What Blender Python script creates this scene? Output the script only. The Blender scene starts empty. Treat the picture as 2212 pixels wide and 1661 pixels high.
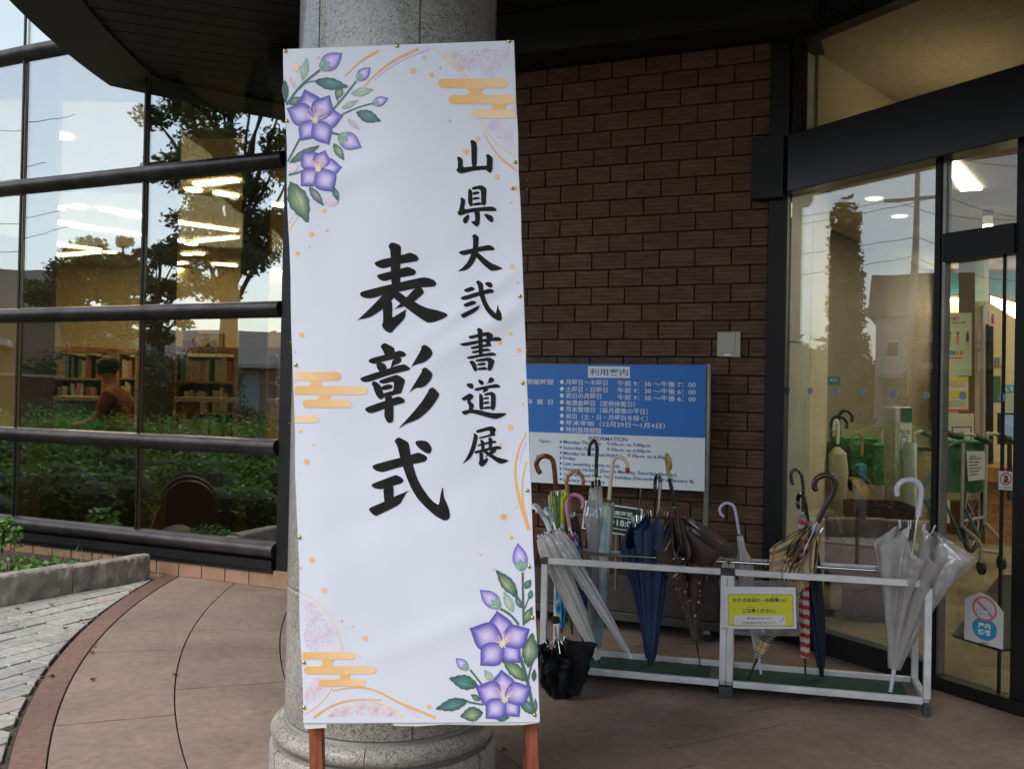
import bpy, math, random
import numpy as np
from mathutils import Vector, Matrix, noise as mnoise
random.seed(7)
SC = bpy.context.scene
COL = SC.collection
# ---------------------------------------------------------------- camera
CAMZ = 1.3
FPX = 2100.0
TH, PH = 0.02, 0.0102
f0 = Vector((0, math.cos(PH), math.sin(PH))); r0 = Vector((1, 0, 0)); u0 = Vector((0, -math.sin(PH), math.cos(PH)))
CR = r0*math.cos(TH) + u0*math.sin(TH)
CU = -r0*math.sin(TH) + u0*math.cos(TH)
CP = Vector((0, 0, CAMZ))
cam = bpy.data.cameras.new('camera'); camo = bpy.data.objects.new('camera', cam); COL.objects.link(camo)
cam.sensor_width = 36; cam.lens = 36*FPX/2212; cam.clip_start = 0.05; cam.clip_end = 2000
camo.matrix_world = Matrix(((CR.x, CU.x, -f0.x, CP.x), (CR.y, CU.y, -f0.y, CP.y), (CR.z, CU.z, -f0.z, CP.z), (0, 0, 0, 1)))
SC.camera = camo
# ---------------------------------------------------------------- world, sun, exposure
W = bpy.data.worlds.new('World'); SC.world = W; W.use_nodes = True
wn = W.node_tree.nodes; wl = W.node_tree.links
sky = wn.new('ShaderNodeTexSky'); sky.sky_type = 'NISHITA'; sky.sun_disc = False
SUN_EL, SUN_AZ = math.radians(50), math.radians(-138)   # azimuth from +Y, clockwise seen from above
sky.sun_elevation = SUN_EL; sky.sun_rotation = SUN_AZ
sky.air_density = 1.0; sky.dust_density = 1.2; sky.ozone_density = 1.0
bg = wn['Background']; bg.inputs['Strength'].default_value = 0.15
hsv = wn.new('ShaderNodeHueSaturation'); hsv.inputs['Saturation'].default_value = .62     # hazy, whitish sky
wl.new(sky.outputs[0], hsv.inputs['Color']); wl.new(hsv.outputs[0], bg.inputs['Color'])
sun = bpy.data.lights.new('sun', 'SUN'); suno = bpy.data.objects.new('sun', sun); COL.objects.link(suno)
sun.energy = 1.3; sun.angle = math.radians(40); sun.color = (1.0, 0.96, 0.91)
sd = Vector((math.sin(SUN_AZ)*math.cos(SUN_EL), math.cos(SUN_AZ)*math.cos(SUN_EL), math.sin(SUN_EL)))
suno.rotation_euler = sd.to_track_quat('Z', 'Y').to_euler()
SC.view_settings.view_transform = 'Standard'; SC.view_settings.look = 'None'
SC.view_settings.gamma = 1; SC.view_settings.use_curve_mapping = False
SC.view_settings.exposure = 0.86
cy = SC.cycles
cy.use_denoising = True
cy.max_bounces = 10; cy.diffuse_bounces = 4; cy.glossy_bounces = 5; cy.transmission_bounces = 6; cy.transparent_max_bounces = 24
cy.sample_clamp_indirect = 6.0; cy.caustics_reflective = False; cy.caustics_refractive = False

# ---------------------------------------------------------------- geometry helpers
def ray(x, y): return f0 + CR*((x-1106)/FPX) - CU*((y-830.5)/FPX)
def P(x, y, Y):
    d = ray(x, y); return CP + d*(Y/d.y)
def G(x, y, z=0.0):
    d = ray(x, y); return CP + d*((z-CAMZ)/d.z)
def PL(x, y, p, n):
    d = ray(x, y); n = Vector(n); return CP + d*((Vector(p)-CP).dot(n)/d.dot(n))
def V3(x, y, z=0.0): return Vector((x, y, z))
class MB:
    def __init__(s): s.v = []; s.f = []; s.c = []
    def add(s, vs, fs, col=None):
        o = len(s.v); s.v += [tuple(v) for v in vs]; s.f += [tuple(i+o for i in f) for f in fs]
        s.c += [col if col else (1, 1, 1)]*len(vs)
        return s
    def box(s, c, size, rz=0.0, M=None, col=None):
        hx, hy, hz = size[0]/2, size[1]/2, size[2]/2
        M = M or Matrix.Rotation(rz, 3, 'Z')
        vs = [Vector(c) + M @ Vector((a*hx, b*hy, d*hz)) for d in (-1, 1) for b in (-1, 1) for a in (-1, 1)]
        return s.add(vs, [(0, 2, 3, 1), (4, 5, 7, 6), (0, 1, 5, 4), (2, 6, 7, 3), (0, 4, 6, 2), (1, 3, 7, 5)], col)
    def beam(s, a, b, w, h, up=(0, 0, 1), col=None):
        a, b = Vector(a), Vector(b); d = b-a; L = d.length; x = d.normalized(); z = Vector(up)
        y = z.cross(x).normalized(); z = x.cross(y)
        M = Matrix((x, y, z)).transposed()
        return s.box((a+b)/2, (L, w, h), M=M, col=col)
    def tube(s, pts, r, n=8, cap=True, col=None):
        pts = [Vector(p) for p in pts]; m = len(pts)
        rs = r if isinstance(r, (list, tuple)) else [r]*m
        T = [(pts[min(i+1, m-1)]-pts[max(i-1, 0)]).normalized() for i in range(m)]
        up = Vector((0, 0, 1)) if abs(T[0].z) < .9 else Vector((1, 0, 0))
        nx = T[0].cross(up).normalized(); vs = []; fs = []
        for i in range(m):
            nx = (nx - T[i]*nx.dot(T[i])).normalized(); ny = T[i].cross(nx)
            for k in range(n):
                a = 2*math.pi*k/n
                vs.append(pts[i] + (nx*math.cos(a) + ny*math.sin(a))*rs[i])
        for i in range(m-1):
            for k in range(n):
                k2 = (k+1) % n
                fs.append((i*n+k, i*n+k2, (i+1)*n+k2, (i+1)*n+k))
        if cap:
            fs.append(tuple(range(n-1, -1, -1))); fs.append(tuple((m-1)*n+k for k in range(n)))
        return s.add(vs, fs, col)
    def lathe(s, prof, c=(0, 0, 0), n=32, a0=0, a1=2*math.pi, M=None, close=False):
        full = abs(a1-a0-2*math.pi) < 1e-6; N = n if full else n+1; vs = []; fs = []; m = len(prof)
        M = M or Matrix.Identity(3)
        for i in range(N):
            a = a0+(a1-a0)*i/n
            for (r, z) in prof: vs.append(Vector(c) + M @ Vector((r*math.cos(a), r*math.sin(a), z)))
        for i in range(n):
            j = (i+1) % N
            for k in range(m if close else m-1):
                k2 = (k+1) % m
                fs.append((i*m+k, j*m+k, j*m+k2, i*m+k2))
        if not full and close:
            fs.append(tuple(range(m))); fs.append(tuple(n*m+k for k in range(m-1, -1, -1)))
        return s.add(vs, fs)
    def prism(s, poly, z0, z1, col=None):
        n = len(poly)
        vs = [Vector((p[0], p[1], z0)) for p in poly] + [Vector((p[0], p[1], z1)) for p in poly]
        fs = [tuple(range(n-1, -1, -1)), tuple(range(n, 2*n))] + [(i, (i+1) % n, n+(i+1) % n, n+i) for i in range(n)]
        return s.add(vs, fs, col)
    def ball(s, c, r, n=10, m=6, sc=(1, 1, 1), col=None):
        vs = []; fs = []
        for i in range(m+1):
            t = math.pi*i/m
            for k in range(n):
                a = 2*math.pi*k/n
                vs.append(Vector(c) + Vector((r*sc[0]*math.sin(t)*math.cos(a), r*sc[1]*math.sin(t)*math.sin(a), r*sc[2]*math.cos(t))))
        for i in range(m):
            for k in range(n):
                fs.append((i*n+k, (i+1)*n+k, (i+1)*n+(k+1) % n, i*n+(k+1) % n))
        return s.add(vs, fs, col)
    def xf(s, M):
        s.v = [tuple(M @ Vector(v)) for v in s.v]; return s
    def build(s, name, mat, parent=None, smooth=False, bevel=0, color=False, kind=None):
        me = bpy.data.meshes.new(name); me.from_pydata(s.v, [], s.f); me.update()
        if mat: me.materials.append(mat)
        if smooth:
            me.polygons.foreach_set('use_smooth', [True]*len(me.polygons))
            try: me.set_sharp_from_angle(angle=math.radians(40))
            except Exception: pass
        if color:
            ca = me.color_attributes.new('Col', 'FLOAT_COLOR', 'POINT')
            ca.data.foreach_set('color', [x for c in s.c for x in (c[0], c[1], c[2], 1)])
        o = bpy.data.objects.new(name, me); COL.objects.link(o)
        if parent:
            o.parent = parent; o.matrix_parent_inverse = parent_inv(parent)
        if bevel:
            b = o.modifiers.new('bevel', 'BEVEL'); b.width = bevel; b.segments = 2; b.limit_method = 'ANGLE'
            b.angle_limit = math.radians(50)
        if kind: o['kind'] = kind
        return o
def world_of(o):
    M = Matrix.LocRotScale(o.location, o.rotation_euler, o.scale)
    return (world_of(o.parent) @ o.matrix_parent_inverse @ M) if o.parent else M
def parent_inv(p): return world_of(p).inverted()
def thing(name, label, cat, loc=(0, 0, 0), group=None):
    o = bpy.data.objects.new(name, None); COL.objects.link(o); o.location = loc; o.empty_display_size = .1
    o['label'] = label; o['category'] = cat
    if group: o['group'] = group
    return o
def tag(o, label, cat, group=None):
    o['label'] = label; o['category'] = cat
    if group: o['group'] = group
    return o
def struct(o, label=None):
    o['kind'] = 'structure'
    if label: o['label'] = label
    return o
# ---------------------------------------------------------------- materials
MATS = {}
def mat(name, col=(.5, .5, .5), rough=.5, metal=0.0, var=0.0, vscale=8.0, bump=0.0, bscale=60.0, spec=.5, emit=None, estr=0.0,
        alpha=1.0, rnd=0.0, col2=None, coat=0.0, attr=False, trans=0.0, detail=4.0, stretch=None, ramp=(.35, .65), stain=None):
    if name in MATS: return MATS[name]
    m = bpy.data.materials.new(name); m.use_nodes = True; nt = m.node_tree; N = nt.nodes; L = nt.links
    b = N['Principled BSDF']; MATS[name] = m
    b.inputs['Roughness'].default_value = rough; b.inputs['Metallic'].default_value = metal
    b.inputs['Specular IOR Level'].default_value = spec; b.inputs['Coat Weight'].default_value = coat
    b.inputs['Coat Roughness'].default_value = .08
    b.inputs['Alpha'].default_value = alpha
    b.inputs['Base Color'].default_value = (*col, 1)
    tc = N.new('ShaderNodeTexCoord'); mp = N.new('ShaderNodeMapping'); L.new(tc.outputs['Object'], mp.inputs['Vector'])
    if stretch: mp.inputs['Scale'].default_value = stretch
    if rnd:
        oi = N.new('ShaderNodeObjectInfo'); vm = N.new('ShaderNodeVectorMath'); vm.operation = 'SCALE'
        L.new(oi.outputs['Random'], vm.inputs['Scale']); vm.inputs[0].default_value = (37, 53, 29)
        L.new(vm.outputs[0], mp.inputs['Location'])
    cur = None
    if attr:
        a = N.new('ShaderNodeAttribute'); a.attribute_name = 'Col'; cur = a.outputs['Color']
    if var:
        no = N.new('ShaderNodeTexNoise'); no.inputs['Scale'].default_value = vscale; no.inputs['Detail'].default_value = detail
        L.new(mp.outputs[0], no.inputs['Vector'])
        rp = N.new('ShaderNodeMapRange'); rp.inputs['From Min'].default_value = ramp[0]; rp.inputs['From Max'].default_value = ramp[1]
        L.new(no.outputs['Fac'], rp.inputs['Value'])
        mx = N.new('ShaderNodeMix'); mx.data_type = 'RGBA'
        c2 = col2 or tuple(c*(1-var) for c in col); c1 = col if col2 else tuple(min(1, c*(1+var*.5)) for c in col)
        if cur:
            mx.blend_type = 'MULTIPLY'; mx.inputs[0].default_value = 1; g = N.new('ShaderNodeMapRange')
            g.inputs['To Min'].default_value = 1-var; g.inputs['To Max'].default_value = 1
            L.new(no.outputs['Fac'], g.inputs['Value']); L.new(cur, mx.inputs[6]); L.new(g.outputs[0], mx.inputs[7])
        else:
            L.new(rp.outputs[0], mx.inputs[0]); mx.inputs[6].default_value = (*c2, 1); mx.inputs[7].default_value = (*c1, 1)
        cur = mx.outputs[2]
    if rnd:
        hs = N.new('ShaderNodeHueSaturation'); g = N.new('ShaderNodeMapRange')
        g.inputs['To Min'].default_value = 1-rnd; g.inputs['To Max'].default_value = 1+rnd
        L.new(oi.outputs['Random'], g.inputs['Value']); L.new(g.outputs[0], hs.inputs['Value'])
        if cur: L.new(cur, hs.inputs['Color'])
        else: hs.inputs['Color'].default_value = (*col, 1)
        cur = hs.outputs[0]
    if stain:       # broad uneven dirt, kept where it lies
        ns = N.new('ShaderNodeTexNoise'); ns.inputs['Scale'].default_value = stain[0]; ns.inputs['Detail'].default_value = 7; ns.inputs['Roughness'].default_value = .62
        L.new(tc.outputs['Object'], ns.inputs['Vector']); gs_ = N.new('ShaderNodeMapRange'); gs_.inputs['From Min'].default_value = .32; gs_.inputs['From Max'].default_value = .62
        gs_.inputs['To Min'].default_value = 1-stain[1]; gs_.inputs['To Max'].default_value = 1.0; L.new(ns.outputs['Fac'], gs_.inputs['Value'])
        mm = N.new('ShaderNodeMix'); mm.data_type = 'RGBA'; mm.blend_type = 'MULTIPLY'; mm.inputs[0].default_value = 1
        if cur: L.new(cur, mm.inputs[6])
        else: mm.inputs[6].default_value = (*col, 1)
        L.new(gs_.outputs[0], mm.inputs[7]); cur = mm.outputs[2]
    if cur: L.new(cur, b.inputs['Base Color'])
    if bump:
        nb = N.new('ShaderNodeTexNoise'); nb.inputs['Scale'].default_value = bscale; nb.inputs['Detail'].default_value = 5
        L.new(mp.outputs[0], nb.inputs['Vector'])
        bp = N.new('ShaderNodeBump'); bp.inputs['Strength'].default_value = bump; bp.inputs['Distance'].default_value = .01
        L.new(nb.outputs['Fac'], bp.inputs['Height']); L.new(bp.outputs[0], b.inputs['Normal'])
    if emit:
        b.inputs['Emission Color'].default_value = (*emit, 1); b.inputs['Emission Strength'].default_value = estr
    if trans:
        tr = N.new('ShaderNodeBsdfTranslucent'); ms = N.new('ShaderNodeMixShader'); ms.inputs[0].default_value = trans
        if cur: L.new(cur, tr.inputs['Color'])
        else: tr.inputs['Color'].default_value = (*col, 1)
        L.new(b.outputs[0], ms.inputs[1]); L.new(tr.outputs[0], ms.inputs[2])
        L.new(ms.outputs[0], N['Material Output'].inputs['Surface'])
    return m
def glass(name, refl, tint, wave=0.0, wscale=1.2, rcol=(1, 1, 1), stretch=(1, 1, 1)):
    m = bpy.data.materials.new(name); m.use_nodes = True; nt = m.node_tree; N = nt.nodes; L = nt.links
    N.remove(N['Principled BSDF'])
    tr = N.new('ShaderNodeBsdfTransparent'); tr.inputs['Color'].default_value = (*tint, 1)
    gl = N.new('ShaderNodeBsdfGlossy'); gl.inputs['Roughness'].default_value = 0.0; gl.inputs['Color'].default_value = (*rcol, 1)
    lw = N.new('ShaderNodeLayerWeight'); lw.inputs['Blend'].default_value = .5
    mr = N.new('ShaderNodeMapRange'); mr.inputs['To Min'].default_value = refl; mr.inputs['To Max'].default_value = 1
    ms = N.new('ShaderNodeMixShader'); pw = N.new('ShaderNodeMath'); pw.operation = 'POWER'; pw.inputs[1].default_value = 4
    L.new(lw.outputs['Facing'], pw.inputs[0]); L.new(pw.outputs[0], mr.inputs['Value']); L.new(mr.outputs[0], ms.inputs[0])
    L.new(tr.outputs[0], ms.inputs[1]); L.new(gl.outputs[0], ms.inputs[2]); L.new(ms.outputs[0], N['Material Output'].inputs['Surface'])
    if wave:
        tc = N.new('ShaderNodeTexCoord'); mp = N.new('ShaderNodeMapping'); mp.inputs['Scale'].default_value = stretch
        nb = N.new('ShaderNodeTexNoise'); nb.inputs['Scale'].default_value = wscale; nb.inputs['Detail'].default_value = 1
        bp = N.new('ShaderNodeBump'); bp.inputs['Strength'].default_value = 1; bp.inputs['Distance'].default_value = wave
        L.new(tc.outputs['Object'], mp.inputs[0]); L.new(mp.outputs[0], nb.inputs['Vector']); L.new(nb.outputs['Fac'], bp.inputs['Height'])
        L.new(bp.outputs[0], gl.inputs['Normal'])
    return m
def vinyl(name, col, opac, gloss=.12):
    m = bpy.data.materials.new(name); m.use_nodes = True; nt = m.node_tree; N = nt.nodes; L = nt.links
    N.remove(N['Principled BSDF'])
    tr = N.new('ShaderNodeBsdfTransparent'); tr.inputs['Color'].default_value = (.97, .97, .96, 1)
    df = N.new('ShaderNodeBsdfDiffuse'); df.inputs['Color'].default_value = (*col, 1)
    tl = N.new('ShaderNodeBsdfTranslucent'); tl.inputs['Color'].default_value = (*col, 1)
    gl = N.new('ShaderNodeBsdfGlossy'); gl.inputs['Roughness'].default_value = .12
    a = N.new('ShaderNodeMixShader'); a.inputs[0].default_value = .45; L.new(df.outputs[0], a.inputs[1]); L.new(tl.outputs[0], a.inputs[2])
    b = N.new('ShaderNodeMixShader'); b.inputs[0].default_value = opac; L.new(tr.outputs[0], b.inputs[1]); L.new(a.outputs[0], b.inputs[2])
    c = N.new('ShaderNodeMixShader'); L.new(b.outputs[0], c.inputs[1]); L.new(gl.outputs[0], c.inputs[2])
    lw = N.new('ShaderNodeLayerWeight'); lw.inputs['Blend'].default_value = .5
    mr = N.new('ShaderNodeMapRange'); mr.inputs['To Min'].default_value = gloss*.6; mr.inputs['To Max'].default_value = .7
    pw = N.new('ShaderNodeMath'); pw.operation = 'POWER'; pw.inputs[1].default_value = 3
    L.new(lw.outputs['Facing'], pw.inputs[0]); L.new(pw.outputs[0], mr.inputs['Value']); L.new(mr.outputs[0], c.inputs[0])
    tc = N.new('ShaderNodeTexCoord')
    nb = N.new('ShaderNodeTexNoise'); nb.inputs['Scale'].default_value = 22; nb.inputs['Detail'].default_value = 3
    bp = N.new('ShaderNodeBump'); bp.inputs['Strength'].default_value = .9; bp.inputs['Distance'].default_value = .012
    L.new(tc.outputs['Object'], nb.inputs['Vector']); L.new(nb.outputs['Fac'], bp.inputs['Height'])
    L.new(bp.outputs[0], gl.inputs['Normal']); L.new(bp.outputs[0], df.inputs['Normal'])
    L.new(c.outputs[0], N['Material Output'].inputs['Surface'])
    return m
# flat lettering: real text turned into a mesh, laid on a face given by origin, right and up vectors
def text_mb(body, size, offset=0.0, sx=1.0, align='LEFT', shear=0.0):
    cu = bpy.data.curves.new('t', 'FONT'); cu.body = body; cu.size = size; cu.offset = offset; cu.align_x = align; cu.align_y = 'CENTER'
    cu.resolution_u = 3; cu.shear = shear
    o = bpy.data.objects.new('t', cu); COL.objects.link(o)
    bpy.context.view_layer.update()
    me = bpy.data.meshes.new_from_object(o.evaluated_get(bpy.context.evaluated_depsgraph_get()))
    mb = MB(); mb.add([Vector((v.co.x*sx, v.co.y, 0)) for v in me.vertices], [tuple(p.vertices) for p in me.polygons])
    bpy.data.objects.remove(o); bpy.data.curves.remove(cu); bpy.data.meshes.remove(me)
    return mb
def frame(o, ex, ey):
    ex = Vector(ex).normalized(); ey = Vector(ey).normalized(); n = ex.cross(ey)
    M = Matrix((ex, ey, n)).transposed().to_4x4(); M.translation = Vector(o); return M
def poly_mb(pts, col=None):
    mb = MB(); mb.add([Vector((p[0], p[1], p[2] if len(p) > 2 else 0)) for p in pts], [tuple(range(len(pts)))], col); return mb
# ================================================================ SETTING
TC = Vector((6.1, 6.7, 0))            # common centre of the round terrace and canopy
def arc_pt(r, a, z=0): return Vector((TC.x + r*math.cos(a), TC.y + r*math.sin(a), z))
def poly_clip(poly, n, d):
    # keep the part of a 2D polygon where dot(n,p) <= d
    out = []
    for i in range(len(poly)):
        a, b = poly[i], poly[(i+1) % len(poly)]
        da, db = n[0]*a[0]+n[1]*a[1]-d, n[0]*b[0]+n[1]*b[1]-d
        if da <= 0: out.append(a)
        if (da < 0 < db) or (db < 0 < da):
            t = da/(da-db); out.append((a[0]+(b[0]-a[0])*t, a[1]+(b[1]-a[1])*t))
    return out
m_earth = mat('earth', (.07, .05, .035), .95, var=.5, vscale=12, bump=.6, bscale=40)
m_asph = mat('asphalt', (.15, .148, .14), .9, var=.25, vscale=3, bump=.3, bscale=120)
m_joint = mat('joint_mortar', (.05, .042, .034), .95, var=.4, vscale=30)
m_slab = mat('terrace_slab', (.335, .248, .195), .60, var=.3, vscale=24, bump=.2, bscale=150, rnd=.04, col2=(.262, .192, .150), spec=.42, detail=14, ramp=(.34, .66), stain=(1.7, .34))
m_curb = mat('red_curb', (.22, .122, .098), .5, var=.25, vscale=40, stain=(2.5, .3), bump=.12, bscale=120, rnd=.05, spec=.4, detail=9)
m_paver = mat('grey_paver', (.45, .445, .40), .9, stain=(2.2, .3), var=.22, vscale=30, bump=.7, bscale=130, rnd=.09, detail=7)
m_paver2 = mat('pink_paver', (.42, .36, .32), .9, var=.16, vscale=24, bump=.5, bscale=130, rnd=.1, detail=7)

# ground sheet to the horizon, a step below the paved areas
g = MB(); g.add([V3(-400, -400, -.03), V3(400, -400, -.03), V3(400, 400, -.03), V3(-400, 400, -.03)], [(0, 1, 2, 3)])
struct(g.build('ground', m_asph))
struct(poly_mb([(-7.5, -14, -.022), (14, -14, -.022), (14, .6, -.022), (-2.3, .6, -.022), (-7.5, .6, -.022)]).build('bounce_pavement', mat('bounce_pavement_grey', (.24, .235, .215), .9, var=.3, vscale=2)))  # unseen sheet added to bounce sunlight up under the canopy
# terrace bed (joint colour) under the slabs
N = 64; tb = MB()
a0, a1 = math.radians(170), math.radians(250)
pts = [arc_pt(8.5, a0+(a1-a0)*i/N) for i in range(N+1)] + [V3(9, -1.6)] + [V3(9, 8)] + [V3(-2.0, 8)]
tb.add([V3(p.x, p.y, -.012) for p in pts], [tuple(range(len(pts)))])
terrace = struct(tb.build('terrace_floor', m_joint))
def sector(r0_, r1_, a0_, a1_, z0, z1, gap, name, m, parent, n=8, bev=.003, ga=None):
    ga = ga or gap; mb = MB(); g0, g1 = ga/2/r0_, ga/2/r1_
    n0 = [arc_pt(r0_+gap/2, a0_+g0+(a1_-a0_-2*g0)*i/n, z1) for i in range(n+1)]
    n1 = [arc_pt(r1_-gap/2, a0_+g1+(a1_-a0_-2*g1)*i/n, z1) for i in range(n+1)]
    rim = n0 + n1[::-1]; k = len(rim)
    vs = rim + [V3(p.x, p.y, z0) for p in rim]
    fs = [(i, i+1, k-2-i, k-1-i) for i in range(n)]
    fs = [tuple(reversed(f)) for f in fs] + [(i, (i+1) % k, k+(i+1) % k, k+i) for i in range(k)]
    mb.add(vs, fs); return mb.build(name, m, parent, bevel=bev)
rows = [8.37, 7.93, 7.46, 6.88, 6.30, 5.72, 5.14, 4.56, 3.98, 3.4, 2.82]
for i in range(len(rows)-1):
    ra, rb = rows[i+1], rows[i]
    step = 1.07/rb; a = math.radians(172) + (.055 if i % 2 else .055+step*.5) - step
    while a < math.radians(246):
        c = arc_pt((ra+rb)/2, a+step/2)
        # keep slabs outside the wall line and inside the paved strip
        if (c.x > -2.9 and c.y > .2 and c.y < 8.0 and c.x < 5.2): sector(ra, rb, a, a+step, -.03, 0, .006, 'floor_slab', m_slab, terrace, bev=.0012, ga=.013)
        a += step
a = math.radians(178.5); step = 1.35/8.43
while a < math.radians(232):
    sector(8.37, 8.49, a, a+step, -.04, .004, .004, 'curb_stone', m_curb, terrace, n=12); a += step
# grey block paving left of the curb
pb = MB(); pb.add([V3(-6, -1, -.02), V3(-.3, -1, -.02), V3(-1.2, 2, -.02), V3(-1.9, 3.9, -.02), V3(-2.35, 5.5, -.02), V3(-2.46, 6.6, -.02), V3(-3.15, 5.4, -.02), V3(-6, 0.5, -.02)], [tuple(range(8))])
paving = struct(pb.build('block_paving', mat('paving_sand', (.10, .085, .055), .95, var=.5, vscale=40)))
pdir = Vector((.41, .912, 0)); pper = Vector((.912, -.41, 0)); org = V3(-3.4, 2.6)
CURB_A, CURB_B = V3(-3.32, 5.17), V3(-2.43, 6.62)     # foot of the split-stone planter edging
cd = (CURB_B-CURB_A).normalized(); cn = Vector((cd.y, -cd.x, 0))
rs = random.Random(3); npv = 0
for j in range(-6, 26):
    for i in range(-6, 26):
        u = i*.272 + (.136 if j % 2 else 0) + .03*math.sin(j*1.7); v = j*.140
        c = org + pdir*u + pper*v
        hw, hl = .0645, .1285
        q = [c + pdir*a*hl + pper*b*hw for a, b in ((-1, -1), (1, -1), (1, 1), (-1, 1))]
        poly = [(p.x, p.y) for p in q]
        dmax = max((Vector((p[0], p[1], 0))-TC).length for p in poly)
        if max((V3(*p)-TC).length for p in poly) < 8.52: continue
        if c.y < 2.7 or c.x < -3.9: continue
        # clip by the tangent of the curb circle and by the stone edging
        cc = (c-TC).normalized(); poly = poly_clip(poly, (-cc.x, -cc.y), -(TC.dot(cc)+8.515))
        if len(poly) < 3: continue
        poly = poly_clip(poly, (-cn.x, -cn.y), -(CURB_A.dot(cn)+.01))
        if len(poly) < 3: continue
        ar = abs(sum(poly[k][0]*poly[(k+1) % len(poly)][1]-poly[(k+1) % len(poly)][0]*poly[k][1] for k in range(len(poly))))/2
        if ar < .0012: continue
        if 1106+FPX*c.x/c.y < -60: continue
        if sum(poly[k][0]*poly[(k+1) % len(poly)][1]-poly[(k+1) % len(poly)][0]*poly[k][1] for k in range(len(poly))) < 0: poly.reverse()
        mb = MB(); dz = rs.uniform(-.004, .003); mb.prism(poly, -.035, -.004+dz)
        mb.build('paving_block', m_paver2 if rs.random() < .06 else m_paver, paving, bevel=.004); npv += 1
# ---------------------------------------------------------------- facade line of the reading room (faceted glass)
GL = [V3(-1.525, 6.40), V3(-2.65, 6.93), V3(-3.80, 7.47), V3(-4.96, 8.05), V3(-6.1, 8.68), V3(-7.2, 9.36)]
m_dark = mat('bronze_aluminium', (.012, .0115, .011), .4, metal=.0, spec=.35, var=.3, vscale=5)
m_rail = mat('bronze_rail', (.085, .075, .072), .36, metal=.75, var=.35, vscale=6, bump=.05, bscale=30)
m_tan = mat('tan_tile', (.31, .185, .112), .55, var=.12, vscale=10, bump=.1, bscale=80, rnd=.08)
m_tanj = mat('tile_grout', (.34, .31, .27), .9, var=.3, vscale=20)
m_lglass = glass('mirror_glass', .34, (.86, .81, .68), wave=.0011, wscale=2.2, rcol=(.76, .83, .87))
wall_l = thing('curtain_wall', 'dark framed mirrored glass wall of the reading room left of the banner', 'glass wall', (-1.6, 6.5, 0))
BZ = [(.24, .075), (.92, .075), (1.832, .075), (2.822, .075), (3.85, .075), (4.9, .075)]
def seg_n(a, b):
    d = (b-a).normalized(); return d, Vector((d.y, -d.x, 0)) if Vector((d.y, -d.x, 0)).dot(-a) > 0 else Vector((-d.y, d.x, 0))
zl = [.17] + [b[0] for b in BZ]
for i in range(len(GL)-1):
    A, B = GL[i], GL[i+1]; d, n = seg_n(A, B); L = (B-A).length
    for z, r in BZ[:5]:
        # rounded transom: half round nose over a flat fin
        prof = [(-.05, -.055), (.012, -.055), (.03, -.048), (.052, -.03), (.064, -.008), (.066, .012), (.058, .032), (.04, .046), (.018, .052), (-.05, .052)]
        mb = MB(); vs = []
        for e in (A - d*.004, B + d*.004):
            for (o_, zz) in prof: vs.append(e + n*o_ + V3(0, 0, z+zz))
        k = len(prof); mb.add(vs, [tuple(range(k)), tuple(range(2*k-1, k-1, -1))] + [(j, k+j, k+(j+1) % k, (j+1) % k) for j in range(k)])
        mb.build('transom_rail', m_rail, wall_l, smooth=True)
    for j in range(len(BZ)-1):
        z0, z1 = BZ[j][0]+.045, BZ[j+1][0]-.05
        if z0 > 4.4: continue
        mb = MB(); mb.box((A+B)/2 + V3(0, 0, (z0+z1)/2) - n*.012, (L-.02, .008, z1-z0), rz=math.atan2(d.y, d.x))
        mb.build('window_pane', m_lglass, wall_l)
        mb = MB(); mb.box(B + n*.008 + V3(0, 0, (z0+z1)/2), (.016, .014, z1-z0), rz=math.atan2(d.y, d.x)); mb.build('mullion', m_dark, wall_l)
    # black sill flashing in two steps
    mb = MB(); mb.box((A+B)/2 + n*.005 + V3(0, 0, .155), (L+.004, .10, .055), rz=math.atan2(d.y, d.x)); mb.build('sill', m_dark, wall_l)
    mb = MB(); mb.box((A+B)/2 + n*.0 + V3(0, 0, .115), (L+.004, .076, .03), rz=math.atan2(d.y, d.x)); mb.build('sill', m_dark, wall_l)
# tiled plinth under the sill
plinth = thing('tiled_plinth', 'low plinth of tan tiles under the black sill of the glass wall', 'plinth', (-2, 6.6, 0))
for i in range(len(GL)-1):
    A, B = GL[i], GL[i+1]; d, n = seg_n(A, B); L = (B-A).length; rz = math.atan2(d.y, d.x)
    mb = MB(); mb.box((A+B)/2 - n*.03 + V3(0, 0, -.05), (L+.02, .09, .298), rz=rz); mb.build('backing', m_tanj, plinth)
    for row, (zc, h) in enumerate(((.048, .096), (-.053, .096))):
        t = -.1 if row else 0
        while t < L-.01:
            w = min(.2, L-t) if t >= 0 else .2+t
            s0 = max(t, 0)
            if w > .02:
                mb = MB(); mb.box(A + d*(s0+w/2) + n*.018 + V3(0, 0, zc), (w-.008, .012, h-.006), rz=rz); mb.build('tile', m_tan, plinth, bevel=.0015)
            t += .205
# corner post between glass and column
cpost = thing('corner_post', 'black metal corner post ending the mirrored glass wall', 'post', (-1.47, 6.42, 0))
mb = MB(); mb.box((-1.455, 6.41, 1.8), (.10, .12, 3.36), rz=-.4); mb.build('post_shaft', m_dark, cpost, bevel=.004)
mb = MB(); mb.box((-1.462, 6.405, .06), (.115, .125, .115), rz=-.4); mb.build('foot_tile', m_tan, cpost, bevel=.002)
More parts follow.
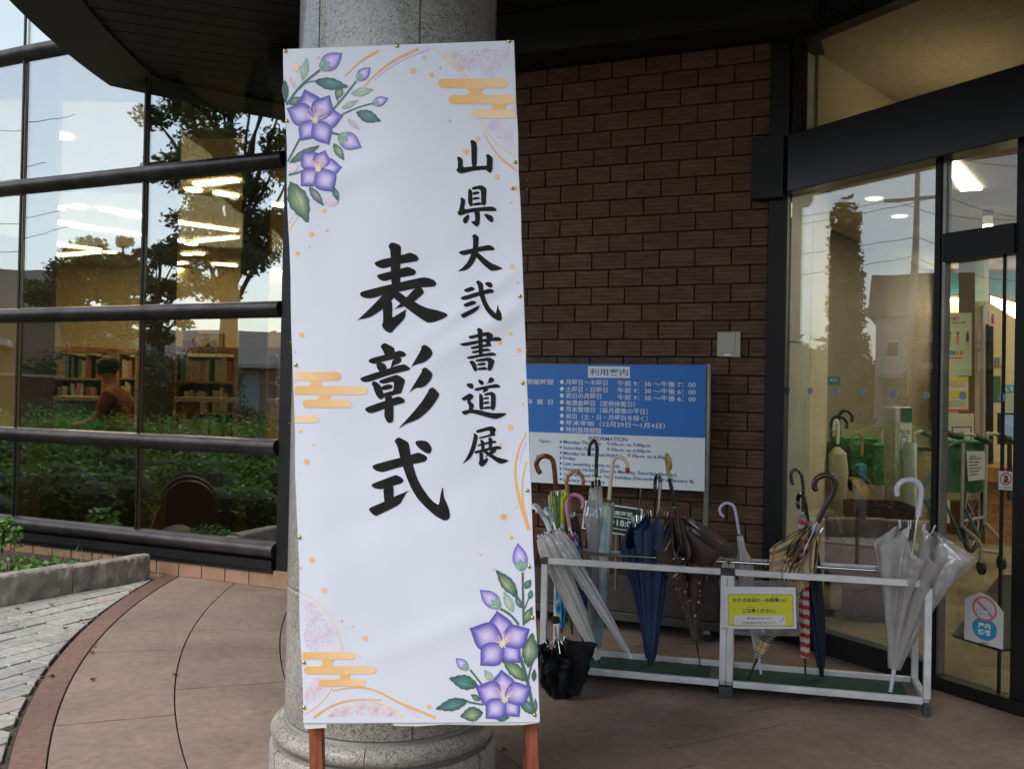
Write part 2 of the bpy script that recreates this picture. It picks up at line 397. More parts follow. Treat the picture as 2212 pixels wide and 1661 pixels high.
# planter soil and split-stone edging
soil = MB(); soil.add([V3(-2.44, 6.66, .04), V3(-2.62, 6.86, .04), V3(-4.0, 7.5, .04), V3(-7.5, 9.4, .04), V3(-9.5, 7.2, .04), V3(-6.4, 2.2, .04), V3(-4.3, 3.2, .04), V3(-3.36, 5.13, .04)], [tuple(range(8))])
struct(soil.build('planter_soil', m_earth))
m_rock = mat('split_stone', (.34, .30, .25), .92, var=.35, vscale=9, bump=1.0, bscale=22, rnd=.1, detail=8)
edging = thing('planter_edging', 'row of rough split stones edging the planting bed at left', 'stone edging', (-2.9, 5.8, 0))
px = [-.72, 0.0, .55, 1.12, 1.70]
for k in range(4):
    s0, s1 = px[k]+.004, px[k+1]-.004; nx, nz = 40, 6; vs = []; fs = []
    r2 = random.Random(k); hgt = .165 + r2.uniform(-.006, .008)
    ring = []
    for i in range(nx+1):
        t = i/nx; u = s0+(s1-s0)*t; row = []
        for (dd, zz) in ((0, -.05), (0, .0), (0, hgt*.14), (0, hgt*.28), (0, hgt*.42), (0, hgt*.56), (0, hgt*.7), (0, hgt*.84), (.004, hgt*.94), (.018, hgt), (.06, hgt+.004), (.1, hgt-.002), (.11, 0)):
            p = CURB_A + cd*u - cn*dd
            nn = mnoise.noise(Vector((u*9+k*7, zz*14, dd*9)))*.010 + mnoise.noise(Vector((u*30, zz*38, k)))*.008 + mnoise.noise(Vector((u*60, zz*70, k)))*.004
            row.append(V3(p.x, p.y, zz) + cn*(nn if dd < .02 else 0) + V3(0, 0, nn*.5 if zz > .1 else 0))
        ring.append(row)
    m_ = len(ring[0])
    for r_ in ring: vs += r_
    for i in range(nx):
        for j in range(m_-1): fs.append((i*m_+j, (i+1)*m_+j, (i+1)*m_+j+1, i*m_+j+1))
    fs += [tuple(range(m_)), tuple(nx*m_+j for j in range(m_-1, -1, -1))]
    mb = MB(); mb.add(vs, fs); o = mb.build('stone', m_rock, edging, smooth=True)
# boulder seen in the bed
mb = MB(); mb.ball((0, 0, 0), .2, 18, 10, (1.35, .8, .62)); bp_ = G(25, 1222, .1)
mb.v = [tuple(Vector(v)*(1+.16*mnoise.noise(Vector(v)*6)) + V3(-3.43, 6.33, .06)) for v in mb.v]
tag(mb.build('boulder', mat('garden_rock', (.24, .20, .155), .9, var=.4, vscale=7, bump=.7, bscale=30), smooth=True), 'flat topped brown boulder among the leaves in the planting bed', 'boulder')

# ---------------------------------------------------------------- brick wall
WA, WB = V3(-1.42, 6.55), V3(1.40, 5.35); WD = (WB-WA).normalized(); WN = Vector((WD.y, -WD.x, 0))
if WN.y > 0: WN = -WN
WL = (WB-WA).length
m_brick = mat('brown_brick', (.14, .082, .048), .9, var=.30, vscale=10, bump=.35, bscale=70, rnd=.12, stretch=(1, 1, 4))
m_bj = mat('brick_joint', (.035, .027, .021), .95)
bw = thing('brick_wall', 'dark brown grooved brick wall behind the umbrella stand', 'wall', WA)
mb = MB(); mb.box((WA+WB)/2 - WN*.11 + V3(0, 0, 1.66), (WL, .2, 3.36), rz=math.atan2(WD.y, WD.x)); mb.build('mortar_bed', m_bj, bw)
BWd, BHt = .1965, .093
prof = [(-.012, -BHt/2)]
prof += [(.012, -BHt/2), (.012, -.024), (.0085, -.0225), (.012, -.021), (.012, -.0012), (.0085, 0), (.012, .0012), (.012, .021), (.0085, .0225), (.012, .024), (.012, BHt/2), (-.012, BHt/2)]
def brick_mesh(w):
    mb = MB(); k = len(prof); vs = [V3(e*w/2, -y, z) for e in (-1, 1) for (y, z) in prof]
    mb.add(vs, [tuple(range(k)), tuple(range(2*k-1, k-1, -1))] + [(j, k+j, k+(j+1) % k, (j+1) % k) for j in range(k)]); return mb
full = None; half = None; far = MB(); rz = math.atan2(WD.y, WD.x); nbk = 0
Mrot = Matrix.Rotation(rz, 3, 'Z'); pin = parent_inv(bw)
full_me = None; cache = {}
for row in range(32):
    z = .05 + row*.1022
    if z > 3.26: break
    t = -.1 if row % 2 else 0.0
    while t < WL:
        s0 = max(t, 0); s1 = min(t+.2045, WL); w = s1-s0-.009
        if w > .03:
            c = WA + WD*((s0+s1)/2) + WN*.001 + V3(0, 0, z)
            if c.x > .10 and nbk < 300:
                key = round(w, 3)
                if key not in cache:
                    o = brick_mesh(w).build('brick', m_brick, bw); cache[key] = o.data
                else:
                    o = bpy.data.objects.new('brick', cache[key]); COL.objects.link(o); o.parent = bw; o.matrix_parent_inverse = pin
                o.location = c + WN*random.Random(nbk).uniform(-.0015, .0015); o.rotation_euler = (0, 0, rz); nbk += 1
            else:
                b_ = brick_mesh(w); b_.v = [tuple(Mrot @ Vector(v) + c) for v in b_.v]; far.add(b_.v, b_.f)
        t += .2045
far.build('brickwork', m_brick, bw, kind='stuff')
mb = MB(); mb.box(WB + WD*.02 + V3(0, 0, 1.62), (.035, .06, 3.24), rz=rz); mb.build('edge_trim', mat('grey_trim', (.16, .17, .15), .5), bw)

# ---------------------------------------------------------------- canopy
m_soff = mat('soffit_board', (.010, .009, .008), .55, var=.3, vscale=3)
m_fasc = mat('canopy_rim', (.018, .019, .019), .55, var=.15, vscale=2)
canopy = thing('canopy', 'dark curved entrance canopy with a board-lined soffit overhead', 'canopy', (0, 3, 3.5))
RB = 9.1; aa0, aa1 = math.radians(168), math.radians(268); n = 96
mb = MB(); vs = []; fs = []
prf = [(RB, 3.50), (RB, 3.95), (RB-.45, 3.95), (RB-.45, 3.50), (RB-.42, 3.50)]
for i in range(n+1):
    a = aa0+(aa1-aa0)*i/n
    for r_, z in ((8.68, 3.50), (RB, 3.50), (RB, 3.98), (8.6, 3.98), (8.6, 3.56), (8.68, 3.56)): vs.append(arc_pt(r_, a, z))
for i in range(n):
    for j in range(6): fs.append((i*6+j, (i+1)*6+j, (i+1)*6+(j+1) % 6, i*6+(j+1) % 6))
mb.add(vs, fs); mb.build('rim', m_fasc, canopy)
# soffit boards run across, cut to the round edge
zb = 3.53; bd = Vector((.935, .355, 0)); bn = Vector((-.355, .935, 0)); wv = .17
def circ_span(off):
    RS = 8.76
    # chord of the circle r=8.66 along bd at perpendicular offset off (relative TC)
    if abs(off) >= RS: return None
    h = math.sqrt(RS**2-off**2); return -h, min(h, .5)
k = 0; o_ = -8.6
while o_ < 3.2:
    sp = circ_span(o_+wv/2)
    if sp and sp[1] > sp[0]:
        a = TC + bn*(o_+wv/2) + bd*sp[0]; b = TC + bn*(o_+wv/2) + bd*sp[1]
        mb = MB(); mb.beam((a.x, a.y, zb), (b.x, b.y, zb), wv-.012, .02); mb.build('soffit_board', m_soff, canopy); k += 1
    o_ += wv
mb = MB(); N = 64
cp = [arc_pt(8.66, aa0+(aa1-aa0)*i/N) for i in range(N+1)] + [V3(14, -2), V3(14, 14), V3(-2, 14)]
mb.add([V3(p.x, p.y, 3.56) for p in cp] + [V3(p.x, p.y, 4.0) for p in cp], [tuple(range(len(cp))), tuple(range(2*len(cp)-1, len(cp)-1, -1))] + [(i, (i+1) % len(cp), len(cp)+(i+1) % len(cp), len(cp)+i) for i in range(len(cp))])
mb.build('roof_deck', m_soff, canopy)
# dropped dark soffit band between canopy and brick wall
mb = MB(); q = [WA - WN*.3 - WD*.35, WB - WN*.3 + WD*.25, WB + WN*.30 + WD*.25, WA + WN*.30 - WD*.1]
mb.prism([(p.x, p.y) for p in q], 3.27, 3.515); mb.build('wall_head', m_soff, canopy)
# upper storey above the canopy along the glass wall (hides the sky behind the facade)
m_up = mat('upper_wall', (.20, .13, .09), .8, var=.2, vscale=4)

# ---------------------------------------------------------------- granite column
CC = V3(-.396, 3.2)
def granite(name, base, dark, light, rough, coat=0):
    m = bpy.data.materials.new(name); m.use_nodes = True; nt = m.node_tree; N_ = nt.nodes; L = nt.links; b = N_['Principled BSDF']
    tc = N_.new('ShaderNodeTexCoord')
    def vor(sc, lo, hi, seed):
        mp = N_.new('ShaderNodeMapping'); mp.inputs['Location'].default_value = (seed, seed*2, 0); L.new(tc.outputs['Object'], mp.inputs[0])
        v = N_.new('ShaderNodeTexVoronoi'); v.inputs['Scale'].default_value = sc; L.new(mp.outputs[0], v.inputs['Vector'])
        s = N_.new('ShaderNodeSeparateColor'); L.new(v.outputs['Color'], s.inputs[0])
        r = N_.new('ShaderNodeMapRange'); r.inputs['From Min'].default_value = lo; r.inputs['From Max'].default_value = hi; L.new(s.outputs[0], r.inputs['Value']); return r.outputs[0]
    m1 = N_.new('ShaderNodeMix'); m1.data_type = 'RGBA'; m1.inputs[6].default_value = (*base, 1); m1.inputs[7].default_value = (*dark, 1); L.new(vor(260, .78, .84, 0), m1.inputs[0])
    m2 = N_.new('ShaderNodeMix'); m2.data_type = 'RGBA'; L.new(m1.outputs[2], m2.inputs[6]); m2.inputs[7].default_value = (*light, 1); L.new(vor(210, .60, .70, 5), m2.inputs[0])
    no = N_.new('ShaderNodeTexNoise'); no.inputs['Scale'].default_value = 4.5; no.inputs['Detail'].default_value = 9; L.new(tc.outputs['Object'], no.inputs['Vector'])
    mr = N_.new('ShaderNodeMapRange'); mr.inputs['From Min'].default_value = .3; mr.inputs['From Max'].default_value = .7; mr.inputs['To Min'].default_value = .62; mr.inputs['To Max'].default_value = 1.02; L.new(no.outputs['Fac'], mr.inputs['Value'])
    m3 = N_.new('ShaderNodeMix'); m3.data_type = 'RGBA'; m3.blend_type = 'MULTIPLY'; m3.inputs[0].default_value = 1; L.new(m2.outputs[2], m3.inputs[6]); L.new(mr.outputs[0], m3.inputs[7])
    L.new(m3.outputs[2], b.inputs['Base Color']); b.inputs['Roughness'].default_value = rough; b.inputs['Coat Weight'].default_value = coat; b.inputs['Coat Roughness'].default_value = .03
    return m
m_gran = granite('polished_granite', (.36, .34, .29), (.12, .115, .105), (.46, .44, .39), .4, .5)
m_gran2 = granite('rough_granite', (.37, .34, .285), (.15, .138, .12), (.50, .465, .41), .6, .1)
m_seal = mat('joint_sealant', (.28, .265, .235), .6)
column = thing('granite_column', 'round speckled granite column on a moulded base behind the banner', 'column', CC)
mb = MB(); mb.lathe([(.312, .2), (.312, 3.53)], CC, 64); mb.build('joint_core', m_seal, column, smooth=True)
zs = [.262, .68, 1.5, 2.25, 3.52]
for lev in range(4):
    off = math.radians(-72 if lev % 2 else -72+4)
    for k in range(6):
        a = off + k*math.pi/3; ga = .006/.32
        mb = MB(); z0, z1 = zs[lev]+.004, zs[lev+1]-.004
        mb.lathe([(.30, z0), (.318, z0), (.321, z0+.003), (.321, z1-.003), (.318, z1), (.30, z1)], CC, 14, a+ga/2, a+math.pi/3-ga/2, close=True)
        mb.build('stone_panel', m_gran, column, smooth=True)
for k in range(6):
    a = math.radians(-92) + k*math.pi/3
    # torus mould and plinth drum
    tor = [(.30, .252)] + [(.322+.042*math.sin(t), .222+.03*math.cos(t)) for t in [math.pi*i/10 for i in range(11)]] + [(.30, .192)]
    mb = MB(); mb.lathe(tor, CC, 14, a+.004, a+math.pi/3-.004, close=True); mb.build('base_moulding', m_gran2, column, smooth=True)
    a2 = a+math.radians(3)
    mb = MB(); mb.lathe([(.30, 0), (.366, 0), (.366, .175), (.358, .185), (.30, .185)], CC, 14, a2+.008, a2+math.pi/3-.008, close=True); mb.build('plinth_block', m_gran2, column, smooth=True)
mb = MB(); mb.lathe([(.345, 0), (.355, .18), (.33, .19), (.316, .262)], CC, 64); mb.build('joint_core', m_seal, column, smooth=True)
# ================================================================ BANNER BOARD
bA, bB, bC_ = P(655, 1560, 2.52), P(1166, 1559, 2.485), P(861, 97, 2.56)
BN = (bB-bA).cross(bC_-bA).normalized()
if BN.y > 0: BN = -BN
def bp(x, y): return PL(x, y, bA, BN)
cTL, cTR, cBL, cBR = bp(612, 107), bp(1110, 88), bp(655, 1561), bp(1166, 1559)
BX = (cBR-cBL).normalized(); BY = BN.cross(BX).normalized()
if BY.z < 0: BY = -BY
BFR = Matrix((BX, BY, BN)).transposed().to_4x4(); BFR.translation = cBL
BINV = BFR.inverted()
def loc(x, y):
    q = BINV @ bp(x, y); return (q.x, q.y)
BWID = (cBR-cBL).length; BHEI = (BINV @ cTL).y
BL_, TL_, TR_, BR_ = loc(655, 1561), loc(612, 107), loc(1110, 88), loc(1166, 1559)
def wr(x, y):
    # gentle folds of the pinned paper, metres
    u, v = x/BWID, y/BHEI
    e = min(1, max(0, min(u, 1-u)*9)) * min(1, max(0, min(v, 1-v)*14))
    h = .0011*math.sin(9*u+3.1*v+1.0)*(.4+.6*v) + .0016*mnoise.noise(Vector((x*6, y*2.2, 3))) 
    w = max(0, u-.35)/.65
    for (k, c, s, a) in ((2.4, .57, .020, .0034), (2.1, .70, .026, -.0034), (1.7, .455, .022, .0030), (2.9, .62, .016, .0022), (1.5, .77, .022, .0026), (2.6, .36, .03, -.0026)):
        t = (v - c) - (u-.8)*.16*k/2
        h += a*math.exp(-(t/s)**2)*w*(.5+.5*math.sin(3*u+c*20))*1.1
    for (c, s, a, uc) in ((.80, .02, .0012, .18), (.13, .02, .0012, .6), (.30, .03, -.001, .35)):
        t = (v-c)-(u-uc)*.12; h += a*math.exp(-(t/s)**2)*math.exp(-((u-uc)/.3)**2)
    return h*e*2.1
banner = thing('notice_board', 'tall white calligraphy notice board on wooden legs, printed with purple bellflowers', 'sign board', (cBL+cBR)/2 - V3(0, 0, cBL.z))
m_paper = mat('poster_paper', (.672, .684, .748), .55, var=.03, vscale=3, bump=.05, bscale=14)
m_paper_s = mat('paper_wrap', (.74, .73, .68), .6, var=.08, vscale=9)
def bl(mb): return mb.xf(BFR)
def quad_uv(s, t):
    a = Vector((*BL_, 0)).lerp(Vector((*BR_, 0)), s); b = Vector((*TL_, 0)).lerp(Vector((*TR_, 0)), s); return a.lerp(b, t)
NX, NY = 90, 240; vs = []; fs = []
for j in range(NY+1):
    for i in range(NX+1):
        p = quad_uv(i/NX, j/NY)
        ed = .0015*math.sin(j*.21+i)*0
        if i == 0: p.x += .0014*math.sin(j*.13) + .002*mnoise.noise(Vector((0, j*.05, 1)))
        if i == NX: p.x += .002*mnoise.noise(Vector((5, j*.07, 1)))
        vs.append(V3(p.x, p.y, wr(p.x, p.y)))
for j in range(NY):
    for i in range(NX):
        a = j*(NX+1)+i; fs.append((a, a+1, a+NX+2, a+NX+1))
# wrapped sides and back
rim = [j*(NX+1) for j in range(NY, 0, -1)] + list(range(NX)) + [j*(NX+1)+NX for j in range(NY)] + [NY*(NX+1)+i for i in range(NX, 0, -1)]
k0 = len(vs)
for i in rim: vs.append(V3(vs[i].x, vs[i].y, -.028))
K = len(rim)
for i in range(K): fs.append((rim[i], k0+i, k0+(i+1) % K, rim[(i+1) % K]))
fs.append(tuple(k0+i for i in range(K)))
mb = MB(); mb.add(vs, fs); bl(mb).build('paper_sheet', m_paper, banner, smooth=True)
# torn wrap sheet hanging under the board
tw = [loc(*p) for p in ((655, 1561), (1166, 1559), (1163, 1562), (1130, 1566), (1060, 1567), (960, 1565), (900, 1569), (850, 1568), (846, 1562), (705, 1564), (704, 1572), (662, 1575), (657, 1573))]
mb = MB(); n_ = len(tw); mb.add([V3(p[0], p[1]+(.003 if i < 2 else 0), -.004) for i, p in enumerate(tw)] + [V3(p[0], p[1], -.007) for p in tw], [tuple(range(n_-1, -1, -1)), tuple(range(n_, 2*n_))] + [(i, (i+1) % n_, n_+(i+1) % n_, n_+i) for i in range(n_)])
bl(mb).build('paper_flap', m_paper_s, banner)
# wooden legs and back frame
m_wood = mat('stained_wood', (.30, .085, .03), .5, var=.55, vscale=9, bump=.25, bscale=30, stretch=(6, 6, .7), col2=(.13, .035, .015), detail=6)
gz = -(cBL.z)/BY.z
def lbar(x0, x1, y0, y1, z0, z1, name, m, bev=.002):
    mb = MB(); mb.box(((x0+x1)/2, (y0+y1)/2, (z0+z1)/2), (abs(x1-x0), abs(y1-y0), abs(z1-z0))); return bl(mb).build(name, m, banner, bevel=bev)
lx0, lx1 = loc(664, 1590)[0], loc(693, 1590)[0]; rx0, rx1 = loc(1138, 1590)[0], loc(1166, 1590)[0]
for a_, b_ in ((lx0, lx1), (rx0, rx1)):
    kx = ((TR_[0]-BR_[0]) if a_ > .3 else (TL_[0]-BL_[0]))/BHEI
    mb = MB(); c_ = (a_+b_)/2; mb.beam((c_+kx*gz*0, gz+.004, -.045), (c_+kx*(BHEI-.06)-(.004 if a_ > .3 else -.004), BHEI-.06, -.045), .030, b_-a_, up=(1, 0, 0))
    bl(mb).build('leg', m_wood, banner, bevel=.002)
for y_ in (.04, BHEI*.5, BHEI-.08):
    lbar(lx1+.01, rx0-.01, y_, y_+.045, -.034, -.055, 'rail', m_wood)
# rear struts
for a_ in (lx0+.01, rx1-.01):
    top = BFR @ V3(a_, BHEI*.30, -.065); mb = MB(); mb.beam(top, (top.x, top.y+.16, .012), .028, .018, up=(1, 0, 0)); mb.build('strut', m_wood, banner)
# ---------------------------------------------------------------- print on the paper
m_ink = mat('black_ink', (.018, .017, .016), .8, var=.3, vscale=30, spec=.15)
m_print = mat('colour_print', (1, 1, 1), .55, attr=True)
lift = [.0004]
def chaik(pts, q=.18, closed=True):
    out = []; n = len(pts); r_ = range(n if closed else n-1)
    for i in r_:
        a, b = pts[i], pts[(i+1) % n]
        out.append((a[0]*(1-q)+b[0]*q, a[1]*(1-q)+b[1]*q)); out.append((a[0]*q+b[0]*(1-q), a[1]*q+b[1]*(1-q)))
    return out
def onpaper(p2, dz): return V3(p2[0], p2[1], wr(*p2)+dz)
from mathutils.geometry import tessellate_polygon
def fill(mb, pts, dz, col=None):
    # triangulate then subdivide so the print follows the folds of the paper
    tris = tessellate_polygon([[Vector((p[0], p[1], 0)) for p in pts]])
    work = [tuple(tuple(pts[i]) for i in t) for t in tris]; out = []
    lim = .03
    while work:
        t = work.pop(); es = [math.dist(t[i], t[(i+1) % 3]) for i in range(3)]
        i = es.index(max(es))
        if es[i] > lim:
            a, b, c = t[i], t[(i+1) % 3], t[(i+2) % 3]; m_ = ((a[0]+b[0])/2, (a[1]+b[1])/2)
            work += [(a, m_, c), (m_, b, c)]
        else: out.append(t)
    for a, b, c in out:
        if (b[0]-a[0])*(c[1]-a[1])-(b[1]-a[1])*(c[0]-a[0]) < 0: b, c = c, b
        mb.add([onpaper(a, dz), onpaper(b, dz), onpaper(c, dz)], [(0, 1, 2)], col)
def cv(ox, oy, sc, pts): return [loc((ox+sc*x)/1.8517, (oy+sc*y)/1.8517) for x, y in pts]
S_ = .24077
KJ = [
 (1400, 950, [
  [(690,92),(735,92),(820,125),(850,160),(852,200),(848,300),(838,440),(838,740),(820,900),(700,900),(692,780),(680,560),(680,340),(668,200),(640,155),(665,110)],
  [(408,430),(425,410),(550,365),(680,340),(850,298),(940,275),(1000,255),(1060,275),(1120,310),(1145,355),(1125,390),(1100,400),(840,442),(680,488),(600,510),(545,517),(480,500),(430,470)],
  [(450,635),(470,620),(580,590),(685,565),(845,518),(910,505),(965,490),(1040,520),(1085,545),(1102,580),(1075,620),(1040,632),(840,665),(690,698),(570,730),(510,710),(465,675)],
  [(168,930),(190,905),(350,860),(690,778),(845,743),(1080,690),(1220,662),(1310,675),(1400,710),(1440,765),(1425,805),(1380,820),(1180,832),(1075,850),(815,905),(545,960),(400,1003),(330,1015),(230,1000),(175,970)],
  [(545,955),(700,860),(760,920),(728,1005),(690,1050),(550,1185),(430,1270),(330,1325),(230,1352),(160,1358),(112,1390),(150,1350),(300,1210),(450,1060)],
  [(690,1050),(703,1100),(705,1180),(697,1335),(760,1300),(940,1190),(922,1250),(925,1300),(880,1380),(800,1460),(735,1525),(690,1583),(650,1583),(590,1550),(545,1500),(528,1460),(548,1410),(552,1350),(545,1185),(600,1050)],
  [(1075,850),(1180,830),(1215,870),(1232,915),(1200,955),(1070,1065),(980,1110),(900,1145),(850,1163),(780,1175),(722,1205),(840,1098),(940,998)],
  [(815,905),(940,998),(1070,1065),(1150,1115),(1280,1175),(1450,1210),(1600,1262),(1620,1280),(1620,1308),(1550,1350),(1450,1392),(1370,1412),(1300,1418),(1240,1390),(1150,1330),(1050,1260),(900,1145),(835,1095),(728,1005),(700,900)]]),
 (1400, 1350, [
  [(505,155),(530,115),(575,92),(620,108),(735,170),(745,240),(730,290),(590,310),(575,285),(555,235)],
  [(305,385),(330,355),(420,325),(575,288),(745,240),(830,215),(900,240),(935,280),(915,315),(840,328),(705,362),(510,410),(430,435),(370,432),(320,415)],
  [(430,435),(510,410),(580,440),(605,480),(608,525),(600,560),(485,565),(450,510)],
  [(710,362),(845,328),(858,370),(840,410),(800,435),(735,460),(705,485),(700,500),(670,510)],
  [(165,690),(185,665),(250,640),(485,563),(610,525),(700,492),(830,455),(900,443),(960,475),(1002,512),(985,542),(860,570),(700,608),(550,655),(400,705),(320,732),(250,740),(200,730)],
  [(355,770),(375,735),(400,722),(450,745),(490,780),(520,820),(535,870),(555,925),(590,990),(560,992),(540,1015),(510,1030),(470,1010),(430,950),(400,880),(385,820)],
  [(480,735),(495,710),(620,665),(770,615),(840,645),(915,700),(905,760),(860,900),(835,930),(780,940),(690,965),(590,990),(555,925),(640,900),(720,885),(730,760),(720,735),(690,735),(600,760),(540,765),(500,755)],
  [(520,820),(580,790),(650,775),(700,790),(708,815),(690,845),(640,860),(570,872),(535,868)],
  [(248,1190),(270,1160),(400,1110),(585,1050),(705,1008),(800,978),(860,995),(905,1025),(912,1060),(890,1085),(720,1132),(575,1180),(430,1235),(350,1255),(300,1245),(258,1215)],
  [(575,990),(685,965),(705,1008),(720,1132),(722,1345),(710,1395),(670,1418),(625,1410),(595,1370),(567,1300),(572,1180),(585,1050)],
  [(1005,510),(1190,195),(1185,155),(1220,130),(1255,122),(1300,150),(1350,195),(1380,265),(1340,330),(1270,390),(1200,425),(1150,432),(1045,470)],
  [(968,940),(1190,580),(1200,560),(1198,530),(1230,502),(1268,500),(1320,545),(1360,580),(1373,620),(1350,690),(1290,770),(1230,815),(1175,832),(1125,830),(1060,855),(1000,900)],
  [(797,1520),(900,1405),(1050,1240),(1200,1060),(1300,900),(1320,850),(1380,825),(1440,880),(1488,935),(1480,970),(1400,1100),(1300,1220),(1150,1345),(1020,1400),(920,1435)]]),
 (1400, 1700, [
  [(365,690),(400,655),(600,600),(835,540),(1010,492),(1100,462),(1145,455),(1220,485),(1275,520),(1285,560),(1250,605),(1140,630),(1040,648),(875,685),(700,735),(590,770),(530,778),(450,765),(390,730)],
  [(740,260),(770,220),(815,203),(880,235),(970,285),(985,350),(1010,492),(1045,648),(1110,870),(1200,1040),(1320,1210),(1400,1285),(1460,1320),(1480,1310),(1500,1170),(1540,1005),(1560,1200),(1600,1280),(1645,1390),(1665,1500),(1650,1550),(1600,1583),(1540,1575),(1420,1510),(1250,1360),(1120,1220),(1030,1075),(960,920),(875,685),(830,530),(785,345),(750,290)],
  [(1083,290),(1110,262),(1180,253),(1270,265),(1325,310),(1360,380),(1355,430),(1320,475),(1270,465),(1180,410),(1110,345)],
  [(352,1000),(375,970),(600,885),(765,822),(840,860),(885,900),(885,935),(855,965),(710,1010),(550,1058),(480,1063),(420,1050),(370,1025)],
  [(550,1050),(710,1010),(722,1040),(722,1190),(715,1260),(575,1290),(560,1200)],
  [(307,1400),(330,1370),(575,1268),(722,1190),(900,1118),(990,1078),(930,1130),(900,1190),(865,1240),(850,1285),(780,1340),(600,1430),(440,1508),(400,1500),(340,1450)]]),
 (1800, 530, [
  [(332,150),(350,128),(380,123),(450,175),(445,560),(400,580),(370,580),(358,500),(350,200)],
  [(115,430),(130,405),(160,405),(215,450),(210,585),(370,565),(615,550),(700,550),(705,600),(690,650),(660,675),(625,650),(600,618),(400,635),(180,688),(130,665),(100,630),(130,590),(130,480)],
  [(592,385),(610,365),(645,362),(710,420),(705,600),(690,655),(660,673),(625,650),(605,610),(612,430)]]),
 (1800, 530, [
  [(300,970),(320,935),(350,950),(372,990),(372,1100),(378,1215),(340,1235),(310,1195),(298,1150)],
  [(358,930),(380,905),(530,875),(608,935),(600,1050),(600,1180),(570,1222),(530,1200),(518,1170),(515,1000),(500,955),(470,940),(380,957)],
  [(372,1000),(440,980),(480,985),(495,1005),(470,1025),(378,1040)],
  [(372,1090),(450,1068),(500,1090),(490,1108),(380,1127)],
  [(378,1180),(490,1158),(525,1175),(530,1205),(380,1220)],
  [(168,1100),(190,1080),(250,1115),(255,1150),(232,1285),(400,1255),(700,1225),(770,1270),(770,1305),(700,1308),(480,1308),(300,1340),(160,1388),(115,1335),(150,1300),(170,1200),(180,1130)],
  [(400,1310),(495,1310),(497,1400),(493,1510),(450,1570),(415,1555),(340,1483),(410,1473),(420,1440)],
  [(290,1365),(318,1370),(322,1420),(280,1505),(240,1520),(212,1470),(220,1430)],
  [(555,1355),(620,1355),(700,1385),(722,1440),(710,1485),(680,1492),(620,1450)]]),
 (1800, 900, [
  [(143,460),(165,435),(380,390),(475,365),(650,328),(720,365),(745,400),(725,422),(600,425),(460,450),(355,475),(235,505),(180,490)],
  [(365,185),(405,145),(480,195),(475,300),(462,450),(440,540),(390,640),(330,710),(260,755),(120,775),(200,720),(290,620),(355,480),(380,390),(382,230)],
  [(460,450),(560,540),(685,635),(780,672),(885,727),(790,755),(720,765),(675,762),(560,670),(438,540),(430,480)]]),
 (1800, 900, [
  [(230,1090),(250,1065),(350,1025),(405,1045),(415,1070),(395,1090),(300,1120),(260,1115)],
  [(175,1220),(195,1195),(475,1110),(560,1088),(650,1062),(720,1080),(733,1110),(715,1130),(570,1155),(495,1180),(270,1250),(210,1248)],
  [(222,1335),(245,1310),(375,1258),(430,1275),(438,1300),(410,1325),(290,1362),(250,1360)],
  [(178,1500),(200,1480),(420,1370),(508,1325),(480,1370),(470,1410),(380,1470),(235,1550),(200,1535)],
  [(432,965),(440,935),(475,920),(550,975),(560,1090),(575,1160),(605,1270),(660,1370),(755,1468),(765,1460),(798,1310),(805,1390),(850,1455),(868,1555),(845,1598),(790,1590),(700,1540),(600,1430),(540,1310),(495,1185),(470,1050),(455,985)],
  [(578,980),(600,952),(680,952),(712,1000),(700,1040),(660,1047),(610,1015)]]),
 (1800, 1280, [
  [(448,155),(485,130),(545,165),(543,300),(543,590),(480,590),(475,400),(462,200)],
  [(308,290),(330,268),(465,238),(640,195),(720,245),(705,290),(680,345),(668,380),(692,430),(640,435),(600,400),(590,360),(612,300),(600,270),(545,275),(465,290),(345,320)],
  [(165,410),(190,390),(470,340),(600,310),(790,280),(845,300),(860,340),(820,350),(680,350),(545,365),(465,392),(240,440)],
  [(338,465),(360,448),(470,420),(600,400),(690,420),(690,435),(545,455),(375,488)],
  [(355,540),(375,520),(475,500),(550,480),(625,470),(680,500),(660,515),(545,525),(390,557)],
  [(273,625),(300,608),(480,572),(700,533),(760,560),(770,585),(740,592),(545,605),(320,652)],
  [(318,690),(370,670),(410,695),(440,740),(452,830),(430,860),(395,840),(360,760)],
  [(412,675),(440,655),(660,615),(742,670),(730,720),(705,800),(665,848),(620,825),(635,690),(600,680),(440,695)],
  [(447,740),(470,720),(560,702),(600,720),(590,740),(540,752),(470,760)],
  [(452,800),(575,772),(615,795),(625,825),(460,833)]]),
 (1800, 1500, [
  [(268,160),(295,138),(370,138),(395,180),(385,225),(345,228),(290,190)],
  [(465,95),(480,70),(545,95),(565,130),(545,170),(515,165),(480,130)],
  [(643,55),(690,32),(745,80),(700,125),(630,135),(590,180),(640,100)],
  [(402,240),(425,215),(600,180),(780,142),(840,185),(825,208),(630,220),(450,265),(420,258)],
  [(555,235),(635,225),(635,250),(580,285),(550,285),(530,310),(550,265)],
  [(482,330),(495,300),(550,340),(552,570),(520,583),(488,560),(485,450)],
  [(558,330),(580,305),(695,272),(762,320),(755,540),(715,593),(675,565),(680,345),(660,330),(590,340)],
  [(552,380),(620,360),(658,380),(640,395),(555,407)], [(552,450),(630,432),(665,455),(640,475),(555,485)], [(552,535),(640,512),(680,530),(680,560),(552,565)],
  [(188,395),(230,360),(335,298),(403,350),(330,435),(375,460),(403,510),(380,560),(365,575),(310,580),(320,520),(285,450),(290,405),(235,430)],
  [(195,610),(215,595),(300,575),(380,570),(480,580),(600,610),(700,630),(960,630),(870,690),(800,720),(740,728),(600,695),(450,650),(340,625),(255,662),(215,645)]]),
 (1800, 1500, [
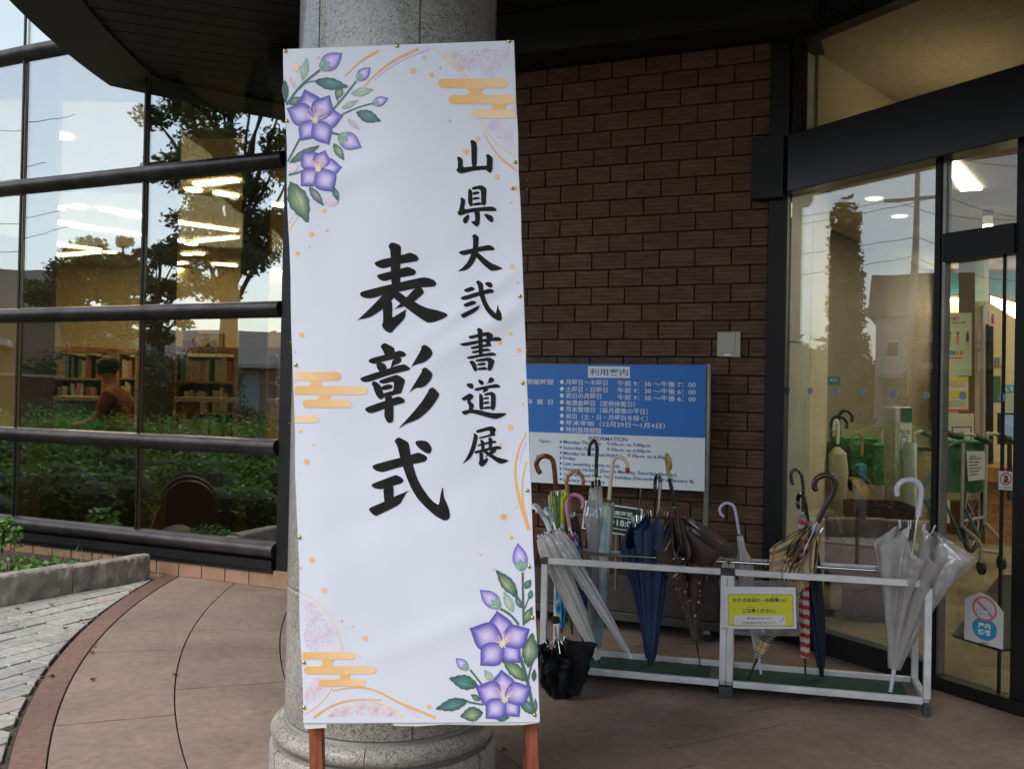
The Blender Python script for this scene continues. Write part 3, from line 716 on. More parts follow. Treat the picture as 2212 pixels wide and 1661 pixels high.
  [(425,935),(450,910),(690,842),(772,895),(740,965),(760,1000),(740,1010),(680,1015),(500,1060),(470,1035),(665,985),(660,925),(630,920),(500,955),(450,960)],
  [(388,975),(410,962),(468,1010),(450,1100),(420,1230),(350,1370),(270,1435),(205,1478),(260,1400),(330,1260),(370,1130),(395,1010)],
  [(500,1085),(520,1068),(570,1100),(575,1220),(520,1260),(515,1150)], [(635,1035),(680,1030),(708,1070),(695,1200),(640,1220),(640,1100)],
  [(450,1165),(480,1150),(575,1120),(740,1083),(775,1110),(760,1125),(600,1150),(510,1178),(470,1182)],
  [(395,1285),(430,1255),(580,1220),(800,1170),(862,1205),(840,1228),(700,1240),(560,1270),(430,1305)],
  [(485,1290),(545,1280),(552,1330),(552,1410),(630,1365),(628,1420),(590,1480),(530,1525),(500,1510),(470,1465),(490,1420)],
  [(545,1275),(600,1250),(645,1285),(710,1325),(820,1375),(985,1415),(930,1450),(850,1472),(800,1460),(700,1390),(620,1330)],
  [(680,1240),(765,1235),(765,1265),(700,1320),(640,1340),(560,1370),(620,1325)]]),
]
for (ox, oy, st) in KJ:
    mb = MB()
    for i, s in enumerate(st):
        fill(mb, chaik(cv(ox, oy, S_, s)), .0010 + i*.00006)
    bl(mb).build('brush_character', m_ink, banner)
# flowers, leaves, clouds: coloured prints
def A4(p): return (1100+.6021*p[0], .6021*p[1])        # source pixels of three working crops
def A5(p): return (1100+.7524*p[0], 900+.7524*p[1])
def A6(p): return (1100+.617*p[0], 2050+.617*p[1])
def L2(f, p): q = f(p); return loc(q[0]/1.8517, q[1]/1.8517)
def lerp3(a, b, t): return tuple(a[i]+(b[i]-a[i])*t for i in range(3))
def gpoly(mb, pts, dz, colf):
    # polygon filled by rings towards its centroid, colour from a function of (ring, angle fraction)
    cx = sum(p[0] for p in pts)/len(pts); cyy = sum(p[1] for p in pts)/len(pts); n = len(pts); R = 6; vs = []; cs = []
    for r_ in range(R):
        f = 1-r_/R
        for i, p in enumerate(pts): vs.append(onpaper((cx+(p[0]-cx)*f, cyy+(p[1]-cyy)*f), dz)); cs.append(colf(f, i/n))
    vs.append(onpaper((cx, cyy), dz)); cs.append(colf(0, 0)); o = len(mb.v)
    mb.v += [tuple(v) for v in vs]; mb.c += cs
    for r_ in range(R-1):
        for i in range(n): mb.f.append((o+r_*n+i, o+r_*n+(i+1) % n, o+(r_+1)*n+(i+1) % n, o+(r_+1)*n+i))
    for i in range(n): mb.f.append((o+(R-1)*n+i, o+(R-1)*n+(i+1) % n, o+R*n))
def shape(base, tip, w, prof, jag=0):
    bx, by = base; tx, ty = tip; dx, dy = tx-bx, ty-by; L = math.hypot(dx, dy); ux, uy = dx/L, dy/L
    left = []; right = []
    for i, (t, h) in enumerate(prof):
        jj = jag*(1 if i % 2 else -1)*.06
        left.append((bx+dx*t - uy*w/2*(h+jj), by+dy*t + ux*w/2*(h+jj))); right.append((bx+dx*t + uy*w/2*(h+jj), by+dy*t - ux*w/2*(h+jj)))
    return [base] + right + [tip] + left[::-1]
PET = [(.05, .3), (.15, .56), (.28, .83), (.40, .98), (.52, 1.0), (.64, .86), (.74, .64), (.83, .40), (.91, .19)]
LEAF = [(.06, .25), (.14, .5), (.24, .75), (.34, .93), (.44, 1.0), (.54, .97), (.64, .85), (.74, .66), (.83, .45), (.92, .22)]
PD, PM, PP = (.075, .062, .36), (.25, .19, .58), (.74, .64, .86)
def petal(mb, base, tip, w, dz, rot=0):
    pts = shape(base, tip, w, PET)
    def cf(f, a):
        d = abs(a-.5)*2     # 0 at the tip
        c = lerp3(PP, PM, min(1, f*1.05)); e = max(0, f-.45)/.55
        return lerp3(c, PD, min(1, e*(.75+.35*(1-d))))
    gpoly(mb, pts, dz, cf)
def flower(name_f, f, c, tips, w):
    mb = MB(); C_ = L2(f, c)
    order = sorted(range(len(tips)), key=lambda i: (i*3) % 5)
    for k, i in enumerate(order):
        t = L2(f, tips[i]); L = math.dist(C_, t); petal(mb, C_, t, L*w, .0013+k*.00007)
    bl(mb).build('petal_print', m_print, banner, color=True)
    mb = MB(); rr = random.Random(int(c[0])); Rr = sum(math.dist(C_, L2(f, t)) for t in tips)/len(tips)
    for i in range(20):
        a = math.radians(rr.uniform(10, 170)); ln = Rr*rr.uniform(.22, .46)
        e = (C_[0]+math.cos(a)*ln, C_[1]+math.sin(a)*ln*1.05 + Rr*.02)
        stroke(mb, [C_, e], .0016, (.80, .62, .66), .0019); dot(mb, e, .0022, (.72, .36, .42), .0020, 5)
    for i in range(7):
        a = i*.9; stroke(mb, [C_, (C_[0]+math.cos(a)*Rr*.12, C_[1]+math.sin(a)*Rr*.12)], .004, (.85, .72, .42), .0021)
    bl(mb).build('stamen_print', m_print, banner, color=True, kind='stuff')
def stroke(mb, pts, w, col, dz, w2=None):
    n = len(pts)
    for i in range(n-1):
        a, b = pts[i], pts[i+1]; dx, dy = b[0]-a[0], b[1]-a[1]; L = math.hypot(dx, dy) or 1e-9; ux, uy = -dy/L, dx/L
        wa = w if w2 is None else w+(w2-w)*i/(n-1); wb = w if w2 is None else w+(w2-w)*(i+1)/(n-1)
        m_ = max(1, int(L/.03))
        for k in range(m_):
            p = (a[0]+dx*k/m_, a[1]+dy*k/m_); q = (a[0]+dx*(k+1)/m_, a[1]+dy*(k+1)/m_)
            mb.add([onpaper((p[0]-ux*wa/2, p[1]-uy*wa/2), dz), onpaper((q[0]-ux*wb/2, q[1]-uy*wb/2), dz), onpaper((q[0]+ux*wb/2, q[1]+uy*wb/2), dz), onpaper((p[0]+ux*wa/2, p[1]+uy*wa/2), dz)], [(0, 1, 2, 3)], col)
def dot(mb, c, r, col, dz, n=7, ph=0):
    vs = [onpaper((c[0]+r*math.cos(ph+2*math.pi*i/n)*(1+.12*math.sin(i*5)), c[1]+r*math.sin(ph+2*math.pi*i/n)), dz) for i in range(n)]; mb.add(vs, [tuple(range(n))], col)
def smooth_line(pts, n=2):
    for _ in range(n):
        q = chaik(pts, .25, False); pts = [pts[0]] + q[1:-1] + [pts[-1]]
    return pts
PXM = BWID/510/1.8517      # metres per source pixel on the board
def leaf(mb, f, b, t, w, ca, cb, dz=.0011, sc=.6):
    mb = MB()
    pts = shape(L2(f, b), L2(f, t), w*sc*PXM, LEAF, 1)
    gpoly(mb, pts, dz, lambda r_, a: lerp3(lerp3(cb, ca, min(1, r_*1.15)), ca, .35 if a < .5 else 0))
    stroke(mb, [L2(f, b), L2(f, t)], .0011, lerp3(ca, (0, 0, 0), .3), dz+.0001)
    bl(mb).build('leaf_print', m_print, banner, color=True)
DG, TE, GY, YG, GL_ = (.045, .115, .085), (.14, .36, .38), (.52, .60, .30), (.66, .62, .38), (.26, .44, .36)
mb = MB()   # clouds and rings first, lowest
OR1, OR2 = (.80, .44, .14), (.86, .60, .34)
def bar(mb, f, x0, x1, y0, y1, dz, c0, c1, rl=True, rr_=True):
    r_ = (y1-y0)/2; pts = []; ym = (y0+y1)/2
    if rl: pts += [(x0+r_+r_*math.cos(t), ym+r_*math.sin(t)) for t in [math.pi/2+math.pi*i/8 for i in range(9)]]
    else: pts += [(x0, y1), (x0, y0)]
    if rr_: pts += [(x1-r_+r_*math.cos(t), ym+r_*math.sin(t)) for t in [-math.pi/2+math.pi*i/8 for i in range(9)]]
    else: pts += [(x1, y0), (x1, y1)]
    nx = 10; xs = [x0+(x1-x0)*i/nx for i in range(nx+1)]
    # strip fill with colour fading along x
    def half(x):
        if rl and x < x0+r_: d = x0+r_-x; return math.sqrt(max(0, r_*r_-d*d))
        if rr_ and x > x1-r_: d = x-x1+r_; return math.sqrt(max(0, r_*r_-d*d))
        return r_
    xs = sorted(set([x0+r_*(1-math.cos(math.pi/2*i/6)) for i in range(7)] + xs + [x1-r_*(1-math.cos(math.pi/2*i/6)) for i in range(7)]))
    o = len(mb.v)
    for x in xs:
        h = half(x); t = (x-x0)/(x1-x0); c = lerp3(c0, c1, t)
        mb.v += [tuple(onpaper(L2(f, (x, ym-h)), dz)), tuple(onpaper(L2(f, (x, ym+h)), dz))]; mb.c += [c, c]
    for i in range(len(xs)-1): mb.f.append((o+2*i, o+2*i+1, o+2*i+3, o+2*i+2))
def cloud(f, bars, conns):
    mb = MB()
    for i, b in enumerate(bars): bar(mb, f, *b[:4], .0009+i*.00004, b[4], b[5], b[6] if len(b) > 6 else True, b[7] if len(b) > 7 else True)
    for i, (x0, x1, y0, y1) in enumerate(conns):
        r_ = (y1-y0)/2; lft = [(x0-r_*(1-math.sin(t)) , (y0+y1)/2 - r_*math.cos(t)) for t in [math.pi*k/8 for k in range(9)]]; rgt = [(x1+r_*(1-math.sin(t)), (y0+y1)/2 - r_*math.cos(t)) for t in [math.pi*k/8 for k in range(9)]]
        fill(mb, [L2(f, p) for p in lft + rgt[::-1]], .00115+i*.00003, lerp3(OR1, OR2, .2))
    bl(mb).build('cloud_print', m_print, banner, color=True)
cloud(A4, [(1085, 1550, 524, 586, OR1, OR2), (1153, 1594, 632, 692, OR1, OR2, True, False), (1307, 1596, 730, 787, OR2, OR2, True, False)], [(1290, 1372, 586, 632), (1450, 1530, 692, 730)])
cloud(A5, [(105, 350, 780, 826, OR2, OR1, False, True), (106, 492, 856, 902, OR1, OR2, False, True), (147, 406, 928, 971, OR1, OR2), (108, 235, 1012, 1051, OR2, OR2, False, True)], [(192, 242, 826, 856), (236, 290, 902, 928)])
cloud(A6, [(180, 520, 901, 949, OR1, OR2, False, True), (188, 655, 993, 1044, OR1, OR2), (287, 587, 1077, 1123, OR1, OR2)], [(310, 370, 949, 993), (425, 483, 1044, 1077)])
mb = MB()
PK, PKO = (.78, .60, .74), (.80, .60, .52)
def sok(p, f):
    if not (.006 < p[0]-(TL_[0]-BL_[0])*p[1]/BHEI and p[0] < BWID-.008+(TR_[0]-BR_[0])*p[1]/BHEI and .012 < p[1] < BHEI-.02): return False
    return True
def star(f, c, r_, col, inside=None):
    pts = [(c[0]+r_*math.cos(math.pi*i/6+.5), c[1]+r_*math.sin(math.pi*i/6+.5)) for i in range(12)]
    for i, p in enumerate(pts):
        for k_ in range(6):
            a_, b_ = [(c[0]+(p[0]-c[0])*t, c[1]+(p[1]-c[1])*t) for t in (k_/6, (k_+1)/6)]
            if sok(L2(f, a_), f) and sok(L2(f, b_), f) and (inside is None or inside(a_) and inside(b_)): stroke(mb, [L2(f, a_), L2(f, b_)], .0019, tuple(c*.94 for c in col), .0006)
        q = pts[(i+1) % 12]; mid = (c[0]+(p[0]+q[0]-2*c[0])*.36, c[1]+(p[1]+q[1]-2*c[1])*.36)
        if i % 2 and all(sok(L2(f, z), f) and (inside is None or inside(z)) for z in (p, mid, q)): stroke(mb, [L2(f, p), L2(f, mid), L2(f, q)], .0012, col, .00065)
for c in ((1530, 372), (1430, 445), (1310, 400), (1235, 450), (1190, 372), (1400, 335), (1545, 915), (1440, 850), (1480, 780)): star(A4, c, 72, PK if c[0] > 1300 else PKO, (lambda p: p[1] < 530 and p[0]-1060 > (p[1]-320)*1.05) if c[1] < 600 else (lambda p: p[0] > 1365+(p[1]-800)*.9 and p[1] > 790))
for c in ((255, 690), (340, 775), (258, 830), (232, 590), (205, 1185), (285, 1130), (180, 800)): star(A6, c, 68, PK if c[1] < 900 else (.82, .58, .58), lambda p: math.hypot(p[0]-58, p[1]-905) < 378)
for c in ((560, 1258), (655, 1275), (450, 1290), (750, 1305), (370, 1310)): star(A6, c, 55, (.80, .56, .60), lambda p: p[1] < 1327 and math.hypot((p[0]-585)/250, (p[1]-1340)/125) < 1)
bl(mb).build('star_print', m_print, banner, color=True, kind='stuff')
mb = MB()
for f, pts, w, w2, col in (
  (A6, [(165, 512), (250, 550), (340, 645), (410, 770), (437, 895)], .003, .003, (.86, .62, .42)), (A6, [(190, 1300), (260, 1265), (330, 1195), (378, 1120)], .004, .003, OR2),
  (A6, [(250, 1327), (340, 1260), (450, 1218), (560, 1208), (690, 1212)], .006, .003, OR1), (A6, [(375, 1152), (470, 1132), (570, 1128), (680, 1160), (790, 1225), (900, 1268), (1042, 1328)], .003, .007, OR1),
  (A6, [(600, 1215), (700, 1238), (770, 1275), (828, 1328)], .003, .004, OR2), (A6, [(806, 1235), (870, 1270), (935, 1326)], .003, .004, (.78, .50, .74)),
  (A4, [(1060, 320), (1110, 370), (1180, 445), (1230, 480), (1275, 522)], .004, .003, OR2), (A4, [(1362, 800), (1410, 880), (1480, 965), (1600, 1042)], .003, .004, OR2),
  (A4, [(1385, 880), (1430, 965), (1490, 1045), (1605, 1135)], .002, .006, OR1), (A4, [(462, 510), (540, 430), (620, 375), (690, 338)], .003, .007, OR1),
  (A4, [(595, 575), (660, 500), (780, 405), (950, 325)], .003, .007, OR1), (A4, [(660, 530), (740, 460), (870, 385), (1035, 320)], .003, .005, (.78, .52, .76)),
  (A4, [(90, 1535), (130, 1470), (172, 1412)], .004, .003, OR2), (A4, [(90, 1482), (120, 1430), (150, 1395)], .004, .003, PK),
  (A5, [(1335, 1105), (1290, 1200), (1272, 1310), (1295, 1460), (1350, 1620)], .003, .009, OR1), (A5, [(1337, 1258), (1312, 1360), (1315, 1480), (1342, 1590)], .003, .006, OR1), (A5, [(1334, 1150), (1310, 1210), (1303, 1262)], .004, .003, (.76, .5, .78))):
    mb = MB(); stroke(mb, smooth_line([L2(f, p) for p in pts]), w, col, .0008, w2); bl(mb).build('swoosh_print', m_print, banner, color=True)
mb = MB(); rr = random.Random(5)
for f, lst in ((A5, [(193,50,14),(120,152,13),(141,585,15),(170,1257,16),(137,1097,9),(1262,222,15),(1292,307,6),(1254,579,9),(1198,625,12),(1297,665,13),(1317,952,6),(1251,1075,17),(1200,1168,7),(1216,1551,16),(206,1168,6),(275,28,8),(1281,1499,5),(98,515,4),(108,675,6),(183,118,4),(128,1328,4)]),
               (A4, [(918,473,20),(1040,500,15),(1164,804,10),(1347,925,16),(1270,1008,20),(1475,1176,16),(1600,1252,14),(1571,1346,9),(326,1398,14),(242,1556,17),(991,386,12),(1097,453,8),(290,385,10),(344,1529,8),(203,1468,9)]),
               (A6, [(242,307,19),(320,500,17),(434,700,8),(584,813,19),(505,738,6),(1483,30,20),(1534,162,13),(1333,272,9),(1420,367,6),(998,1257,14),(551,928,5),(164,358,9)])):
    for x, y, r_ in lst:
        c = L2(f, (x, y)); k = .617*PXM*r_*(1.2 if f is A5 else 1); dot(mb, c, k, lerp3(OR1, (.85, .52, .24), rr.random()), .00075, 9, rr.random())
        if r_ > 8:
            for _ in range(2): dot(mb, (c[0]+rr.uniform(-.03, .03), c[1]+rr.uniform(-.03, .03)), .0012, OR2, .00075, 5)
bl(mb).build('dot_print', m_print, banner, color=True, kind='stuff')
# stems
STM = (.075, .15, .115)
for f, pts, w in ((A4, [(75, 700), (165, 570), (300, 465)], .006), (A4, [(380, 730), (460, 640), (540, 540)], .005), (A4, [(440, 760), (560, 710), (650, 690)], .004), (A4, [(85, 1075), (150, 950), (165, 920)], .005),
                  (A4, [(90, 1165), (150, 1150), (200, 1130)], .005), (A4, [(370, 880), (430, 895)], .006), (A4, [(155, 600), (200, 550), (255, 540)], .003), (A4, [(420, 690), (410, 650)], .003),
                  (A6, [(1605, 385), (1608, 560), (1612, 730)], .006), (A6, [(1460, 620), (1530, 660), (1580, 725)], .006), (A6, [(1590, 930), (1640, 1100), (1682, 1315)], .009), (A6, [(1665, 970), (1640, 1080), (1635, 1130)], .005),
                  (A6, [(1265, 1015), (1340, 1110)], .005), (A6, [(1540, 540), (1575, 540), (1600, 600)], .004), (A6, [(1250, 1225), (1350, 1242)], .005), (A6, [(1650, 540), (1610, 640)], .003)):
    mb = MB(); stroke(mb, smooth_line([L2(f, p) for p in pts]), w, STM, .00095); bl(mb).build('stem_print', m_print, banner, color=True)
for f, b, t, w, ca, cb in (
  (A4, (255, 538), (490, 578), 82, DG, TE), (A4, (500, 625), (655, 597), 60, GL_, YG), (A4, (535, 745), (705, 808), 84, DG, TE), (A4, (440, 575), (405, 660), 60, DG, GY), (A4, (100, 1205), (220, 1482), 140, DG, GY),
  (A4, (95, 1085), (295, 965), 62, DG, GL_), (A4, (90, 695), (182, 648), 55, DG, GL_), (A4, (180, 540), (212, 385), 56, GL_, YG), (A4, (225, 1240), (322, 1368), 56, DG, (.62, .45, .55)), (A4, (385, 950), (458, 1066), 56, DG, YG),
  (A4, (480, 790), (558, 860), 40, (.55, .42, .46), (.80, .66, .70)), (A4, (385, 1240), (420, 1338), 42, DG, GL_), (A4, (325, 1350), (422, 1345), 44, (.75, .52, .66), (.84, .68, .78)), (A4, (66, 530), (72, 690), 46, DG, DG), (A4, (440, 720), (550, 668), 42, GL_, YG),
  (A4, (130, 585), (98, 510), 36, (.72, .5, .62), YG), (A4, (110, 455), (170, 440), 60, (.86, .62, .38), (.88, .72, .5)), (A4, (90, 1150), (160, 1098), 40, (.78, .6, .64), (.84, .72, .70)),
  (A6, (1575, 545), (1432, 370), 84, DG, GY), (A6, (1545, 645), (1482, 508), 62, GL_, YG), (A6, (1620, 492), (1660, 432), 46, DG, GL_), (A6, (1612, 722), (1668, 608), 56, DG, GY), (A6, (1640, 1005), (1668, 775), 105, DG, GY),
  (A6, (1640, 1092), (1468, 945), 84, DG, GY), (A6, (1320, 1120), (1128, 1070), 96, DG, TE), (A6, (1255, 1215), (1040, 1270), 82, DG, TE), (A6, (1350, 1290), (1200, 1318), 96, DG, GY), (A6, (1415, 1095), (1355, 1015), 52, GL_, YG),
  (A6, (1330, 1215), (1270, 1175), 40, DG, GL_), (A6, (1585, 1205), (1690, 1312), 66, DG, GL_), (A6, (1600, 618), (1558, 540), 42, DG, GL_), (A6, (1650, 560), (1662, 498), 36, DG, GL_), (A6, (1676, 1095), (1682, 1010), 34, DG, DG), (A6, (1420, 1320), (1520, 1325), 60, DG, TE), (A6, (1690, 1290), (1688, 1200), 26, DG, GL_)):
    leaf(mb, f, b, t, w, ca, cb)
flower('a', A4, (265, 800), [(195, 593), (362, 630), (452, 770), (357, 960), (165, 937), (76, 722)], .76)
flower('b', A4, (285, 1125), [(176, 1008), (332, 997), (445, 1110), (387, 1276), (172, 1238)], .86)
flower('c', A6, (1475, 850), [(1440, 632), (1652, 750), (1592, 972), (1330, 988), (1261, 745)], .80)
flower('d', A6, (1490, 1210), [(1467, 1013), (1662, 1128), (1585, 1322), (1365, 1332), (1298, 1126)], .82)
BUD = [(.06, .55), (.16, .82), (.3, .98), (.42, 1.0), (.55, .92), (.68, .74), (.8, .48), (.9, .24)]
for f, b, t, w in ((A4, (310, 452), (447, 355), 118), (A4, (550, 528), (634, 450), 78), (A4, (655, 692), (752, 655), 66), (A4, (430, 905), (574, 982), 118), (A6, (1598, 365), (1573, 195), 98), (A6, (1450, 605), (1327, 498), 100), (A6, (1245, 1008), (1172, 940), 66)):
    mb = MB(); B_, T_ = L2(f, b), L2(f, t); W_ = w*.61*PXM
    gpoly(mb, shape(B_, T_, W_, BUD), .0014, lambda r_, a: lerp3(lerp3(PP, PM, r_), PD, max(0, r_-.6)*2*(.5+.5*(1-abs(a-.5)*2))))
    for k in (-1, 0, 1):
        dx, dy = T_[0]-B_[0], T_[1]-B_[1]; an = math.atan2(dy, dx)+k*.62; L = math.hypot(dx, dy)*.42
        gpoly(mb, shape((B_[0]-dx*.06, B_[1]-dy*.06), (B_[0]+math.cos(an)*L, B_[1]+math.sin(an)*L), W_*.34, BUD), .0016+k*.00005, lambda r_, a: lerp3((.36, .50, .42), (.16, .29, .22), r_))
    bl(mb).build('bud_print', m_print, banner, color=True)
m_pin = mat('brass_pin', (.62, .42, .12), .25, metal=1.0)
for x, y in ((617, 111), (858, 100), (1100, 90), (620, 262), (1113, 351), (639, 788), (1123, 640), (1129, 827), (1139, 1059), (647, 1160), (1143, 1223), (1150, 1333), (657, 1430), (657, 1527), (1155, 1543), (1107, 407)):
    l_ = loc(x, y); mb = MB(); mb.lathe([(0, .0042), (.003, .0038), (.0048, .002), (.0052, 0)], (l_[0], l_[1], wr(*l_)+.0004), 10); bl(mb).build('pin', m_pin, banner, smooth=True)
# ================================================================ UMBRELLA STAND, SIGNS, UMBRELLAS
def fit_text(parent, name, body, fr, pl, pr, h, m, off=0.0, dz=.0012, maxw=True):
    """real lettering between two local points of a flat face; fr = 4x4 frame of the face"""
    mb = text_mb(body, 1.0, off)
    xs = [v[0] for v in mb.v]; ys = [v[1] for v in mb.v]; x0, x1 = min(xs), max(xs); y0, y1 = min(ys), max(ys)
    sx = (pr[0]-pl[0])/(x1-x0); sy = h/(y1-y0); ym = (y0+y1)/2; sl = (pr[1]-pl[1])/(pr[0]-pl[0])
    mb.v = [tuple(fr @ Vector((pl[0]+(v[0]-x0)*sx, pl[1]+(v[1]-ym)*sy + (v[0]-x0)*sx*sl, dz))) for v in mb.v]
    return mb.build(name, m, parent)
class Face:
    """flat face in the world: conversion between photo directions and local coordinates on it"""
    def __init__(s, p, n, ex):
        s.p = Vector(p); s.n = Vector(n).normalized(); ex = (Vector(ex)-s.n*Vector(ex).dot(s.n)).normalized(); ey = s.n.cross(ex)
        s.fr = Matrix((ex, ey, s.n)).transposed().to_4x4(); s.fr.translation = s.p; s.inv = s.fr.inverted()
    def at(s, x, y): q = s.inv @ PL(x, y, s.p, s.n); return (q.x, q.y)
    def slab(s, pts, z0, z1, name, m, parent, bevel=0, kind=None):
        pts = [s.at(*p) for p in pts]; a = sum(pts[i][0]*pts[(i+1) % len(pts)][1]-pts[(i+1) % len(pts)][0]*pts[i][1] for i in range(len(pts)))
        if a < 0: pts = pts[::-1]
        mb = MB(); mb.prism(pts, z0, z1); return mb.xf(s.fr).build(name, m, parent, bevel=bevel, kind=kind)
def quadp(x0, y0, x1, y1): return [(x0, y0), (x1, y0), (x1, y1), (x0, y1)]
m_blue = mat('sign_blue', (.018, .18, .58), .4); m_white = mat('sign_white', (.84, .87, .86), .4); m_wt = mat('white_lettering', (.84, .86, .84), .5)
m_bt = mat('blue_lettering', (.02, .12, .40), .5); m_steel = mat('steel_post', (.30, .29, .25), .35, metal=.8, var=.2, vscale=8)
def K1(x, y): return (1107.1+.26*x, 675+.26*y)
FS = Face(P(1523, 925, 5.3), WN, WD)
sign = thing('information_sign', 'blue and white library information sign on steel posts behind the umbrella handles', 'sign', FS.fr @ Vector((-.3, -.9, 0)))
FS.slab([K1(-60, 424), K1(1607, 437), K1(1595, 1485), K1(-60, 1398)], -.006, 0, 'panel', m_white, sign)
FS.slab([K1(-60, 424), K1(1607, 437), K1(1600, 1042), K1(-60, 984)], .0002, .001, 'blue_field', m_blue, sign)
for x in (1630, 60):
    a = FS.inv @ PL(*K1(x, 430), FS.p - FS.n*.025, FS.n); mb = MB()
    q = PL(*K1(x, 430), FS.p - FS.n*.025, FS.n); mb.tube([(q.x, q.y, 0.0), (q.x, q.y, q.z)], .017, 14); mb.build('post', m_steel, sign, smooth=True)
FS.slab([K1(*p) for p in ((628, 447), (975, 450), (975, 545), (628, 541))], .0012, .0018, 'title_box', m_white, sign)
def st(body, x0, y0, x1, h, m, off=.0, name='sign_lettering'):
    y1 = y0 + (x1-x0)*(.0105 + (y0-430)*.0000505)
    return fit_text(sign, name, body, FS.fr, FS.at(*K1(x0, y0)), FS.at(*K1(x1, y1)), h*.26*5.4/FPX, m, off, .0022)
st('利用案内', 645, 494, 960, 62, m_bt, .012)
for b, x0, y, x1 in (('月曜日～木曜日', 443, 578, 790), ('土曜日・日曜日', 443, 636, 790), ('祝日の月曜日', 443, 690, 738), ('毎週金曜日（定例休館日）', 443, 748, 1020), ('月末整理日（毎月最後の平日）', 443, 803, 1125),
                     ('祝日（土・日・月曜日を除く）', 443, 860, 1125), ('年末年始（12月29日～1月4日）', 443, 914, 1268), ('特別整理期間', 443, 972, 735),
                     ('午前 9：30 ～午後 7：00', 873, 588, 1523), ('午前 9：30 ～午後 6：00', 873, 646, 1523), ('午前 9：30 ～午後 6：00', 873, 703, 1523), ('開館時間', 118, 574, 340), ('休  館  日', 118, 738, 335)):
    st(b, x0, y, x1, 48, m_wt, .009)
for b, x0, y, x1, h in (('INFORMATION', 633, 1042, 953, 32), ('Open :', 220, 1068, 330, 32), ('Closed :', 197, 1196, 325, 28), ('Monday-Thursday', 423, 1078, 740, 38), ('9:30a.m. to 7:00p.m.', 785, 1093, 1155, 36), ('Saturday-Sunday', 423, 1125, 722, 38),
                        ('9:30a.m. to 6:00p.m.', 785, 1139, 1155, 36), ('Monday on National Holiday', 423, 1171, 910, 38), ('9:30a.m. to 6:00p.m.', 955, 1191, 1330, 36), ('Friday', 423, 1212, 527, 38), ('Last weekday of the month', 423, 1257, 890, 38),
                        ('National Holiday (Except Monday, Saturday, Sunday)', 423, 1301, 1363, 38), ('Year-end and New Year holidays (December 29 to January 4)', 423, 1346, 1503, 38), ('Library Inventory', 423, 1391, 770, 36)):
    st(b, x0, y, x1, h*1.04, m_bt, .012)
def disc(face, c, r, z, n=14):
    l = face.at(*c); mb = MB(); mb.add([V3(l[0]+r*math.cos(2*math.pi*i/n), l[1]+r*math.sin(2*math.pi*i/n), z) for i in range(n)], [tuple(range(n))]); return mb.xf(face.fr)
for y in (577, 634, 690, 745, 800, 856, 912, 967): disc(FS, K1(411, y), .0125, .0016).build('bullet', m_wt, sign)
for y in (1073, 1119, 1164, 1208, 1252, 1296, 1339, 1384): disc(FS, K1(401, y), .0068, .0012, 10).build('bullet', m_bt, sign)
# green opening-hours board
def K2(x, y): return (1242.1+.0813*x, 1053.1+.0813*y)
FG = Face(P(1330, 1120, 5.12), WN, WD)
gs = thing('opening_hours_board', 'small dark green opening hours board with white border behind the blue umbrellas', 'sign', FG.fr.translation)
m_green = mat('sign_green', (.008, .045, .022), .4)
FG.slab([K2(262, 345), K2(1803, 568), K2(1735, 1330), K2(178, 1088)], -.006, 0, 'panel', m_wt, gs)
FG.slab([K2(310, 385), K2(1755, 596), K2(1695, 1292), K2(222, 1055)], .0002, .001, 'green_field', m_green, gs)
fit_text(gs, 'sign_lettering', '開館時間', FG.fr, FG.at(*K2(920, 640)), FG.at(*K2(1525, 725)), .024, m_wt, .012, .0016)
fit_text(gs, 'sign_lettering', '～18:00', FG.fr, FG.at(*K2(820, 895)), FG.at(*K2(1620, 985)), .033, m_wt, .02, .0016)
for a, b in (((1000, 745), (1655, 850)), ((900, 1045), (1640, 1160))):
    FG.slab([K2(a[0], a[1]), K2(b[0], b[1]), K2(b[0], b[1]+22), K2(a[0], a[1]+22)], .0012, .0016, 'rule_line', m_wt, gs)
FG.slab([K2(295, 925), K2(380, 938), K2(380, 1035), K2(295, 1020)], .0012, .0018, 'white_patch', m_wt, gs)
mb = MB(); q = FG.fr @ Vector((0, -.02, -.02)); mb.tube([(q.x, q.y, .28), (q.x, q.y, q.z)], .008, 8); mb.build('support', m_steel, gs)
# meter box on the bricks
FW = Face(WA + WN*.0135, WN, WD)
mbx = thing('wall_switch_box', 'brushed metal cover box mounted on the dark brick wall', 'switch box', PL(1575, 745, FW.p, WN))
m_cov = mat('brushed_cover', (.42, .39, .33), .38, metal=.5, var=.1, vscale=5)
c4 = [(1551.5, 717.5), (1601, 716), (1600.5, 773), (1550, 770.5)]
FW.slab(c4, .0, .022, 'housing', m_cov, mbx, bevel=.003)
FW.slab([(1554, 721), (1590, 719.5), (1589, 763), (1553, 762)], .023, .027, 'lid', m_cov, mbx, bevel=.002)
FW.slab([(1566, 764), (1581, 764), (1581, 769), (1566, 769)], .023, .0245, 'label_plate', m_wt, mbx)
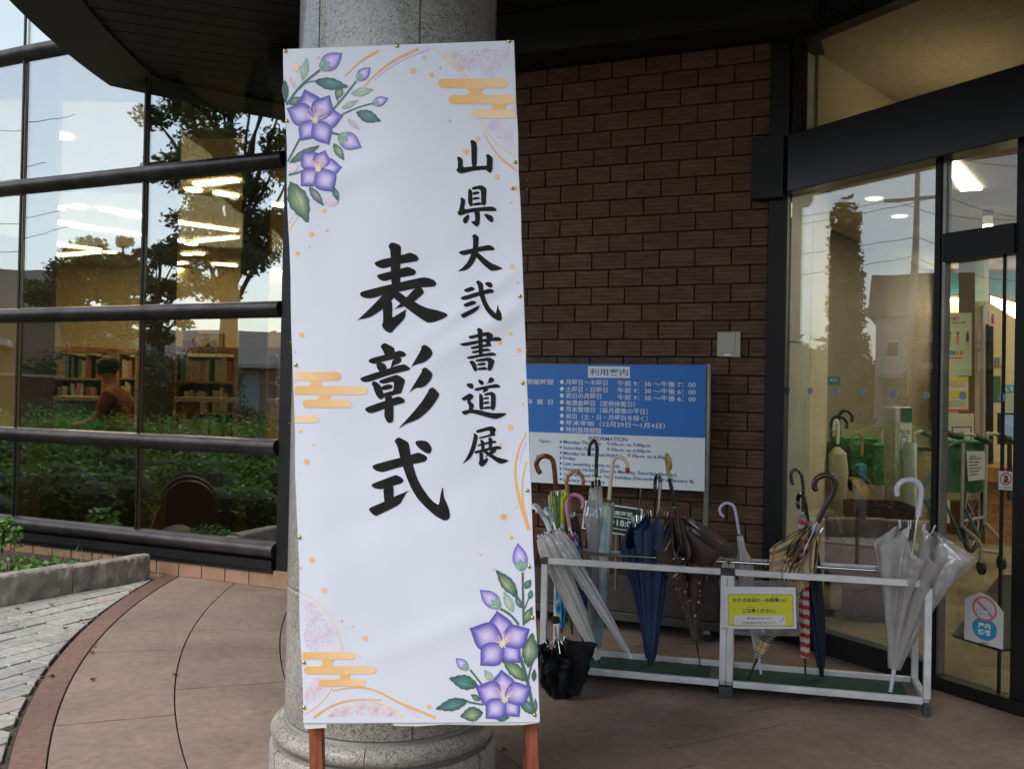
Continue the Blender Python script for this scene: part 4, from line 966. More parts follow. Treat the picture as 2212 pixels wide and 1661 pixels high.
# low brown wheeled box standing against the wall
m_bbox = mat('brown_panel', (.055, .038, .028), .6, var=.35, vscale=6, rnd=.05); m_blk = mat('black_plastic', (.012, .012, .013), .4); m_chr = mat('chrome', (.75, .75, .74), .12, metal=1)
m_alu = mat('brushed_aluminium', (.80, .795, .78), .40, metal=.25, stain=(9, .22), var=.08, vscale=14, stretch=(1, 1, 1)); m_grey = mat('dark_grey_plastic', (.045, .05, .055), .5)
cart = thing('wheeled_planter_box', 'low dark brown box on casters between the umbrella stand and the brick wall', 'box', (.5, 5.3, 0))
q0 = V3(-.15, 5.72); q1 = V3(1.115, 5.16); dd = (q1-q0).normalized(); nb = Vector((-dd.y, dd.x, 0)); Lc = (q1-q0).length; rzc = math.atan2(dd.y, dd.x)
mb = MB(); mb.box((q0+q1)/2 + nb*.13 + V3(0, 0, .215), (Lc, .26, .20), rz=rzc); mb.build('box_body', m_bbox, cart, bevel=.004)
mb = MB(); mb.box((q0+q1)/2 + nb*.13 + V3(0, 0, .092), (Lc+.03, .30, .045), rz=rzc); mb.build('base_board', mat('base_board_dark', (.05, .045, .04), .5), cart, bevel=.003)
for s_ in (.05, Lc-.06):
    for t_ in (.03, .23):
        c = q0 + dd*s_ + nb*t_; mb = MB(); mb.tube([c + V3(0, 0, .028) - nb*.012, c + V3(0, 0, .028) + nb*.012], .027, 14); o = mb.build('caster', m_blk, cart, smooth=True)
        mb = MB(); mb.box(c + V3(.0, 0, .058), (.03, .035, .03), rz=rzc); mb.build('caster_fork', m_chr, o)
# ---------------------------------------------------------------- the two stands
SF0 = Vector((.150, 4.439, 0)); SD = Vector((.971, -.238, 0)).normalized(); SB = Vector((.238, .971, 0)).normalized()
SW, SH = .34, .559; T = .028
def sp(u, w, z): return SF0 + SD*u + SB*w + V3(0, 0, z)
m_mat = mat('green_mesh_mat', (.014, .062, .042), .8, var=.5, vscale=120, bump=.7, bscale=220)
m_rust = mat('tray_board', (.12, .10, .085), .6, var=.4, vscale=9)
rzs = math.atan2(SD.y, SD.x)
def stand(u0_, u1_, label):
    st_ = thing('umbrella_stand', label, 'umbrella stand', sp((u0_+u1_)/2, SW/2, 0), 'silver umbrella stands joined end to end')
    for u in (u0_+T/2, u1_-T/2):
        for w in (T/2, SW-T/2):
            mb = MB(); mb.box(sp(u, w, (SH-T)/2+.035), (T, T, SH-T-.07), rz=rzs); o = mb.build('post', m_alu, st_, bevel=.002)
            mb = MB(); mb.box(sp(u, w, .022), (T+.002, T+.002, .044), rz=rzs); mb.build('foot_cap', m_grey, o, bevel=.002)
            mb = MB(); mb.box(sp(u, w, SH-T/2), (T+.002, T+.002, T+.002), rz=rzs); mb.build('corner_joint', m_grey, o, bevel=.002)
    for w in (T/2, SW-T/2):
        for z in (SH-T/2, .060):
            mb = MB(); mb.box(sp((u0_+u1_)/2, w, z), (u1_-u0_-2*T-.003, T*.93, T*.93), rz=rzs); mb.build('long_rail', m_alu, st_, bevel=.002)
    for u in (u0_+T/2, u1_-T/2):
        for z in (SH-T/2, .060):
            mb = MB(); mb.box(sp(u, SW/2, z), (T*.93, SW-2*T-.003, T*.93), rz=rzs); mb.build('cross_rail', m_alu, st_, bevel=.002)
    mb = MB(); mb.tube([sp(u0_+.01, SW/2, SH+.004), sp(u1_-.01, SW/2, SH+.004)], .0075, 12); mb.build('divider_rod', m_chr, st_, smooth=True)
    mb = MB(); mb.box(sp((u0_+u1_)/2, SW/2, .048), (u1_-u0_-2*T, SW-2*T, .006), rz=rzs); tr = mb.build('tray', m_rust, st_)
    n1, n2 = 40, 8; vs = []; fs = []
    for j in range(n2+1):
        for i in range(n1+1):
            e = (.03 if u0_ < .5 else .006)*mnoise.noise(Vector((i*.4, j*.1, u0_)))*(1 if j in (0, n2) else 0)
            vs.append(sp(u0_+T+.004+(u1_-u0_-2*T-.05)*i/n1, T+.006+(SW-2*T-.012)*j/n2 + (e-.012 if j == n2 else 0), .0545+.0025*mnoise.noise(Vector((i*.6, j*.6, 7)))))
    for j in range(n2):
        for i in range(n1): a = j*(n1+1)+i; fs.append((a, a+1, a+n1+2, a+n1+1))
    mb = MB(); mb.add(vs, fs); mb.build('drip_mat', m_mat, st_, smooth=True)
    return st_
st1 = stand(0.0, .8285, 'left silver aluminium umbrella stand, the one nearer the notice board')
st2 = stand(.8300, 1.660, 'right silver aluminium umbrella stand, the one carrying the yellow notice')
for u, par in ((.20, st1), (.53, st1), (1.0, st2), (1.46, st2)):
    mb = MB(); c = sp(u, SW/2, SH+.004); mb.tube([c - SB*.02 - SD*.01 + V3(0, 0, -.012), c + SB*.01 + SD*.002 + V3(0, 0, .012), c + SB*.03 + SD*.008 + V3(0, 0, -.014)], .003, 6); mb.build('clip', m_chr, par)
# hanging clear sheet and yellow notice
FN = Face(sp(.83, -.006, 0), -SB, SD)
sheet = FN.slab([(1553, 1250), (1724, 1258), (1729, 1375), (1562, 1372)], -.0095, -.009, 'hanging_sheet', vinyl('grey_clear_sheet', (.30, .29, .30), .45), None)
tag(sheet, 'grey see-through plastic sheet hung behind the yellow notice', 'plastic sheet')
def K3(x, y): return (1522.9+.10498*x, 1242.1+.10498*y)
notice = thing('yellow_notice', 'yellow and white paper notice about umbrellas taped to the stand post', 'notice', PL(1640, 1310, FN.p, FN.n))
m_npap = mat('notice_paper', (.80, .80, .78), .35, coat=.3); m_yel = mat('notice_yellow', (.80, .72, .03), .4, coat=.3); m_bk = mat('notice_ink', (.02, .02, .02), .6)
FN.slab([K3(402, 230), K3(1862, 245), K3(1885, 1100), K3(430, 1100)], 0, .0012, 'paper', m_npap, notice)
FN.slab([K3(470, 386), K3(1806, 394), K3(1826, 1050), K3(485, 1036)], .0014, .0017, 'frame_print', m_bk, notice)
FN.slab([K3(478, 394), K3(1798, 402), K3(1818, 1042), K3(493, 1028)], .0018, .0021, 'yellow_field', m_yel, notice)
FN.slab([K3(605, 820), K3(1650, 825), K3(1660, 1025), K3(605, 1016)], .0022, .0025, 'white_box', m_npap, notice)
for b, x0, y, x1, h, o_ in (('かさ のお忘れ・お間違いに', 570, 508, 1690, 84, .022), ('ご注意ください。', 780, 725, 1450, 84, .022), ('貸出用のかさもあります。', 865, 882, 1380, 42, .01), ('お気軽に職員にお申し付けください。', 775, 975, 1475, 42, .01), ('わす', 980, 440, 1040, 26, .01), ('まちが', 1370, 438, 1505, 26, .01), ('ちゅうい', 870, 645, 1015, 26, .01)):
    fit_text(notice, 'notice_lettering', b, FN.fr, FN.at(*K3(x0, y)), FN.at(*K3(x1, y)), h*.10498*4.3/FPX, m_bk, o_, .0028)
FN.slab([K3(1515, 995), K3(1560, 940), K3(1600, 870), K3(1640, 835), K3(1600, 920), K3(1550, 970)], .0026, .0029, 'umbrella_print', mat('pale_blue_ink', (.22, .42, .66), .5), notice)
FN.slab([K3(340, 1065), K3(465, 1060), K3(470, 1095), K3(345, 1118)], .002, .006, 'tape', mat('masking_tape', (.62, .50, .38), .6, var=.2, vscale=40), notice)
m_tie = mat('black_tie', (.01, .01, .01), .5)
FT = Face(sp(0, -.004, 0), -SB, SD)
def tie(pts, lab):
    mb = MB(); mb.tube([PL(x, y, FT.p, FT.n) + SB*d for x, y, d in pts], .0016, 6); tag(mb.build('cable_tie', m_tie), lab, 'cable tie')
tie([(1567, 1227, .0), (1578, 1230, -.003), (1588, 1241, -.004), (1596, 1257, -.004)], 'black cable tie tail hanging from the joint between the two stands')
tie([(1690, 1234, .0), (1689.5, 1242, -.003), (1688.5, 1255, -.004)], 'short black cable tie hanging in front of the tartan umbrella')

# ---------------------------------------------------------------- umbrellas
def UP(x, y, off): return PL(x, y, sp(0, off, 0), SB)
def catmull(pts, n=5):
    out = []; m = len(pts)
    for i in range(m-1):
        a, b, c, d = pts[max(i-1, 0)], pts[i], pts[i+1], pts[min(i+2, m-1)]
        for k in range(n):
            t = k/n; out.append(.5*((2*b)+(c-a)*t+(2*a-5*b+4*c-d)*t*t+(3*b-a-3*c+d)*t**3))
    out.append(pts[-1]); return out
UGRP = 'umbrellas standing in the umbrella stand'
def umbrella(label, tip, col, off, hand, hr, hm, s0, prof, fab, fcol=None, slack=None, tipm=None, ribm=None, ribr=.0035, n=72, m=56, pleat=.16, twist=1.0, shaftm=None, hoff=None, hex_=None, ribup=.02, seed=1, tipr=.005, s1=.985, ferr=.9, group=True, pleats=8, ydip=0):
    o0, o1 = off if isinstance(off, tuple) else (off, off)
    T_, C_ = UP(tip[0], tip[1], o0), UP(col[0], col[1], o1)
    ax = (C_-T_); L = ax.length; az = ax.normalized(); axx = (SD - az*SD.dot(az)).normalized(); ayy = az.cross(axx)
    u = thing('umbrella', label, 'umbrella', T_, UGRP if group else None); rr = random.Random(seed)
    def W(x, y, s): return T_ + axx*x + ayy*y + az*(s*L)
    H = [UP(p[0], p[1], (hoff if hoff is not None else o1)+(p[2] if len(p) > 2 else 0)) for p in hand]
    mb = MB(); cs = catmull(H, 6); nr = len(cs)
    if isinstance(hr, (list, tuple)): rs_ = [hr[0]+(hr[1]-hr[0])*i/(nr-1) for i in range(nr)]
    else: rs_ = [hr]*nr
    if hex_ == 'bamboo': rs_ = [r_*(1.22 if i % 5 == 0 else .94) for i, r_ in enumerate(rs_)]
    rs_ = list(rs_); cs = [cs[0]+(cs[0]-cs[1]).normalized()*rs_[0]*.45] + cs; rs_ = [rs_[0]*.62] + rs_
    mb.tube(cs, rs_, 14); hd = mb.build('handle', hm, u, smooth=True)
    # shaft and ferrule
    mb = MB(); mb.tube([W(0, 0, s0*.6), C_, H[-1]], .0042, 8); mb.build('shaft', shaftm or m_chr, u, smooth=True)
    mb = MB(); mb.tube([T_, W(0, 0, s0*ferr), W(0, 0, s0*1.05)], [tipr*.85, tipr, tipr*1.1], 10); mb.build('ferrule', tipm or m_blk, u, smooth=True)
    lob = [rr.uniform(.75, 1.2) for _ in range(8)]; ph0 = rr.uniform(0, 6.28)
    vs = []; fs = []; cs_ = []
    def R_(s):
        for (a, ra), (b, rb) in zip(prof[:-1], prof[1:]):
            if a <= s <= b: t = (s-a)/(b-a); t = t*t*(3-2*t)*.5+t*.5; return ra+(rb-ra)*t
        return prof[-1][1]
    for j in range(m+1):
        q = j/m
        for i in range(n):
            f = 2*math.pi*i/n; s = s0+(s1-s0)*q
            if slack:
                A, pw, dip, bias, bdir, amp2 = slack
                k = int((f*4/math.pi)/1) % 8
                w_ = abs(math.sin(4*f+.0))**.8; k8 = int(f/(math.pi/4)) % 8
                lw_ = lob[k8]*(1+bias*math.cos(f-bdir))
                base = R_(s); a = A*(q**pw)*w_*max(.15, lw_)
                sw_ = .35*w_*q*math.sin(k8*2.1+seed)          # folds lean to one side
                r_ = base+a; ang = f + twist*q*.25 + sw_
                r_ *= 1+.05*math.sin(9*q+f*5+seed)*q
                ss = s - dip*w_*q**3*(s1-s0)*(.7+.5*lob[(k8+3) % 8]) - ydip*q**2*(1-math.cos(f-bdir))*0
            else:
                r_ = R_(s)*(1+pleat*math.cos(pleats*f+ph0+twist*6*q)+.04*math.sin(14*q+2*f+seed)); ang = f; ss = s
                if q > .93: ss += .008*math.cos(8*f)
            vs.append(W(r_*math.cos(ang), r_*math.sin(ang), ss))
            if fcol: cs_.append(fcol(q, f/(2*math.pi), s*L, r_, rr))
    for j in range(m):
        for i in range(n): fs.append((j*n+i, j*n+(i+1) % n, (j+1)*n+(i+1) % n, (j+1)*n+i))
    mb = MB(); mb.v = [tuple(v) for v in vs]; mb.f = fs; mb.c = cs_ if fcol else [(1, 1, 1)]*len(vs)
    o = mb.build('canopy', fab, u, smooth=False, color=bool(fcol)); o.data.polygons.foreach_set('use_smooth', [True]*len(o.data.polygons))
    # rib tips
    for k in range(8):
        f = k*math.pi/4 + (twist*.25 if slack else 0); r_ = (R_(s1) if slack else R_(s1)*.75)
        a = W(r_*.9*math.cos(f), r_*.9*math.sin(f), s1-.02); b = W(r_*1.05*math.cos(f), r_*1.05*math.sin(f), s1+ribup/L*(1+.25*rr.uniform(-1, 1)))
        mb = MB(); mb.tube([a, b], [ribr*.7, ribr], 6); mb.build('rib_tip', ribm or m_chr, u)
    return u
def Z2(x, y, d=0): return (1107.1+.22755*x, 945.1+.22755*y, d)
def Z3(x, y, d=0): return (1107.1+.28455*x, 1188.1+.28455*y, d)
def Z4(x, y, d=0): return (1539.1+.3042*x, 945.1+.3042*y, d)
def Z5(x, y, d=0): return (1539.1+.3042*x, 1188.1+.3042*y, d)
def plain(name, col, **k): return mat(name, col, k.pop('rough', .55), **k)
m_attr = mat('printed_nylon', (1, 1, 1), .6, attr=True, bump=.1, bscale=90); m_attr2 = mat('printed_fabric', (1, 1, 1), .7, attr=True, var=.2, vscale=60)
hw_ = plain('brown_wood_handle', (.16, .04, .015), rough=.2, var=.4, vscale=20, coat=.6); hbam = plain('bamboo_handle', (.42, .23, .075), rough=.3, var=.3, vscale=25, coat=.4)
hblk = plain('glossy_black_handle', (.008, .008, .008), rough=.15, coat=.5); hcream = plain('cream_handle', (.74, .66, .50), rough=.25, coat=.4); hred = plain('red_cap', (.62, .05, .02), rough=.3)
hlime = plain('lime_handle', (.46, .55, .02), rough=.25, coat=.4); hpink = plain('pink_handle', (.72, .26, .44), rough=.2, coat=.5); hwhite = plain('white_handle', (.72, .72, .80), rough=.22, coat=.4); hlav = plain('lavender_handle', (.60, .58, .76), rough=.25, coat=.3)
hblue = plain('pale_blue_handle', (.50, .58, .62), rough=.25, coat=.4); hyel = plain('yellow_handle', (.46, .36, .10), rough=.3, coat=.3); hdk = plain('dark_brown_handle', (.035, .012, .010), rough=.2, coat=.5)
v_clear = vinyl('clear_vinyl', (.84, .84, .82), .45, .36); v_milky = vinyl('milky_vinyl', (.84, .82, .76), .84, .16); v_white = vinyl('white_vinyl', (.88, .87, .86), .70, .22)
f_navy = plain('navy_nylon', (.012, .022, .085), rough=.6, var=.25, vscale=5, bump=.1, bscale=70); f_navy2 = plain('navy_nylon_blue', (.013, .030, .085), rough=.6, var=.25, vscale=5); f_navy3 = plain('midnight_nylon', (.008, .012, .035), rough=.6); f_dkb = plain('dark_brown_nylon', (.035, .018, .014), rough=.45)
# back row first
def green_c(q, a, z, r_, rr):
    k = (a*8 + q*1.3) % 1; return (.62, .52, .28) if k < .10 or .22 < k < .30 else (.07, .17, .045)
umbrella('green umbrella with tan stripes and curved brown wood handle', Z3(455, 640), Z2(420, 525), (.26, .28), [Z2(262, 335), Z2(240, 300), Z2(228, 245), Z2(262, 190), Z2(320, 175), Z2(378, 210), Z2(396, 290), Z2(408, 420), Z2(417, 498)], (.0125, .0115), hw_, .05,
         [(0, .006), (.3, .022), (.6, .036), (.85, .045), (1, .040)], m_attr, green_c, pleat=.2, twist=.8, seed=2)
umbrella('dark brown umbrella with ringed bamboo crook handle', Z3(560, 640), Z2(560, 740), (.27, .28), [Z2(668, 450), Z2(672, 405), Z2(645, 345), Z2(590, 322), Z2(535, 355), Z2(513, 420), Z2(520, 500), Z2(540, 610), Z2(552, 705)], .0092, hbam, .05,
         [(0, .006), (.3, .018), (.6, .027), (.9, .030), (1, .026)], f_dkb, hex_='bamboo', seed=3)
def clearf(q, a): return None
umbrella('clear vinyl umbrella with black curved handle and green band', Z3(600, 770), Z2(792, 440), (.26, .24), [Z2(728, 168), Z2(728, 110), Z2(745, 50), Z2(785, 35), Z2(803, 100), Z2(797, 220), Z2(794, 375)], .0085, hblk, .05,
         [(0, .006), (.25, .02), (.5, .028), (.62, .027), (.70, .034), (.80, .050), (.88, .034), (1, .026)], v_clear, pleat=.14, ribm=hblk, ribr=.004, ribup=.03, seed=4, tipm=hblk)
mb = MB(); mb.tube([UP(*Z2(795, 300)[:2], .24), UP(*Z2(794, 345)[:2], .24)], .0092, 14); o = mb.build('handle_band', plain('green_band', (.02, .14, .05)), bpy.data.objects['umbrella.002'], smooth=True)
def paleb(q, a, z, r_, rr):
    t = mnoise.noise(Vector((a*5, q*7, 1.3))); b = .85 if abs((q*7) % 1) < .05 else 1
    c = (.62, .60, .50) if t > .22 and q > .45 else (.30, .46, .48); return tuple(x*b for x in c)
umbrella('pale blue tightly wrapped umbrella with cream handle tipped in red', Z3(640, 800), Z2(912, 610), (.25, .24), [Z2(1092, 300), Z2(1088, 250), Z2(1055, 200), Z2(1005, 184), Z2(965, 205), Z2(948, 270), Z2(932, 420), Z2(917, 588)], .0092, hcream, .06,
         [(0, .006), (.08, .018), (.3, .024), (.6, .028), (1, .031)], m_attr2, paleb, pleat=.03, twist=.3, ribm=hcream, ribr=.003, ribup=.008, seed=5)
U = bpy.data.objects['umbrella.003']; mb = MB(); mb.tube([UP(*Z2(1090, 285)[:2], .24), UP(*Z2(1092, 325)[:2], .24), UP(*Z2(1092, 336)[:2], .24)], [.0105, .0105, .007], 14); mb.build('handle_cap', hred, U, smooth=True)
umbrella('navy umbrella with slack folds and thin twisted handle, left of the other navy one', Z3(1035, 900), Z2(1190, 760), (.22, .27), [Z2(1190, 640), Z2(1208, 645, 0), Z2(1214, 600), Z2(1212, 545), Z2(1218, 490)], .0035, plain('wine_handle', (.08, .012, .02), rough=.15, coat=.6), .07,
         [(0, .007), (.15, .017), (.5, .030), (.8, .040), (1, .030)], f_navy, slack=(.05, 1.6, .16, .7, math.pi, 0), seed=6, twist=1.2)
umbrella('navy umbrella with upright folds and silver and black handle, right of the other navy one', Z3(1055, 935), Z2(1380, 700), (.20, .25), [Z2(1358, 515, -.06), Z2(1352, 450, -.06), Z2(1362, 385, -.04), Z2(1388, 358, 0), Z2(1402, 430), Z2(1390, 560), Z2(1384, 690)], .0085, hblk, .08,
         [(0, .008), (.2, .026), (.5, .040), (.8, .050), (1, .046)], f_navy2, slack=(.045, 1.0, .10, .45, math.pi, 0), seed=7, twist=.3, ribup=.012, ribr=.002)
U = bpy.data.objects['umbrella.005']; mb = MB(); mb.tube([UP(*Z2(1404, 425)[:2], .238), UP(*Z2(1392, 590)[:2], .238), UP(*Z2(1386, 690)[:2], .238)], .0072, 10); mb.build('handle_sleeve', m_chr, U, smooth=True)
rsd = random.Random(11); seeds_l = [(rsd.uniform(.12, .98), rsd.random(), rsd.random() < .33) for _ in range(150)]
def brownf(q, a, z, r_, rr):
    for sq, sa, red in seeds_l:
        if abs(q-sq) < .0085 and min(abs(a-sa), 1-abs(a-sa))*6.283*max(r_, .04) < .0058 and abs(math.sin((q-sq)*260)+math.cos((a-sa)*900)) > .25: return (.56, .16, .17) if red else (.80, .77, .74)
    return (.085, .052, .043)
umbrella('brown umbrella with small pink and white motifs and loose bulging folds', Z3(1427, 885), Z2(1545, 700), (.17, .23), [Z2(1490, 300, -.03), Z2(1500, 250, -.055), Z2(1480, 190, -.05), Z2(1462, 165, -.02), Z2(1462, 220, 0), Z2(1480, 330), Z2(1502, 430), Z2(1522, 560), Z2(1538, 665)], .0088, hyel, .17,
         [(0, .008), (.2, .022), (.5, .036), (.75, .05), (.9, .045), (1, .030)], m_attr2, brownf, slack=(.19, 2.0, .30, .38, -.4, 0), seed=9, twist=1.3, shaftm=hblk, n=260, m=150, tipm=plain('brown_tip', (.05, .02, .02)), tipr=.0035, ribup=.012, ribm=plain('brown_tip', (.05, .02, .02)), ribr=.0025)
U = bpy.data.objects['umbrella.006']; mb = MB(); mb.tube([UP(*Z2(1492, 388)[:2], .23), UP(*Z2(1513, 500)[:2], .23), UP(*Z2(1536, 655)[:2], .23)], .0095, 12); mb.build('handle_sleeve', hblk, U, smooth=True)
# front left: two leaning clear ones, and two child's umbrellas between
def seablue(q, a, z, r_, rr):
    t = mnoise.noise(Vector((a*9, q*12, 4))); t2 = mnoise.noise(Vector((a*7+3, q*9, 8)))
    return (.75, .42, .06) if t > .38 else (.55, .60, .12) if t2 > .4 else (.02, .13, .22) if t < -.3 else (.03, .27, .52)
umbrella("blue patterned child's umbrella with lime green handle", Z3(372, 630), Z2(478, 905), (.19, .19), [Z2(500, 580, -.055), Z2(505, 540, -.06), Z2(495, 513, -.03), Z2(478, 540, 0), Z2(476, 620), Z2(476, 700), Z2(475, 818)], .0098, hlime, .06,
         [(0, .007), (.3, .030), (.6, .032), (.85, .028), (1, .018)], m_attr, seablue, pleat=.2, ribm=hlime, ribr=.0045, ribup=.016, seed=12)
def navyfl(q, a, z, r_, rr):
    t = mnoise.noise(Vector((a*14, q*26, 2))); t2 = mnoise.noise(Vector((a*11+5, q*22, 6)))
    return (.66, .34, .46) if t > .30 else (.48, .50, .66) if t2 > .33 else (.05, .10, .34) if t2 < -.2 else (.02, .035, .16)
umbrella("navy floral child's umbrella with curved pink handle", Z3(572, 850), Z2(562, 915), (.17, .17), [Z2(662, 668), Z2(672, 630), Z2(655, 575), Z2(605, 545), Z2(545, 555), Z2(518, 605), Z2(520, 700), Z2(542, 850)], .0098, hpink, .06,
         [(0, .007), (.2, .020), (.5, .030), (.8, .032), (1, .022)], m_attr, navyfl, pleat=.2, ribm=hpink, ribr=.0045, ribup=.016, seed=13, tipm=hpink)
for k_, (i_, x, y0, y1, o_) in enumerate(((7, 475, 818, 862, .19), (8, 543, 850, 884, .17))):
    mb = MB(); mb.tube([UP(*Z2(x, y0)[:2], o_), UP(*Z2(x+1, (y0+y1)/2)[:2], o_), UP(*Z2(x+2, y1)[:2], o_)], [.0085, .0105, .008], 12); mb.build('collar', hwhite, bpy.data.objects['umbrella.00%d' % i_], smooth=True)
umbrella('cream vinyl umbrella with thick white handle leaning right, leftmost of the two leaning ones', Z3(680, 900), Z2(300, 925), (.09, .10), [Z2(235, 700, -.05), Z2(205, 668, -.04), Z2(212, 648, -.01), Z2(240, 665, 0), Z2(290, 740), Z2(330, 810), Z2(357, 885)], .0125, hwhite, .07,
         [(0, .008), (.15, .018), (.4, .034), (.65, .044), (.9, .052), (1, .038)], v_milky, pleat=.13, seed=14, ribm=hwhite, ribup=.022)
umbrella('clear umbrella with pale blue handle leaning far right, its white tip on the mat', Z3(905, 822), Z2(415, 905), (.12, .10), [Z2(345, 735, -.05), Z2(312, 700, -.04), Z2(318, 676, -.01), Z2(345, 700, 0), Z2(372, 760), Z2(385, 800)], .010, hblue, .05,
         [(0, .009), (.15, .017), (.4, .024), (.65, .032), (.88, .042), (1, .030)], v_white, pleat=.1, seed=15, tipm=hwhite, tipr=.0075, ribm=hwhite, ribup=.02)
# right stand
umbrella('slim white umbrella with curved lavender handle beside the stand joint', Z5(345, 878), Z4(193, 690), (.22, .25), [Z4(78, 562), Z4(58, 540), Z4(52, 505), Z4(80, 470), Z4(120, 467), Z4(152, 492), Z4(166, 540), Z4(178, 610), Z4(190, 682)], .0068, hlav, .10,
         [(0, .007), (.2, .016), (.5, .022), (.72, .032), (.80, .036), (.88, .018), (1, .013)], vinyl('opaque_white_vinyl', (.86, .85, .85), .93, .12), pleat=.10, seed=16, tipm=hwhite, tipr=.0065, ribm=hlav, ribr=.003, ribup=.006)
umbrella('midnight blue folded umbrella with black handle behind the striped one', Z5(776, 895), Z4(690, 620), (.23, .24), [Z4(612, 500, -.05), Z4(604, 460, -.05), Z4(612, 412, -.03), Z4(632, 405), Z4(655, 450), Z4(668, 540), Z4(678, 600)], .009, hblk, .06,
         [(0, .012), (.2, .024), (.5, .034), (.75, .030), (1, .02)], f_navy3, pleat=.14, seed=17, tipr=.012)
def redw(q, a, z, r_, rr): return (.50, .02, .015) if ((z*100/2.05 + a*1.2) % 2) < 1 else (.66, .60, .56)
umbrella('red and white striped umbrella with thin dark curved handle', Z5(660, 925), Z4(640, 562), (.14, .20), [Z4(572, 332), Z4(560, 300), Z4(560, 250), Z4(590, 228), Z4(622, 250), Z4(640, 310), Z4(645, 420), Z4(643, 525)], .0072, hdk, .14,
         [(0, .006), (.15, .019), (.6, .022), (.85, .022), (1, .018)], m_attr2, redw, pleat=.10, twist=.2, seed=18, ribm=m_chr, m=120, ribup=.018)
def tartan(q, a, z, r_, rr):
    u = (a*12) % 2; v = (z*100/9) % 1
    def ln(t, c, w): return abs(t-c) < w
    c = (.72, .58, .28)
    if ln(v, .2, .035) or ln(v, .34, .035) or ln(v, .48, .035): c = (.06, .035, .03)
    elif ln(v, .27, .035) or ln(v, .41, .035): c = (.60, .56, .48)
    if ln(u, .3, .055) or ln(u, .52, .055) or ln(u, .74, .055): c = (.07, .04, .035)
    if ln(v, .85, .02) or ln(u, 1.5, .04): c = (.55, .20, .06)
    if q > .985: c = (.07, .035, .02)
    return c
umbrella('beige tartan umbrella, crumpled, with thick dark curved handle leaning right', Z5(250, 922), Z4(735, 625), (.10, .11), [Z4(735, 372), Z4(722, 345), Z4(738, 295), Z4(790, 268), Z4(845, 275), Z4(872, 320), Z4(855, 390), Z4(800, 490), Z4(748, 600)], .0122, hdk, .15,
         [(0, .008), (.2, .024), (.45, .038), (.7, .046), (.9, .042), (1, .030)], m_attr2, tartan, slack=(.085, 1.8, .22, .35, 2.6, 0), seed=19, twist=1.6, n=144, m=150, ribup=.02)
umbrella('large open-folded clear umbrella with fat white handle at the right end', Z5(1262, 1020), Z4(1450, 620), (.12, .15), [Z4(1312, 408), Z4(1310, 355), Z4(1345, 312), Z4(1400, 300), Z4(1455, 318), Z4(1483, 370), Z4(1475, 460), Z4(1462, 556)], .0118, hwhite, .15,
         [(0, .010), (.2, .030), (.5, .052), (.8, .070), (1, .075)], vinyl('clear_vinyl_sheet', (.94, .93, .92), .54, .42), slack=(.138, 1.15, .15, .30, -.3, 0), seed=23, twist=.7, n=112, m=60, tipm=hwhite, tipr=.0095, ribm=hwhite, ribr=.003, ribup=.024)
# mini folding umbrella standing half open on the floor
f_blk = plain('black_nylon', (.008, .008, .009), rough=.7, spec=.3, var=.4, vscale=12, bump=.5, bscale=45)
umbrella('black crumpled folding umbrella standing on the floor beside the notice board', (1212, 1513), (1203, 1384), -.20, [(1201, 1372), (1200, 1362), (1199.7, 1352)], .006, m_chr, .02,
         [(0, .034), (.3, .048), (.7, .058), (1, .050)], f_blk, slack=(.080, .5, .16, .25, 0, 0), seed=31, twist=1.1, n=150, m=60, ribm=m_chr, ribr=.0018, ribup=.012, tipm=m_blk, group=False)
mu = [o for o in bpy.data.objects if o.get('label', '').startswith('black crumpled folding')][0]; tp = UP(1199.6, 1338, -.20)
for o in mu.children:
    if o.name.startswith('canopy'):
        for v in o.data.vertices:
            k = mnoise.noise(Vector(v.co)*16)*.020 + mnoise.noise(Vector(v.co)*38)*.012; v.co.x += k; v.co.y += k*.6; v.co.z = max(.006, v.co.z + mnoise.noise(Vector(v.co)*12)*.03)
mb = MB(); mb.tube([tp + V3(0, 0, d) for d in (-.016, -.012, .010, .014)], [.012, .018, .018, .012], 16); mb.build('grip', m_blk, mu, smooth=True)
c0 = UP(1203, 1384, -.20)
for k in range(7):
    a = k*.8+3.4; b0 = c0 + V3(.018*math.cos(a), .018*math.sin(a), .004); b1 = c0 + V3(.055*math.cos(a), .05*math.sin(a), -.09-.012*k)
    mb = MB(); mb.tube([b0, (b0+b1)/2 + V3(.01*math.cos(a), .01*math.sin(a), .012), b1], .002, 5); mb.build('rib', m_chr, mu)
mb = MB(); mb.tube([tp + V3(.015, 0, 0), tp + V3(.03, 0, -.02), tp + V3(.045, 0, -.045), tp + V3(.03, 0, -.05)], .0018, 5); mb.build('strap', m_blk, mu)
